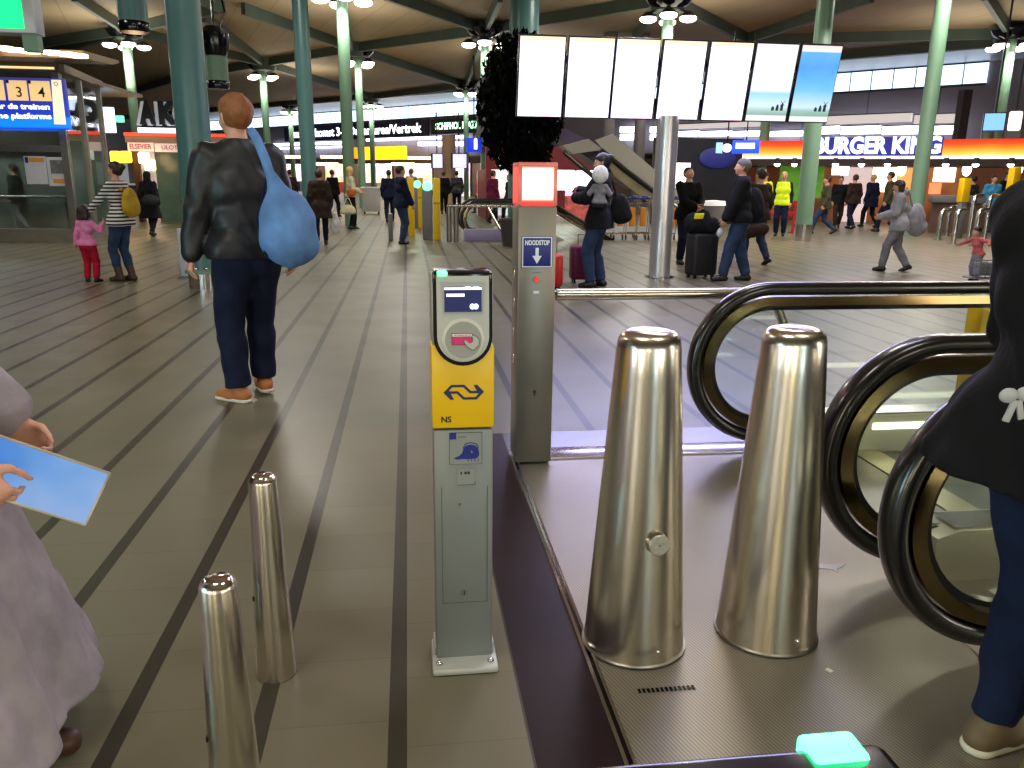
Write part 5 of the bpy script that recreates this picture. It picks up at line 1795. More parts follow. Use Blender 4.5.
def merch(name, warm=(255, 236, 210), strength=2.2, scale=2.2, colour=0.45, dark=0.25):
    g = NG(name)
    vo = g.N.new('ShaderNodeTexVoronoi'); vo.inputs['Scale'].default_value = scale; g.L.new(g.tc.outputs['Object'], vo.inputs['Vector'])
    nz = g.noise(scale * 0.35, 3)[0]
    col = g.mix(colour, lin(warm), vo.outputs['Color'])
    g.L.new(col, g.b.inputs['Emission Color'])
    r = g.N.new('ShaderNodeMapRange'); r.inputs['From Min'].default_value = 0.36; r.inputs['From Max'].default_value = 0.62
    r.inputs['To Min'].default_value = dark * strength; r.inputs['To Max'].default_value = strength
    g.L.new(nz, r.inputs['Value']); g.L.new(r.outputs[0], g.b.inputs['Emission Strength'])
    g.L.new(col, g.b.inputs['Base Color']); g.b.inputs['Roughness'].default_value = 0.6
    return g.m


MER = [merch('shop_goods_warm'), merch('shop_goods_pink', (255, 222, 226), 2.4, 1.7), merch('shop_goods_gold', (255, 214, 150), 1.8, 2.6)]
BROWN = mat('shop_brown', (84, 64, 50), rough=0.6, var=0.15)
kinds = ['warm lit shop with bright shelves', 'pinkish lit shop with bright shelves', 'golden lit shop with bright shelves']
bays = [(196, 236, 2), (236, 272, 0), (272, 316, 1), (316, 352, 2), (352, 392, 0), (392, 432, 1), (432, 470, 0), (470, 510, 1), (510, 556, 2)]
where = ['left of the red haired man', 'behind the red haired man', 'behind the blue backpack', 'behind the brown coat', 'behind the blonde woman', 'behind the dark-jacketed man',
         'behind the yellow ticket gates', 'above the distant escalator', 'behind the red and white stop lamp']
for i, (a, b, k) in enumerate(bays):
    s0, s1 = ws(a, 180)[0], ws(b, 180)[0]
    t = thing('shop_unit', kinds[k] + ' far away, ' + where[i], 'shop', WL, WRZ)
    mb = MB(); mb.span((s0 + 0.15, 0.9, 0.0), (s1 - 0.15, 1.0, 2.6), MER[k]); mb.build('lit_shelving', t)
    mb = MB(); mb.span((s0, 0.0, 0.0), (s0 + 0.25, 0.9, 2.96), BROWN); mb.build('partition', t)
    mb = MB(); mb.span((s0 + 0.26, -0.1, 2.5), (s1 - 0.02, 0.1, 2.96), BROWN); mb.build('fascia', t)
    mb = MB(); mb.span((s0 + 0.6, 0.15, 2.85), (s1 - 0.4, 0.6, 2.93), WHITE_GLOW); mb.build('overhead_light', t)
    mb = MB(); w_ = s1 - s0; mb.span((s0 + w_ * 0.3, 0.2, 0.0), (s0 + w_ * 0.6, 0.7, 0.9), mat('shop_counter%d' % (i % 3), ((190, 60, 40), (180, 170, 160), (70, 80, 110))[i % 3], rough=0.5, var=0.2)); mb.build('counter', t)


def lit_text_sign(px0, px1, py0, py1, name, label, txt, board, letm, t0=-0.25, wid=None, hcap=0.5, depth=0.12):
    pm = (px0 + px1) / 2; ym = (py0 + py1) / 2
    s0, s1 = wst(px0, ym, t0)[0], wst(px1, ym, t0)[0]
    zt, zb = wst(pm, py0, t0)[1], wst(pm, py1, t0)[1]
    t = thing(name, label, 'sign', WL, WRZ)
    mb = MB(); mb.span((s0, t0, zb), (s1, t0 + depth, zt), board); mb.build('panel', t)
    if txt:
        text_obj('lettering', txt, (zt - zb) * hcap, letm, t, ((s0 + s1) / 2, t0 - 0.01, (zt + zb) / 2), bold=0.03, ext=0.01, width=(s1 - s0) * (wid or 0.92))
    return t


lit_text_sign(284, 428, 123.5, 139, 'departures_sign', 'long navy sign with white Departures lettering across the far facade', 'naar Aankomst 3-4 Departures/Vertrek',
              mat('navy_board', (24, 26, 60), rough=0.5, var=0.05), glow('sign_white_far', (240, 244, 255), 3.2), hcap=0.56)
lit_text_sign(431, 484, 118, 133.5, 'plaza_sign', 'dark green sign with glowing pale green lettering right of the navy departures sign', 'SCHIPHOL PLAZA',
              mat('green_board', (18, 42, 30), rough=0.5, var=0.05), glow('sign_green_far', (190, 255, 205), 3.0), hcap=0.45, wid=0.82)
lit_text_sign(363, 404, 146.5, 159.5, 'yellow_lit_sign', 'glowing yellow sign box above the blonde woman', None, glow('yellow_sign', (255, 190, 20), 2.4), None, t0=-3.0, depth=0.3)
lit_text_sign(347, 356, 147.5, 158.5, 'small_yellow_sign', 'small orange sign with dark lines left of the yellow sign box', None, glow('orange_sign', (240, 150, 10), 1.4), None, t0=-3.0, depth=0.3)

# strips of light under the gallery
def strip(a, b, y0, y1, label, k=0, t0=-0.6, th=0.14, m=None):
    s0, z0 = wst(a, y0, t0); s1, z1 = wst(b, y1, t0)
    t = thing('light_strip', label, 'light', WL, WRZ, 'light strips under the far gallery')
    mb = MB(); z = (z0 + z1) / 2
    mb.span((s0, t0, z - th / 2), (s1, t0 + 0.25, z + th / 2), m or COOL_GLOW); mb.build('tube', t)
    mb = MB(); mb.span((s0, t0 - 0.02, z + th / 2), (s1, t0 + 0.3, z + th / 2 + 0.06), GREYM); mb.build('housing', t)


strip(268, 344, 144, 143.5, 'long pale light strip left of the teal column on the far facade', th=0.22)
strip(268, 340, 148, 147.5, 'lower light strip behind the slim teal column')
strip(366, 466, 139.5, 137, 'long light strip above the yellow sign box', th=0.2)
for i, (a, b) in enumerate(((418, 436), (437, 454), (455, 470))):
    strip(a, b, 143.8, 143.4, ('short bright light strip, %s of three above the beige pillar' % ('first', 'second', 'last')[i]), th=0.3)
for i, (a, b) in enumerate(((620, 634), (650, 662))):
    for j, yy in enumerate((129.5, 137)):
        strip(a, b, yy, yy, 'short light strip, %s one %s of the steel column' % (('upper', 'lower')[j], ('left', 'just left')[i]), th=0.36)
for i, (a, b) in enumerate(((678, 698), (700, 731), (732, 763), (770, 801))):
    strip(a, b, 134, 133, 'bright light strip right of the steel column, %s in the lower row' % ('first', 'second', 'third', 'fourth')[i], th=0.28)
strip(678, 760, 126, 124.5, 'long dim light strip just under the screens right of the steel column', th=0.26, m=glow('dim_strip', (216, 206, 200), 0.9))
for i, (a, b) in enumerate(((816, 838), (841, 879), (882, 922), (932, 954))):
    strip(a, b, 131, 129, 'bright light strip above the burger lettering, %s in the row' % ('first', 'second', 'third', 'fourth')[i], th=0.38, t0=-1.2)
for i, (a, b) in enumerate(((826, 911), (914, 954))):
    strip(a, b, 120.5, 117, '%s beige lit ledge strip above the burger lettering' % ('long', 'short')[i], th=0.4, t0=-1.2, m=MATS['dim_strip'])

# beige pillar and two tilted monitors on either side of it
x, y = AY(449, 170, 44)[:2]
t = thing('beige_pillar', 'round beige pillar in the far shopping zone', 'column', (x, y, 0))
mb = MB(); mb.lathe([(0, 0), (0.36, 0), (0.36, 3.6), (0, 3.6)], mat('beige_pillar', (178, 150, 122), rough=0.5, var=0.06), 24); mb.build('shaft', t)
for px, lab in ((437, 'small pale monitor left of the beige pillar'), (459, 'pale monitor right of the beige pillar')):
    x, y, z = AY(px, 161, 43)
    t = thing('hanging_monitor', lab, 'screen', (x, y, z), 0.2)
    mb = MB(); mb.box((0, 0, 0), (0.62 if px < 450 else 0.82, 0.1, 0.75), HOUSING); mb.build('housing', t)
    mb = MB(); mb.box((0.02, -0.055, 0), (0.5 if px < 450 else 0.72, 0.01, 0.68), glow('pale_monitor', (206, 206, 250), 1.2)); mb.build('display_panel', t)
    mb = MB(); mb.cyl((0, 0, 0.37), (0, 0, 2.4), 0.03, BLACK, seg=8); mb.build('rod', t)
x, y, z = AY(474, 145, 30)
t = thing('cube_sign', 'small blue cube sign with a white figure beside the far green column', 'sign', (x, y, z), 0.3)
mb = MB(); mb.box((0, 0, 0), (0.5, 0.3, 0.5), glow('cube_blue', (30, 60, 210), 0.9), bev=0.02); mb.build('case', t)
mb = MB(); mb.box((0, -0.16, 0.02), (0.12, 0.01, 0.34), LETW); mb.ball((0, -0.16, 0.17), 0.06, LETW, (1, 0.2, 1), 10); mb.build('figure', t)
mb = MB(); mb.cyl((0, 0, 0.25), (0, 0, 3.0), 0.025, BLACK, seg=8); mb.build('rod', t)
# ceiling spots in the far zone
for i, (px, py, lab) in enumerate(((296, 157, 'left of the brown coat'), (333, 157, 'above the blonde woman'), (419, 158, 'above the ticket gates'), (403, 164, 'above the dark-jacketed man'), (326, 164, 'between the teal columns'))):
    x, y, z = AY(px, py, 40)
    mb = MB(); mb.span((-0.55, -0.3, -0.06), (0.55, 0.3, 0.06), WARM_GLOW)
    tag(mb.build('ceiling_panel_light', loc=(x, y, z)), 'small warm light panel in the far shop ceiling, ' + lab, 'light')

# ------------------------------------------------------------------ burger restaurant
BD = Vector((0.84, -0.54, 0)).normalized()
bp = AY(880, 180, 26.0)
BP = (bp[0], bp[1]); BRZ = math.atan2(BD.y, BD.x)
BL = (BP[0], BP[1], 0)


def bs(px, py): return FP(px, py, BP, (BD.x, BD.y))


t = thing('burger_restaurant', 'burger restaurant front with glowing red and orange fascia', 'restaurant', BL, BRZ)
zT, zB = bs(880, 140)[1], bs(880, 157)[1]
g = NG('fascia_glow')
zz = g.math('DIVIDE', g.math('SUBTRACT', g.xyz()[2], zB), zT - zB)
nz = g.noise(0.5, 2)[0]
g.L.new(g.ramp(g.math('ADD', zz, g.math('MULTIPLY', g.math('SUBTRACT', nz, 0.5), 0.5)), [(0.0, lin((255, 226, 170))), (0.12, lin((255, 200, 90))), (0.4, lin((255, 150, 30))), (0.7, lin((255, 70, 10))), (1.0, lin((200, 20, 0)))]), g.b.inputs['Emission Color'])
g.b.inputs['Emission Strength'].default_value = 1.5; g.b.inputs['Base Color'].default_value = lin((200, 40, 10))
sL, sR = bs(692, 150)[0], bs(1060, 150)[0]
mb = MB(); mb.span((sL, -0.1, zB), (sR, 0.3, zT), g.m); mb.build('fascia', t)
mb = MB(); mb.span((sL, -0.14, zB - 0.06), (sR, 0.3, zB + 0.02), glow('fascia_edge', (255, 236, 214), 2.0)); mb.build('fascia_edge', t)
mb = MB(); mb.span((sL, -0.12, zB - 0.3), (sR, 3.2, zB - 0.06), mat('soffit_dark', (58, 36, 30), rough=0.6, var=0.15)); mb.build('soffit', t)
l0, l1 = bs(814, 147)[0], bs(942, 147)[0]
mb = MB(); mb.span((l0 - 0.02, -0.22, bs(880, 156)[1]), (l1 + 0.02, -0.1, bs(880, 137.5)[1]), mat('letter_backing', (26, 20, 90), rough=0.4, emit=0.25, ergb=(40, 30, 200), var=0.0)); mb.build('letter_backing', t)
text_obj('lettering', 'BURGER KING', (bs(880, 138)[1] - bs(880, 155.5)[1]) * 0.92, glow('burger_letters', (214, 228, 255), 2.4), t, ((l0 + l1) / 2, -0.3, (bs(880, 138)[1] + bs(880, 155)[1]) / 2), bold=0.055, ext=0.06, width=(l1 - l0) * 0.98)
g = NG('burger_back_glow')  # spotlight warmth on the wall put into patchy emission
nz = g.noise(0.45, 3)[0]; zz = g.xyz()[2]
g.L.new(g.mix(nz, lin((58, 36, 24)), lin((140, 92, 60))), g.b.inputs['Base Color'])
g.L.new(g.ramp(nz, [(0.0, lin((30, 12, 6))), (0.45, lin((110, 52, 26))), (0.62, lin((220, 130, 64))), (1, lin((255, 220, 160)))]), g.b.inputs['Emission Color'])
g.b.inputs['Emission Strength'].default_value = 0.35
mb = MB(); mb.span((sL, 3.0, 0), (sR, 3.2, zB - 0.3), g.m); mb.build('back_wall', t)
mb = MB(); mb.span((bs(940, 180)[0], 1.2, 0), (bs(1022, 180)[0], 1.6, 1.05), mat('counter_brown', (120, 72, 46), rough=0.4, var=0.15)); mb.build('counter', t)
for (a, b, ya, yb, m_, tt, nm) in ((832, 849, 161, 175, glow('menu_white', (255, 250, 250), 3.0), 0.6, 'menu_screen'), (838, 869, 166, 222, glow('menu_wall', (236, 206, 206), 0.75), 2.6, 'pale_panel'),
                                   (872, 897, 161, 192, glow('kitchen_glow', (255, 232, 206), 2.6), 2.7, 'kitchen_light'), (898, 915, 160, 190, glow('warm_panel', (240, 170, 90), 0.9), 2.8, 'warm_panel'),
                                   (779, 801, 162, 201, mat('green_poster', (96, 160, 34), rough=0.5, emit=0.15, ergb=(110, 190, 40), var=0.35, scale=3), 0.4, 'green_panel'), (802, 823, 162, 198, MATS['green_poster'], 0.4, 'green_panel'),
                                   (929, 941, 183, 194, glow('red_lamp_box', (255, 110, 70), 2.2), 0.8, 'red_light_box'), (1014, 1028, 190, 203, glow('teal_box', (130, 255, 210), 1.4), 0.3, 'green_light_box'),
                                   (934, 956, 160, 182, MATS['kitchen_glow'], 2.4, 'kitchen_light')):
    ym = (ya + yb) / 2; pm = (a + b) / 2
    P_ = (BP[0] - BD.y * tt, BP[1] + BD.x * tt)
    q0, q1 = FP(a, ym, P_, (BD.x, BD.y)), FP(b, ym, P_, (BD.x, BD.y))
    z0, z1 = FP(pm, yb, P_, (BD.x, BD.y))[1], FP(pm, ya, P_, (BD.x, BD.y))[1]
    mb = MB(); mb.span((q0[0], tt, max(0, z0)), (q1[0], tt + 0.08, z1), m_); mb.build(nm, t)
# spotlights under the fascia
for i, (px, lab) in enumerate(((778, 'left of the green column foot lettering'), (795, 'at the green panels'), (836, 'under the first letter'), (862, 'under the second word gap'), (888, 'under the middle letters'), (946, 'just right of the lettering'), (976, 'above the turnstiles'), (1011, 'at the right edge'))):
    s_, z_ = bs(px, 161)
    x_, y_ = BP[0] + BD.x * s_ + BD.y * 0.1, BP[1] + BD.y * s_ - BD.x * 0.1
    q = thing('spotlight', 'small bright spotlight under the burger fascia, ' + lab, 'spotlight', (x_, y_, z_))
    mb = MB(); mb.cyl((0, 0, 0.1), (0, 0, -0.1), 0.09, DGREY, r2=0.12, seg=12); mb.build('housing', q)
    mb = MB(); mb.ball((0, 0, -0.09), 0.11, WHITE_GLOW, seg=10); mb.build('bulb', q)
for px, lab in ((967, 'oval white lamp hanging inside the burger counter, left of two'), (1018, 'oval white lamp hanging inside the burger counter at the right edge'), (902, 'oval warm lamp hanging behind the grey coated walker')):
    P_ = (BP[0] - BD.y * 0.9, BP[1] + BD.x * 0.9)
    s_, z_ = FP(px, 169, P_, (BD.x, BD.y))
    q = thing('pendant_lamp', lab, 'lamp', (P_[0] + BD.x * s_, P_[1] + BD.y * s_, z_))
    mb = MB(); mb.ball((0, 0, 0), 0.14, WHITE_GLOW, (1, 1, 1.7), 12); mb.build('globe', q)
    mb = MB(); mb.cyl((0, 0, 0.2), (0, 0, 0.55), 0.012, BLACK, seg=6); mb.build('cord', q)
for px in (790, 905, 985):
    s_, z_ = bs(px, 163)
    area_light('burger_light', (BP[0] + BD.x * s_ - BD.y * 1.2, BP[1] + BD.y * s_ + BD.x * 1.2, z_ - 0.1), 14, 1.0, (1.0, 0.72, 0.42))
# small signs left of it and the monitor at right
s_ = lambda px, py, Y: AY(px, py, Y)
x, y, z = AY(746, 147, 23.5)
t = thing('blue_lit_sign', 'blue lit sign with white lettering bar above the two travellers', 'sign', (x, y, z), -0.4)
mb = MB(); mb.box((0, 0, 0), (0.78, 0.15, 0.38), glow('blue_sign_lit', (30, 70, 255), 1.5), bev=0.02); mb.build('case', t)
mb = MB(); xx = -0.3
for wd in (0.08, 0.06, 0.09, 0.07, 0.08, 0.06, 0.08):
    mb.box((xx + wd / 2, -0.08, 0.03), (wd - 0.015, 0.01, 0.16), LETW); xx += wd + 0.005
mb.build('lettering', t); mb = MB(); mb.cyl((0, 0, 0.19), (0, 0, 3.2), 0.02, BLACK, seg=6); mb.build('rod', t)
x, y, z = AY(727, 148, 23.6)
t = thing('round_lit_sign', 'small oval white lit sign left of the blue lit sign', 'sign', (x, y, z))
mb = MB(); mb.cyl((0, -0.05, 0), (0, 0.05, 0), 0.12, LETW, seg=18); mb.box((-0.24, 0, 0), (0.18, 0.06, 0.3), glow('pale_blue', (150, 200, 250), 1.0)); mb.build('face', t)
mb = MB(); mb.cyl((0, 0, 0.1), (0, 0, 3.2), 0.02, BLACK, seg=6); mb.build('rod', t)
x, y, z = AY(994, 122, 24)
t = thing('blue_monitor', 'pale blue monitor hanging at upper right beside a round white lamp sign', 'screen', (x, y, z), -0.5)
mb = MB(); mb.box((0, 0, 0), (0.62, 0.12, 0.56), HOUSING); mb.build('housing', t)
mb = MB(); mb.box((0, -0.065, 0), (0.56, 0.01, 0.5), glow('monitor_blue', (130, 190, 250), 1.0)); mb.build('display_panel', t)
mb = MB(); mb.cyl((0, 0, 0.28), (0, 0, 4.2), 0.03, DGREY, seg=8); mb.build('rod', t)
x, y, z = AY(1015, 121, 24)
t = thing('round_lamp_sign', 'glowing white rounded sign at the upper right edge', 'sign', (x, y, z), -0.5)
mb = MB(); mb.box((0, 0, 0), (0.36, 0.14, 0.58), LETW, bev=0.06); mb.build('face', t)
mb = MB(); mb.span((-0.2, -0.05, -0.5), (0.2, 0.1, -0.29), GREYM); mb.cyl((0, 0.06, 0.28), (0, 0.06, 4.2), 0.03, DGREY, seg=8); mb.build('bracket', t)
x, y = AY(963, 110, 27.5)[:2]
mb = MB(); mb.span((-0.16, -0.16, 2.9), (0.16, 0.16, AY(963, 90, 27.5)[2]), DGREY)
tag(mb.build('dark_pier', loc=(x, y, 0)), 'dark vertical pier above the burger restaurant, right of the light strips', 'pier')

# turnstiles in front of the restaurant
x0, y0 = G(942, 241)
TP = mat('turnstile_steel', (206, 204, 198), rough=0.25, metal=1.0, var=0.05)
for i, (px, py, h, lab) in enumerate(((938, 240, 0.78, 'left end'), (953, 244, 0.82, 'left middle'), (968, 241, 1.15, 'tall left'), (984, 239, 1.15, 'tall right'), (974, 246, 0.85, 'front'), (946, 236, 0.8, 'rear left'))):
    x, y = G(px, py)
    t = thing('turnstile_post', 'steel turnstile post before the burger counter, ' + lab + ' of the cluster', 'turnstile', (x, y, 0), 0.3, 'turnstile posts by the burger counter')
    mb = MB(); mb.tube([(0, 0, 0), (0, 0, h - 0.15), (0.03, 0, h - 0.04), (0.1, 0, h), (0.3, 0, h)], 0.06, TP, 12, up=Vector((0, 1, 0))); mb.build('tube', t)
    mb = MB(); mb.lathe([(0.0, 0.015), (0.12, 0.015), (0.12, 0.0)], TP, 16); mb.build('foot', t)
for px, py, h, lab in ((1004, 239, 1.9, 'right'), (957, 238, 1.6, 'left')):
    x, y = G(px, py)
    t = thing('ticket_validator', 'yellow headed grey ticket post among the turnstiles, %s one' % lab, 'ticket post', (x, y, 0), 0.2)
    mb = MB(); mb.box((0, 0, h * 0.3), (0.2, 0.16, h * 0.6), GREYM, bev=0.02); mb.build('post', t)
    mb = MB(); mb.box((0, 0, h * 0.8), (0.26, 0.2, h * 0.4), YELLOW, bev=0.03); mb.build('head', t)
x, y = G(952, 233)
t = thing('counter_shelf', 'grey shelf counter behind the turnstile posts', 'counter', (x, y, 0), -0.3)
mb = MB(); mb.box((0, 0, 1.0), (1.5, 0.35, 0.22), GREYM, bev=0.02); mb.build('top', t)
mb = MB(); mb.box((0, 0.05, 0.45), (1.3, 0.2, 0.9), mat('counter_side', (104, 78, 68), rough=0.5, var=0.1)); mb.build('front', t)

# ------------------------------------------------------------------ red shop behind the stop post
ry = 29.0
x0, x1 = AY(486, 170, ry)[0], AY(603, 170, ry)[0]
z0, z1 = AY(540, 170, ry)[2], AY(540, 146, ry)[2]
t = thing('red_shop', 'dark red shop front with white glowing letters behind the stop lamp', 'shop', (0, ry, 0))
DRED = mat('dark_red', (96, 22, 30), rough=0.5, emit=0.12, ergb=(150, 20, 30), var=0.15)
mb = MB(); mb.span((x0, 0, z0), (x1, 0.3, z1), DRED); mb.build('fascia', t)
mb = MB(); mb.span((x0, 0.1, z1), (x1, 4.0, 5.0), mat('dark_bulk', (40, 28, 40), rough=0.6, var=0.2)); mb.build('upper_wall', t)
mb = MB(); mb.span((x0, 3.6, 0), (x1, 3.7, z0), MER[1]); mb.build('lit_shelving', t)
mb = MB(); mb.span((x0, 0.0, 0), (x0 + 0.2, 3.6, z0), DRED); mb.build('side_wall', t); mb = MB(); mb.span((x1 - 0.2, 0, 0), (x1, 3.6, z0), DRED); mb.build('side_wall', t)
mb = MB(); xx = AY(496, 162, ry)[0]
for k, wd in enumerate((0.22, 0.14, 0.2, 0.15, 0.16, 0.17, 0.13, 0.2, 0, 0, 0.24)):
    if wd: mb.box((xx + wd / 2, -0.03, AY(515, 162, ry)[2]), (wd - 0.03, 0.04, 0.3), LETW, bev=0.02)
    xx += wd + 0.01 if wd else 0.08
mb.build('lettering', t)
for (a, b, ya, yb, m_, nm) in ((556, 575, 163, 190, WHITE_GLOW, 'lit_window'), (578, 600, 162, 186, MATS['menu_white'], 'lit_window'), (557, 566, 185, 214, DRED, 'red_shelf'), (566, 590, 196, 220, mat('shelf_goods', (190, 90, 80), rough=0.5, emit=0.25, var=0.6, scale=6), 'goods_shelf')):
    mb = MB(); mb.span((AY(a, 180, ry)[0], 0.1, max(0, AY(570, yb, ry)[2])), (AY(b, 180, ry)[0], 0.25, AY(570, ya, ry)[2]), m_); mb.build(nm, t)
# dark partition and white shop window behind the travellers
x0, x1 = AY(654, 160, 27)[0], AY(742, 160, 27)[0]
t = thing('dark_partition', 'dark navy partition behind the two travelling men with a white lit window', 'partition', (0, 27, 0))
mb = MB(); mb.span((x0, 0, 0), (x1, 0.2, AY(700, 138, 27)[2]), mat('dark_navy_wall', (24, 22, 34), rough=0.5, var=0.25, scale=1.5)); mb.build('panel', t)
mb = MB(); mb.span((AY(672, 170, 27)[0], -0.03, AY(680, 191, 27)[2]), (AY(690, 170, 27)[0], 0.0, AY(680, 163, 27)[2]), MATS['menu_white']); mb.build('lit_window', t)
mb = MB(); mb.ball((AY(717, 158, 27)[0], -0.05, AY(717, 158, 27)[2]), 0.5, mat('blue_smudge', (40, 44, 110), rough=0.5, emit=0.15, ergb=(50, 60, 180), var=0.1), (1.3, 0.1, 0.7), 16); mb.build('blue_emblem', t)
for px, w_ in ((607, 0.3), (640, 0.24)):
    x, y = AY(px, 130, 34)[:2]
    column(x, y, w_, 7.2, mat('grey_pillar', (104, 100, 98), rough=0.5, var=0.08), 'grey pillar seen below the screens, %s' % ('left of the inclined escalator top' if px < 620 else 'right of the inclined escalator top'))

# ------------------------------------------------------------------ newspaper shop at left
ky = 27.0
t = thing('newspaper_shop', 'newspaper shop with big black and white roof letters, left of the thick teal column', 'shop', (0, ky, 0))
def kx(px, py=150): return AY(px, py, ky)[0]
def kz(py, px=160): return AY(px, py, ky)[2]
mb = MB(); mb.span((kx(126), 0, kz(143)), (kx(228), 3, kz(136)), mat('kiosk_soffit', (160, 140, 112), rough=0.5, var=0.06)); mb.build('soffit', t)
mb = MB(); mb.span((kx(126), -0.06, kz(136)), (kx(228), 0.1, kz(133)), glow('red_line', (255, 70, 50), 1.3)); mb.build('red_line', t)
mb = MB(); mb.span((kx(140), -0.02, kz(133)), (kx(182), 0.1, kz(128)), glow('kiosk_light', (246, 246, 255), 2.5)); mb.build('light_band', t)
mb = MB(); mb.span((kx(129), -0.1, kz(151.5)), (kx(154.5), 0.0, kz(143)), mat('pale_sign', (226, 206, 196), rough=0.5, emit=0.35, ergb=(255, 220, 210), var=0.02)); s1_ = mb.build('sign_panel', t)
text_obj('lettering', 'ELSEVIER', (kz(144.5) - kz(150)) * 0.9, mat('magenta_letters', (190, 60, 110), rough=0.5, var=0), s1_, ((kx(129) + kx(154.5)) / 2, -0.11, kz(147.2)), bold=0.02, ext=0.005, width=(kx(154) - kx(129)) * 0.86)
mb = MB(); mb.span((kx(156), -0.1, kz(152)), (kx(196), 0.0, kz(143.5)), MATS['pale_sign']); s1_ = mb.build('sign_panel', t)
text_obj('lettering', 'ULOTI', (kz(145) - kz(150)) * 0.9, MATS['magenta_letters'], s1_, ((kx(161) + kx(182)) / 2, -0.11, kz(147.6)), ext=0.005, width=(kx(180) - kx(163)))
# roof letters: black faces with white sides
for ch, a, b in (('A', 139, 155.5), ('K', 156.5, 176), ('O', 176, 198)):
    lo = text_obj('roof_letter', ch, kz(103.5) - kz(124.5), mat('letter_black', (14, 14, 20), rough=0.4, var=0), t, ((kx(a, 114) + kx(b, 114)) / 2, 0.0, kz(114)), bold=0.1, ext=0.03, width=(kx(b, 114) - kx(a, 114)))
    l2 = text_obj('letter_side', ch, kz(103.5) - kz(124.5), mat('letter_white', (200, 206, 214), rough=0.4, emit=0.25, var=0), lo, (-0.14, -0.02, -0.12), rot=(0, 0, 0), bold=0.1, ext=0.03, width=(kx(b, 114) - kx(a, 114)))
mb = MB(); mb.span((kx(148), 0.6, 0), (kx(230), 0.75, kz(143)), mat('green_shop_glass', (86, 94, 94), rough=0.2, emit=0.05, ergb=(110, 190, 130), var=0.5, scale=0.9)); mb.build('green_door', t)
mb = MB(); mb.span((kx(106), 2.6, 0), (kx(149), 2.7, kz(143)), MER[2]); mb.build('lit_shelving', t)
mb = MB(); mb.span((kx(132), -0.02, 0), (kx(137.5), 0.2, kz(150)), mat('brown_post', (70, 44, 30), rough=0.5, var=0.1)); mb.build('brown_post', t)
for k, (px, py) in enumerate(((116, 157), (126, 157), (144, 158), (150, 165))):
    x, y, z = AY(px, py, ky - 0.5)
    mb = MB(); mb.span((-0.14, -0.14, -0.17), (0.14, 0.14, 0.17), YEL_GLOW if k < 2 else WARM_GLOW, bev=0.05); q = mb.build('lantern', loc=(x, y, z))
    tag(q, 'square glowing lantern of the newspaper shop, ' + ('far left', 'second from left', 'above the striped shirt', 'right end, lower')[k], 'lantern')
# bright signs seen between booth and shop
for (px, py, wp, hp_, Y_, m_, lab) in ((108, 120, 12, 22, 24, glow('white_blue_sign', (210, 224, 255), 2.4), 'tall white lit sign beside the lamp column at far left'), (66, 155, 10, 8, 30, YEL_GLOW, 'small yellow lit sign seen through the booth glass'),
                                       (79, 154, 9, 8, 30, LETW, 'white lit symbol sign seen through the booth glass, left of two'), (89, 155, 8, 8, 30, LETW, 'white lit symbol sign seen through the booth glass, right of two'), (120, 119, 7, 6, 25, glow('mint_sign', (120, 230, 190), 1.2), 'small mint green lit sign at far left')):
    x, y, z = AY(px, py, Y_)
    mb = MB(); k_ = Y_ / F_PX; mb.box((0, 0, 0), (wp * k_, 0.1, hp_ * k_), m_, bev=0.02)
    tag(mb.build('lit_sign', loc=(x, y, z)), lab, 'sign')
# ------------------------------------------------------------------ clothing colours
C_BLACK = fabric('cloth_black', (20, 20, 23)); C_LEATHER = mat('black_leather', (24, 24, 27), rough=0.5, var=0.2, bump=0.2, bscale=30)
C_NAVY = fabric('cloth_navy', (22, 28, 52)); C_DJEAN = fabric('jeans_dark', (26, 31, 54)); C_JEAN = fabric('jeans_blue', (46, 62, 92)); C_LJEAN = fabric('jeans_light', (84, 116, 152))
C_BROWN = fabric('coat_brown', (52, 38, 32)); C_PINK = fabric('top_pink', (222, 130, 176)); C_RED = fabric('trousers_red', (176, 24, 50)); C_GREY = fabric('coat_grey', (158, 156, 166))
C_LGREY = fabric('trousers_grey', (126, 124, 132)); C_CREAM = fabric('cream', (206, 196, 160)); C_OLIVE = fabric('olive', (66, 64, 46)); C_LILAC = fabric('lilac_cloth', (156, 146, 152))
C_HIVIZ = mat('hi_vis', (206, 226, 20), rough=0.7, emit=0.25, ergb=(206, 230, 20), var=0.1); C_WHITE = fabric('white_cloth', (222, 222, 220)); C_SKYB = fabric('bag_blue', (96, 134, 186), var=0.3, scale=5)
C_MUST = fabric('mustard', (188, 150, 48)); C_MAROON = fabric('maroon', (96, 18, 60)); C_DGREY = fabric('cloth_dark_grey', (48, 48, 54)); C_TEALS = fabric('shirt_blue', (70, 150, 190))
H_RED = mat('hair_ginger', (132, 78, 36), rough=0.6, var=0.2, scale=30); H_BRN = mat('hair_brown', (48, 32, 24), rough=0.55, var=0.2, scale=30); H_BLK = mat('hair_black', (18, 15, 15), rough=0.5, var=0.2)
H_BLO = mat('hair_blonde', (206, 176, 110), rough=0.55, var=0.15); H_GRY = mat('hair_grey', (104, 96, 90), rough=0.6, var=0.2)
S_TAN = mat('shoe_tan', (186, 112, 58), rough=0.6, var=0.15); S_BLK = mat('shoe_black', (18, 17, 17), rough=0.4, var=0.1); S_BRN = mat('boot_brown', (70, 42, 26), rough=0.5, var=0.15); S_SOLE = mat('shoe_sole', (224, 214, 190), rough=0.6, var=0.05)
g = NG('striped_jersey')
st = g.math('FRACT', g.math('MULTIPLY', g.xyz()[2], 19.0))
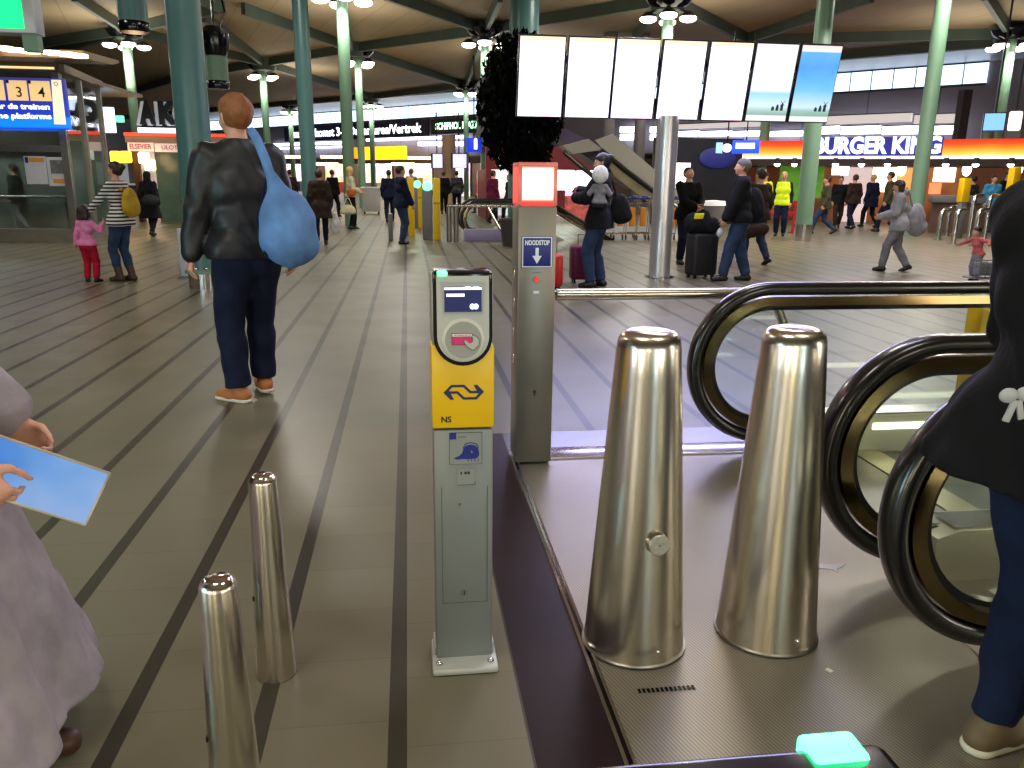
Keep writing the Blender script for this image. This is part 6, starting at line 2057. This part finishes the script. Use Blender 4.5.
g.L.new(g.mix(g.math('LESS_THAN', st, 0.5), lin((226, 222, 216)), lin((26, 28, 48))), g.b.inputs['Base Color']); g.b.inputs['Roughness'].default_value = 0.85
C_STRIPE = g.m


def HT(fx, fy, hx, hy):
    x, y = G(fx, fy)
    return AY(hx, hy, y)[2]


WALK = dict(footL=(-0.09, 0.2, 0.0, 0, 0), footR=(0.09, -0.24, 0.03, 0, -0.45), dz=-0.02)
WALK2 = dict(footL=(-0.09, -0.24, 0.03, 0, -0.45), footR=(0.09, 0.2, 0.0, 0, 0), dz=-0.02)


def blob(name, label, cat, loc, rz, prims, m, vox=0.012, fold=0.004, parts=(), group=None, rot=None):
    t = thing(name, label, cat, loc, rz, group)
    if rot: t.rotation_euler = rot
    F = Field()
    for q in prims:
        if q[0] == 'c': F.cap(*q[1:5], k=q[5] if len(q) > 5 else 0.04)
        else: F.ell(q[1], q[2], k=q[3] if len(q) > 3 else 0.04)
    me = F.mesh(vox, folds(fold, 30), 'body'); link(me, 'body', m, t)
    for nm, pts, r, pm in parts:
        mb = MB(); mb.tube([Vector(p) for p in pts], r, pm, 8); mb.build(nm, t)
    return t


def arc(a, b, h, n=9, ax=(0, 0, 1)):
    a, b, ax = Vector(a), Vector(b), Vector(ax)
    return [a.lerp(b, k / n) + ax * h * math.sin(PI * k / n) for k in range(n + 1)]


# --- tall man with the blue backpack, walking away
mx, my = G(258, 403); mh = HT(258, 403, 231, 95)
person('person', 'tall man with ginger hair in a black jacket walking away with a blue backpack', (mx, my), 28, mh, 0.009,
       dict(footL=(-0.08, 0.10, 0.0, 0.55, 0), footR=(0.11, 0.2, 0.02, -0.1, 0.0), lean=0.05, hyaw=0.2, wristL=(-0.30, 0.06, 0.86), elbowL=(-0.6, -1, 0), wristR=(0.27, 0.02, 0.88)),
       dict(m=C_LEATHER, hem=-0.06, collar=0.035, t=0.034, ts=0.006, fold=0.006), dict(m=C_DJEAN, t=0.026, t2=0.034, fold=0.006), dict(m=S_TAN, sole=S_SOLE), dict(style='messy', m=H_RED))
bx, by, bz = AY(287, 222, my - 0.42)
blob('backpack', 'light blue drawstring backpack slung over the right shoulder of the tall man', 'backpack', (bx, by, bz), 0.2,
     [('e', (0, 0, -0.02), (0.165, 0.10, 0.21)), ('e', (0.01, 0, -0.12), (0.17, 0.11, 0.15)), ('c', (-0.02, 0.0, 0.12), (-0.07, 0.02, 0.26), 0.08, 0.035)], C_SKYB, 0.009, 0.007,
     [('strap', [(-0.07, 0.02, 0.24), (-0.10, 0.05, 0.36), (-0.135, 0.12, 0.47), (-0.16, 0.24, 0.52)], 0.028, C_SKYB), ('cord', [(-0.13, -0.04, -0.2), (-0.17, 0.03, 0.0), (-0.1, 0.04, 0.25)], 0.008, C_NAVY)])
# --- mother and child
x, y = G(127, 281); h = HT(127, 281, 108, 162)
person('person', 'woman in a navy and white striped top reaching towards the small child', (x, y), 72, h, 0.011,
       dict(fem=True, footL=(-0.06, 0.07, 0.0, 0.1, 0), footR=(0.07, -0.05, 0, -0.1, 0), wristL=(-0.20, 0.44, 0.97), elbowL=(-0.3, -0.6, -1), wristR=(0.2, 0.16, 0.95), hpitch=0.12),
       dict(m=C_STRIPE, name='striped_top', hem=-0.1, t=0.02, fold=0.003), dict(m=C_JEAN, t=0.012), dict(m=S_BRN, boot=0.45, name='boot'), dict(style='bun', m=H_BRN))
bx, by, bz = AY(128.5, 202, y - 0.05)
blob('backpack', 'mustard yellow backpack on the back of the woman in the striped top', 'backpack', (bx + 0.02, by, bz), math.radians(72),
     [('e', (0, 0, 0), (0.14, 0.08, 0.20)), ('e', (0, -0.02, -0.08), (0.15, 0.09, 0.13))], C_MUST, 0.011, 0.004, [('strap', arc((-0.06, 0.05, 0.16), (-0.08, 0.2, -0.08), 0.1), 0.018, C_MUST)])
x, y = G(92, 282); h = HT(92, 282, 83, 209)
person('person', 'small child in a pink top and red trousers seen from behind', (x, y), -12, h, 0.013,
       dict(fem=True, headscale=1.42, footL=(-0.1, 0, 0, 0.2, 0), footR=(0.12, 0.02, 0, -0.4, 0), wristR=(0.36, 0.16, 1.42), elbowR=(0.6, -0.5, -1), wristL=(-0.3, -0.02, 0.86), hpitch=-0.15),
       dict(m=C_PINK, name='top', hem=-0.04, t=0.03), dict(m=C_RED, t=0.03, t2=0.034), dict(m=S_BLK), dict(style='bob', m=H_BRN))
# --- hooded figure beyond
x, y = G(153, 236); h = HT(153, 236, 147, 171)
person('person', 'person in a long black coat and dark headscarf near the green shop door', (x, y), -10, h, 0.016, dict(fem=True, **WALK), dict(m=C_BLACK, name='coat', hem=-0.42, flare=0.06, t=0.04, ts=0.01), dict(m=C_BLACK), dict(m=S_BLK), dict(style='hijab', name='headscarf', m=C_BLACK))
bx, by, bz = AY(151, 200, y - 0.3)
blob('shoulder_bag', 'black bag carried by the person in the dark headscarf', 'bag', (bx, by, bz), 0, [('e', (0, 0, 0), (0.2, 0.09, 0.13))], C_DGREY, 0.016, 0.004, [('strap', arc((-0.14, 0, 0.08), (0.14, 0.02, 0.08), 0.4), 0.016, C_BLACK)])
# --- brown coat with carrier bag
x, y = G(322, 245); h = HT(322, 245, 322, 169)
person('person', 'person in a dark brown coat walking away beside the slim teal column', (x, y), 4, h, 0.015, dict(fem=True, **WALK2), dict(m=C_BROWN, name='coat', hem=-0.28, flare=0.04, t=0.045, ts=0.012, collar=0.03), dict(m=C_NAVY, t=0.014), dict(m=S_BLK), dict(style='short', m=H_BRN))
bx, by, bz = AY(335, 222, y)
blob('carrier_bag', 'pale plastic carrier bag at the right side of the brown coat', 'bag', (bx, by, bz), 0, [('e', (0, 0, -0.06), (0.12, 0.07, 0.2)), ('e', (0, 0, 0.1), (0.07, 0.03, 0.1))], C_WHITE, 0.014, 0.006, [('handle', arc((-0.05, 0, 0.14), (0.05, 0, 0.14), 0.13), 0.01, C_WHITE)])
# --- blonde woman
x, y = G(352, 229); h = HT(352, 229, 350, 167)
person('person', 'blonde woman in a cream top and black trousers facing right', (x, y), -70, h, 0.016, dict(fem=True, wristL=(-0.12, 0.3, 1.12), wristR=(0.18, 0.24, 1.05), footL=(-0.05, 0.1, 0, 0, -0.25), footR=(0.07, -0.06, 0, 0, -0.25)), dict(m=C_CREAM, name='top', hem=-0.02, t=0.03), dict(m=C_BLACK, t=0.012), dict(m=S_BLK), dict(style='bob', m=H_BLO))
bx, by, bz = AY(348, 208, y - 0.32)
blob('handbag', 'cream handbag hanging in front of the blonde woman', 'bag', (bx, by, bz), 0.1, [('e', (0, 0, -0.04), (0.2, 0.08, 0.13), 0.02), ('c', (-0.16, 0, -0.1), (0.16, 0, -0.1), 0.07, 0.07)], C_CREAM, 0.014, 0.003, [('handle', arc((-0.11, 0, 0.06), (0.11, 0, 0.06), 0.22), 0.013, C_CREAM)])
bx, by, bz = AY(351, 193, y - 0.3)
blob('waist_bag', 'small orange brown bag at the waist of the blonde woman', 'bag', (bx, by, bz), 0.1, [('e', (0, 0, 0), (0.13, 0.06, 0.12))], fabric('orange_brown', (178, 90, 42)), 0.014, 0.003)
# --- dark jacket man by the gates
x, y = G(402, 244); h = HT(402, 244, 402, 166)
person('person', 'man in a dark navy jacket and jeans facing right beside the ticket gates', (x, y), -72, h, 0.014, dict(footL=(-0.08, 0.04, 0, 0, 0), footR=(0.08, -0.03, 0, 0, 0), wristL=(-0.22, 0.12, 0.86), wristR=(0.2, 0.2, 0.9)), dict(m=C_NAVY, hem=-0.1, t=0.034, ts=0.01, collar=0.03), dict(m=C_JEAN, t=0.026, t2=0.03), dict(m=S_BLK), dict(style='short', m=H_BRN))
# --- adult with baby
x, y = G(596, 287); h = HT(596, 287, 602, 154)
person('person', 'adult in black jacket and jeans holding a baby, left of the steel column', (x, y), 62, h, 0.011, dict(fem=True, footL=(-0.12, 0.05, 0, 0.1, 0), footR=(0.12, -0.04, 0, -0.2, 0), lean=-0.06, wristL=(-0.06, 0.30, 1.18), elbowL=(-1, -0.6, -0.4), wristR=(0.08, 0.30, 1.27), elbowR=(1, -0.6, -0.4), hpitch=-0.1, hyaw=0.25), dict(m=C_BLACK, hem=-0.14, flare=0.03, t=0.045, ts=0.014, collar=0.04), dict(m=C_JEAN, t=0.026, t2=0.03), dict(m=S_BLK), dict(style='bun', m=H_BLK))
hx, hy, hz = AY(601, 176, y - 0.33)
person('person', 'baby in a round white hat held against the black jacket', (hx - 0.0, hy + 0.04), -15, 0.72, 0.018, dict(headscale=2.2, footL=(-0.12, 0.3, 0.35), footR=(0.12, 0.3, 0.35), kneeL=(-0.3, 1, 0.2), kneeR=(0.3, 1, 0.2), wristL=(-0.25, 0.25, 1.2), wristR=(0.25, 0.25, 1.2)), dict(m=C_LGREY, name='romper', hem=-0.05, t=0.05, collar=0.02), dict(m=C_DGREY, t=0.05), None, dict(style='bonnet', name='hat', m=C_WHITE), z=hz - 0.72)
bx, by, bz = AY(620, 208, y + 0.05)
blob('shoulder_bag', 'black shoulder bag behind the adult with the baby', 'bag', (bx, by, bz), 0.2, [('e', (0, 0, 0), (0.14, 0.1, 0.2)), ('e', (0.03, 0, -0.1), (0.16, 0.1, 0.12))], C_BLACK, 0.014, 0.004, [('strap', [(-0.06, 0, 0.14), (-0.13, 0, 0.35), (-0.2, 0.0, 0.52)], 0.016, C_BLACK)])
# --- two travellers
x, y = G(684, 264); h = HT(684, 264, 690, 167)
person('person', 'man in a dark blazer looking up, right of the steel column', (x, y), 188, h, 0.013, dict(hpitch=0.38, hyaw=0.15, wristR=(-0.02, 0.26, 1.06), elbowR=(1, -1, -0.5), wristL=(-0.1, 0.28, 1.03), elbowL=(-1, -1, -0.5)), [dict(m=fabric('shirt_grey', (112, 104, 108)), name='shirt', hem=-0.02, t=0.014, sleeves=False), dict(m=C_BLACK, name='blazer', hem=-0.12, t=0.03, ts=0.012)], dict(m=C_NAVY, t=0.026, t2=0.03), dict(m=S_BLK), dict(style='crop', m=H_BRN))
x, y = G(735, 281); h = HT(735, 281, 727, 159)
person('person', 'grey haired man in black jacket and jeans facing left beside the black luggage', (x, y), 74, h, 0.011, dict(footL=(-0.1, 0.2, 0, 0.1, 0), footR=(0.1, -0.16, 0.0, -0.1, 0), lean=0.03, hpitch=0.08, wristL=(-0.2, 0.22, 0.92), wristR=(0.25, -0.12, 0.9)), dict(m=C_BLACK, hem=-0.07, t=0.045, ts=0.012, collar=0.035, belly=0.01), dict(m=C_JEAN, t=0.03, t2=0.034), dict(m=S_BLK), dict(style='short', m=H_GRY))
bx, by, bz = AY(753, 205, y + 0.1)
blob('backpack', 'black backpack on the back of the grey haired man', 'backpack', (bx, by, bz), 0.2, [('e', (0, 0, 0), (0.17, 0.13, 0.26)), ('e', (0.02, 0, -0.1), (0.18, 0.14, 0.16))], C_BLACK, 0.013, 0.004)
x2, y2 = G(746, 264)
person('person', 'person in jeans half hidden behind the grey haired man', (x2 + 0.15, y2), 20, 1.7, 0.015, WALK, dict(m=C_BROWN, hem=-0.1, t=0.04), dict(m=C_JEAN, t=0.022), dict(m=S_BLK), dict(style='short', m=H_BRN))
bx, by, bz = AY(752, 232, y2 - 0.4)
blob('duffel_bag', 'dark brown duffel bag low behind the grey haired man', 'bag', (bx, by, bz), 0.2, [('c', (-0.16, 0, 0), (0.22, 0, 0.05), 0.13, 0.11)], C_BROWN, 0.015, 0.004, [('handle', arc((-0.08, 0, 0.12), (0.12, 0, 0.14), 0.1), 0.014, C_BLACK)])


# --- suitcases
def suitcase(px, py, w, d, h, label, m, rz=0.0, wheels=True):
    x, y = G(px, py)
    t = thing('suitcase', label, 'suitcase', (x, y + d / 2, 0), rz)
    mb = MB(); mb.box((0, 0, 0.05 + h / 2), (w, d, h), m, bev=0.045, seg=3); mb.build('shell', t)
    mb = MB()
    for k in range(4):
        xx = -w * 0.36 + k * w * 0.24
        mb.box((xx, -d / 2 - 0.003, 0.05 + h / 2), (0.02, 0.012, h * 0.8), m, bev=0.004)
    mb.build('ribs', t)
    for sx_ in (-1, 1):
        for sy_ in (-1, 1):
            mb = MB(); mb.cyl((sx_ * (w / 2 - 0.06) - 0.015, sy_ * (d / 2 - 0.05), 0.03), (sx_ * (w / 2 - 0.06) + 0.015, sy_ * (d / 2 - 0.05), 0.03), 0.03, BLACK, seg=12); mb.build('wheel', t)
    mb = MB(); mb.tube([(-w * 0.2, d * 0.3, h + 0.04), (-w * 0.2, d * 0.3, h + 0.2), (w * 0.2, d * 0.3, h + 0.2), (w * 0.2, d * 0.3, h + 0.04)], 0.012, DSTEEL, 8, up=Vector((0, 1, 0))); mb.build('handle', t)
    return t


suitcase(585, 283.5, 0.42, 0.22, 0.5, 'dark magenta suitcase behind the legs of the adult with the baby', mat('case_magenta', (104, 14, 66), rough=0.4, var=0.06))
suitcase(556, 291, 0.2, 0.3, 0.44, 'bright red suitcase peeking out right of the emergency stop post', mat('case_red', (196, 18, 30), rough=0.35, var=0.05))
t = suitcase(703, 279, 0.44, 0.28, 0.64, 'large black suitcase standing between the two travellers', mat('case_black', (17, 16, 18), rough=0.6, var=0.2), 0.25)
lx_, ly_ = t.location.x, t.location.y
t = thing('travel_bag', 'black travel bag with a yellow tag lying on the large black suitcase', 'travel bag', (lx_ - 0.03, ly_ + 0.0, 0.685))
F = Field(); F.cap((-0.15, 0, 0.14), (0.17, 0, 0.12), 0.14, 0.13, k=0.05); F.cap((-0.12, 0.0, 0.2), (0.02, 0.0, 0.26), 0.12, 0.1, k=0.06)
link(F.mesh(0.014, folds(0.006), 'bag_body'), 'bag_body', C_BLACK, t)
mb = MB(); mb.box((-0.1, -0.135, 0.27), (0.15, 0.02, 0.09), mat('yellow_tag', (226, 206, 30), rough=0.5, emit=0.2, ergb=(226, 206, 30), var=0.1), Euler((0.4, 0, 0.1)), bev=0.008); mb.build('luggage_tag', t)
mb = MB(); mb.tube(arc((-0.1, -0.05, 0.27), (0.1, -0.03, 0.24), 0.1), 0.014, BLACK, 8); mb.build('handle', t)
mb = MB(); mb.ball((0.26, -0.1, 0.02), 0.06, C_WHITE, (0.8, 0.6, 1.2), 12); mb.build('pale_tag', t)

# --- people towards the burger restaurant
x, y = G(779, 236); h = HT(779, 236, 781, 172)
person('person', 'worker in a yellow high visibility vest behind the red barrier stand', (x, y), 150, h, 0.016, None, [dict(m=C_NAVY, name='shirt', hem=-0.02, t=0.02), dict(m=C_HIVIZ, name='vest', hem=-0.08, t=0.04, sleeves=False)], dict(m=C_NAVY, t=0.026), dict(m=S_BLK), dict(style='short', m=H_BLO))
x, y = G(761, 231)
person('person', 'worker in a yellow high visibility jacket mostly hidden behind the black backpack', (x, y), 120, 1.7, 0.018, None, dict(m=C_HIVIZ, name='vest', hem=-0.08, t=0.036), dict(m=C_NAVY, t=0.026), dict(m=S_BLK), dict(style='short', m=H_BRN))
x, y = G(822, 234); h = HT(822, 234, 824, 183)
person('person', 'person in olive jacket and jeans striding right of the green column', (x, y), 70, 1.68, 0.016, dict(footL=(-0.08, 0.34, 0, 0, 0), footR=(0.08, -0.34, 0.05, 0, -0.5), dz=-0.07), dict(m=C_OLIVE, hem=-0.12, t=0.04), dict(m=C_JEAN, t=0.02), dict(m=S_BLK), dict(style='short', m=H_BRN))
x, y = G(868, 227)
person('person', 'person in a navy coat with dark backpack left of the grey coated walker', (x, y), 20, 1.72, 0.018, WALK, dict(m=C_NAVY, name='coat', hem=-0.25, t=0.05), dict(m=C_BLACK, t=0.02), dict(m=S_BLK), dict(style='short', m=H_BLO))
x, y = G(884, 232)
person('person', 'person in an olive top just behind the grey coated walker', (x, y), 60, 1.78, 0.018, WALK2, dict(m=C_OLIVE, hem=-0.1, t=0.034), dict(m=C_NAVY, t=0.02), dict(m=S_BLK), dict(style='short', m=H_BRN))
x, y = G(893, 271); h = HT(893, 271, 899, 181)
person('person', 'woman in a pale grey coat and grey trousers walking left past the green column', (x, y), 62, h * 1.02, 0.012, dict(fem=True, footL=(-0.07, 0.22, 0, 0, 0), footR=(0.08, -0.24, 0.02, 0, -0.35), dz=-0.02, lean=0.1, hpitch=-0.15, wristL=(-0.16, 0.34, 1.05), wristR=(0.22, 0.16, 1.0)), dict(m=C_GREY, name='coat', hem=-0.12, t=0.045, ts=0.012, hood=True), dict(m=C_LGREY, t=0.024, t2=0.03), dict(m=S_BLK), dict(style='bob', m=H_BRN))
bx, by, bz = AY(915, 219, y + 0.1)
blob('shoulder_bag', 'large pale grey bag behind the woman in the grey coat', 'bag', (bx, by, bz), 0.3, [('e', (0, 0, 0), (0.2, 0.12, 0.26)), ('e', (0.08, 0, -0.14), (0.2, 0.12, 0.16))], C_GREY, 0.014, 0.008, [('strap', [(-0.1, 0, 0.2), (-0.2, 0, 0.4), (-0.3, 0, 0.52)], 0.018, C_GREY)])
for px, py, hd, hh, tm, bm_, hs_, lab in ((850, 229, 10, 1.7, C_BROWN, C_NAVY, H_BRN, 'person in a brown jacket before the pale restaurant panel'), (986, 232, 170, 1.72, C_TEALS, C_BLACK, H_BRN, 'person in a light blue shirt behind the turnstile posts'),
                                         (999, 230, 200, 1.85, C_BLACK, C_BLACK, H_BRN, 'tall person in black behind the turnstile posts'), (966, 231, 20, 1.7, C_DGREY, C_NAVY, H_BLK, 'person in dark grey left among the turnstile posts'),
                                         (836, 228, 160, 1.65, C_BLACK, C_BROWN, H_BLK, 'person in black in front of the white menu screen'),
                                         (444, 214, 0, 1.72, C_BLACK, C_BLACK, H_BRN, 'person in black left of two beyond the ticket gates'), (457, 213, 0, 1.75, C_DGREY, C_BLACK, H_BLK, 'person in dark grey right of two beyond the ticket gates'),
                                         (479, 213, 90, 1.66, C_RED, C_BLACK, H_BRN, 'person in a red jacket between the far green columns'), (493, 223, -60, 1.72, C_MAROON, C_BLACK, H_BRN, 'person in maroon beyond the distant escalator'),
                                         (509, 223, 60, 1.6, C_BROWN, C_BLACK, H_BLK, 'shorter person in brown beyond the distant escalator'), (390, 222, 0, 1.7, C_NAVY, C_NAVY, H_BLK, 'person in dark blue left behind the navy jacket man'),
                                         (412, 216, 40, 1.78, C_LGREY, C_BLACK, H_GRY, 'grey haired person beyond the navy jacket man'), (334, 217, -30, 1.7, C_BLACK, C_BLACK, H_BRN, 'person in black between the brown coat and blonde woman'),
                                         (292, 216, 10, 1.7, C_BROWN, C_NAVY, H_BRN, 'person in brown just right of the blue backpack'), (22, 232, 80, 1.7, fabric('dark_green_coat', (24, 44, 40)), C_LGREY, H_BRN, 'person in a dark green coat inside the glass booth'),
                                         (86, 226, 20, 1.7, C_TEALS, C_NAVY, H_RED, 'person in blue seen through the booth side glass')):
    x, y = G(px, py)
    person('person', lab, (x, y), hd, hh, 0.02, WALK if (px % 2) else WALK2, dict(m=tm, hem=-0.1, t=0.038), dict(m=bm_, t=0.022), dict(m=S_BLK), dict(style='short', m=hs_))
# --- child with outstretched arms at the right
x, y = G(985, 283); h = HT(985, 283, 985, 238)
person('person', 'dark haired child in a red top with arms stretched out beside the dark coat', (x, y + 0.25), 100, max(0.8, h), 0.013, dict(headscale=1.45, lean=0.3, wristL=(-0.62, 0.25, 1.28), wristR=(0.62, 0.2, 1.2), elbowL=(-0.3, -1, 0), elbowR=(0.3, -1, 0)), dict(m=fabric('top_coral', (196, 96, 96)), name='top', hem=-0.04, t=0.03), dict(m=C_LGREY, t=0.03), dict(m=S_BLK), dict(style='short', m=H_BLK))
x, y = G(988, 283)
t = thing('wire_basket', 'low grey wire basket cart in front of the child in red', 'basket', (x, y - 0.12, 0))
mb = MB()
for k in range(9):
    xx = -0.32 + k * 0.08
    mb.cyl((xx, 0, 0.08), (xx * 1.12, -0.02, 0.36), 0.006, GREYM, seg=6)
for z_, e in ((0.08, 1.0), (0.17, 1.04), (0.27, 1.08), (0.36, 1.12)):
    mb.cyl((-0.33 * e, 0, z_), (0.33 * e, 0, z_), 0.008, GREYM, seg=6)
mb.build('wire_front', t)
mb = MB(); mb.box((0, 0.15, 0.08), (0.62, 0.3, 0.02), GREYM); mb.box((0, 0.12, 0.22), (0.5, 0.16, 0.2), C_LGREY, bev=0.03); mb.build('tray', t)
for sx_ in (-1, 1):
    mb = MB(); mb.cyl((sx_ * 0.26, 0.1, 0.035), (sx_ * 0.26 + 0.03, 0.1, 0.035), 0.035, BLACK, seg=12); mb.build('wheel', t)

# --- person in the dark coat stepping onto the escalator, right foreground
px_, py_ = 1.51, 1.58
person('person', 'person in a black coat and blue jeans at the right edge of the frame', (px_, py_), -78, 1.74, 0.008,
       dict(fem=True, footL=(-0.09, 0.06, 0.0045, 0, 0), footR=(0.09, 0.02, 0.0045, 0.0, 0), kneeR=(0.1, 1, 0), lean=-0.02, wristL=(-0.16, 0.32, 1.08), elbowL=(-0.3, -0.2, -1), wristR=(0.18, 0.32, 1.08), elbowR=(0.3, -0.2, -1), hip_off=(0, 0.0, 0)),
       dict(m=fabric('coat_soft_black', (17, 15, 17)), name='coat', hem=-0.1, flare=0.045, t=0.055, ts=0.01, collar=0.04, fold=0.008, hem_off=(0, -0.015, 0)), dict(m=fabric('jeans_deep_blue', (22, 32, 58)), t=0.02, t2=0.018, fold=0.006), dict(m=mat('boot_tan', (112, 92, 64), rough=0.6, var=0.15), sole=S_SOLE), dict(style='long', m=H_BRN), z=0.0)
bx, by, bz = AY(1016, 398, 1.47)
t = thing('coat_bow', 'pale grey ribbon bow on the back of the black coat', 'bow', (bx, by, bz))
SILV = mat('ribbon_grey', (170, 172, 172), rough=0.5, var=0.1)
mb = MB(); mb.ball((-0.018, 0, 0.006), 0.022, SILV, (1, 0.45, 0.75), 14); mb.ball((0.02, 0, 0.008), 0.022, SILV, (1, 0.45, 0.75), 14); mb.build('loop', t)
mb = MB(); mb.box((-0.008, 0.0, -0.028), (0.016, 0.006, 0.05), SILV, Euler((0, 0.3, 0)), bev=0.002); mb.box((0.014, 0.0, -0.026), (0.014, 0.006, 0.045), SILV, Euler((0, -0.3, 0)), bev=0.002); mb.build('tail', t)

# --- passer-by in lilac at the left edge, walking right with a tablet
lx, ly = -1.17, 1.86
person('person', 'passer-by in pale lilac clothes at the left edge holding a tablet', (lx, ly), -88, 1.66, 0.008,
       dict(fem=True, footL=(-0.09, 0.12, 0.0, 0, 0), footR=(0.09, -0.12, 0.01, 0, -0.2), dz=0.0, wristR=(0.18, 0.26, 0.94), elbowR=(0.3, -1, -0.2), wristL=(-0.14, 0.22, 0.95), elbowL=(-0.3, -1, -0.2)),
       dict(m=C_LILAC, name='tunic', hem=-0.3, flare=0.06, t=0.03, ts=0.02, frac=0.8), dict(m=C_LILAC, kind='skirt', z=0.16, flare=0.2, t=0.02, fold=0.012), dict(m=S_BRN), dict(style='long', m=H_BRN),
       hands=dict(R=dict(curl=0.7), L=dict(curl=0.7)))
tx_, ty_, tz_ = AY(36, 479, 1.76)
t = thing('tablet', 'pale blue tablet with a glowing screen held by the passer-by in lilac', 'tablet', (tx_, ty_, tz_))
t.rotation_euler = (math.radians(-25), math.radians(27), math.radians(8))
mb = MB(); mb.box((0, 0, 0), (0.27, 0.012, 0.13), mat('tablet_shell', (170, 160, 140), rough=0.4, metal=0.4, var=0.05), bev=0.005); mb.build('case', t)
g = NG('tablet_screen')
nz = g.noise(5, 2)[0]
g.L.new(g.ramp(g.math('ADD', nz, g.math('MULTIPLY', g.xyz()[0], 1.2)), [(0.35, lin((70, 140, 225))), (0.55, lin((120, 170, 232))), (0.75, lin((168, 186, 230)))]), g.b.inputs['Emission Color']); g.b.inputs['Emission Strength'].default_value = 0.8; g.b.inputs['Base Color'].default_value = (0.03, 0.05, 0.09, 1)
mb = MB(); mb.box((0, -0.0065, 0), (0.258, 0.002, 0.118), g.m); mb.build('screen', t)
# ------------------------------------------------------------------ light
w = bpy.data.worlds.new('world'); SC.world = w; w.use_nodes = True
w.node_tree.nodes['Background'].inputs[0].default_value = (0.95, 0.96, 1.0, 1)
w.node_tree.nodes['Background'].inputs[1].default_value = 0.25
for (x, y, p) in ((-1.4, 1.4, 125), (2.5, 1.0, 80), (-8, 9, 200), (3, 9, 150), (10, 12, 240), (-3, 18, 300), (6, 21, 300), (14, 20, 240), (-14, 22, 240), (0, 34, 320), (10, 32, 220)):
    area_light('overhead_light', (x, y, 6.5), p, 1.6, (1.0, 0.95, 0.86))
for (x, y, p) in ((-11, 34, 260), (-2, 30, 240), (5, 38, 260), (-6, 48, 300), (9, 27, 180), (20, 28, 170), (-20, 24, 160)):
    area_light('ceiling_fill', (x, y, 4.8), p * 0.6, 3.0, (1.0, 0.93, 0.8), (PI, 0, 0))  # added upward fill that brightens the ceiling
area_light('overhead_light', (11, 17, 5.0), 420, 3.0, (1.0, 0.86, 0.86))  # added pink fill standing in for restaurant light on the floor
for (x, y, p) in ((3.5, 6.8, 80),):
    area_light('overhead_light', (x, y, 6.0), p, 1.5, (0.6, 0.62, 1.0))
# added panels behind and beside the camera: fill light and bollard streaks
for (x, y, wd, ht, p, c) in ((-5.5, -5.0, 1.6, 2.2, 130, (1.0, 0.94, 0.82)), (-1.6, -5.4, 0.7, 2.4, 100, (1.0, 0.9, 0.6)), (2.2, -5.4, 0.5, 2.6, 70, (0.7, 0.92, 1.0)), (5.0, -5.2, 1.4, 2.3, 110, (1.0, 0.9, 0.7)),
                             (9.0, -4.0, 1.8, 2.4, 130, (1.0, 0.85, 0.62)), (-6.0, 0.5, 0.5, 2.3, 110, (0.45, 0.9, 1.0)), (7.5, 0.2, 0.7, 2.2, 60, (1.0, 0.92, 0.8)), (-9.0, -2.0, 1.4, 2.3, 110, (0.85, 0.93, 1.0))):
    o_ = area_light('streak_fill_light', (x, y, 1.7), p, 1.0, c, (math.radians(90), 0, math.atan2(-x * 0.6, 6) * -1.0 + PI if False else 0), 'RECTANGLE')
    o_.data.size = wd; o_.data.size_y = ht
    d = Vector((0.3, 2.5, 1.2)) - Vector((x, y, 1.7))
    o_.rotation_euler = d.to_track_quat('-Z', 'Y').to_euler()
SC.view_settings.view_transform = 'Standard'
SC.view_settings.look = 'None'
SC.view_settings.exposure = 0.0
SC.cycles.max_bounces = 6
SC.cycles.transparent_max_bounces = 12
SC.cycles.sample_clamp_indirect = 6
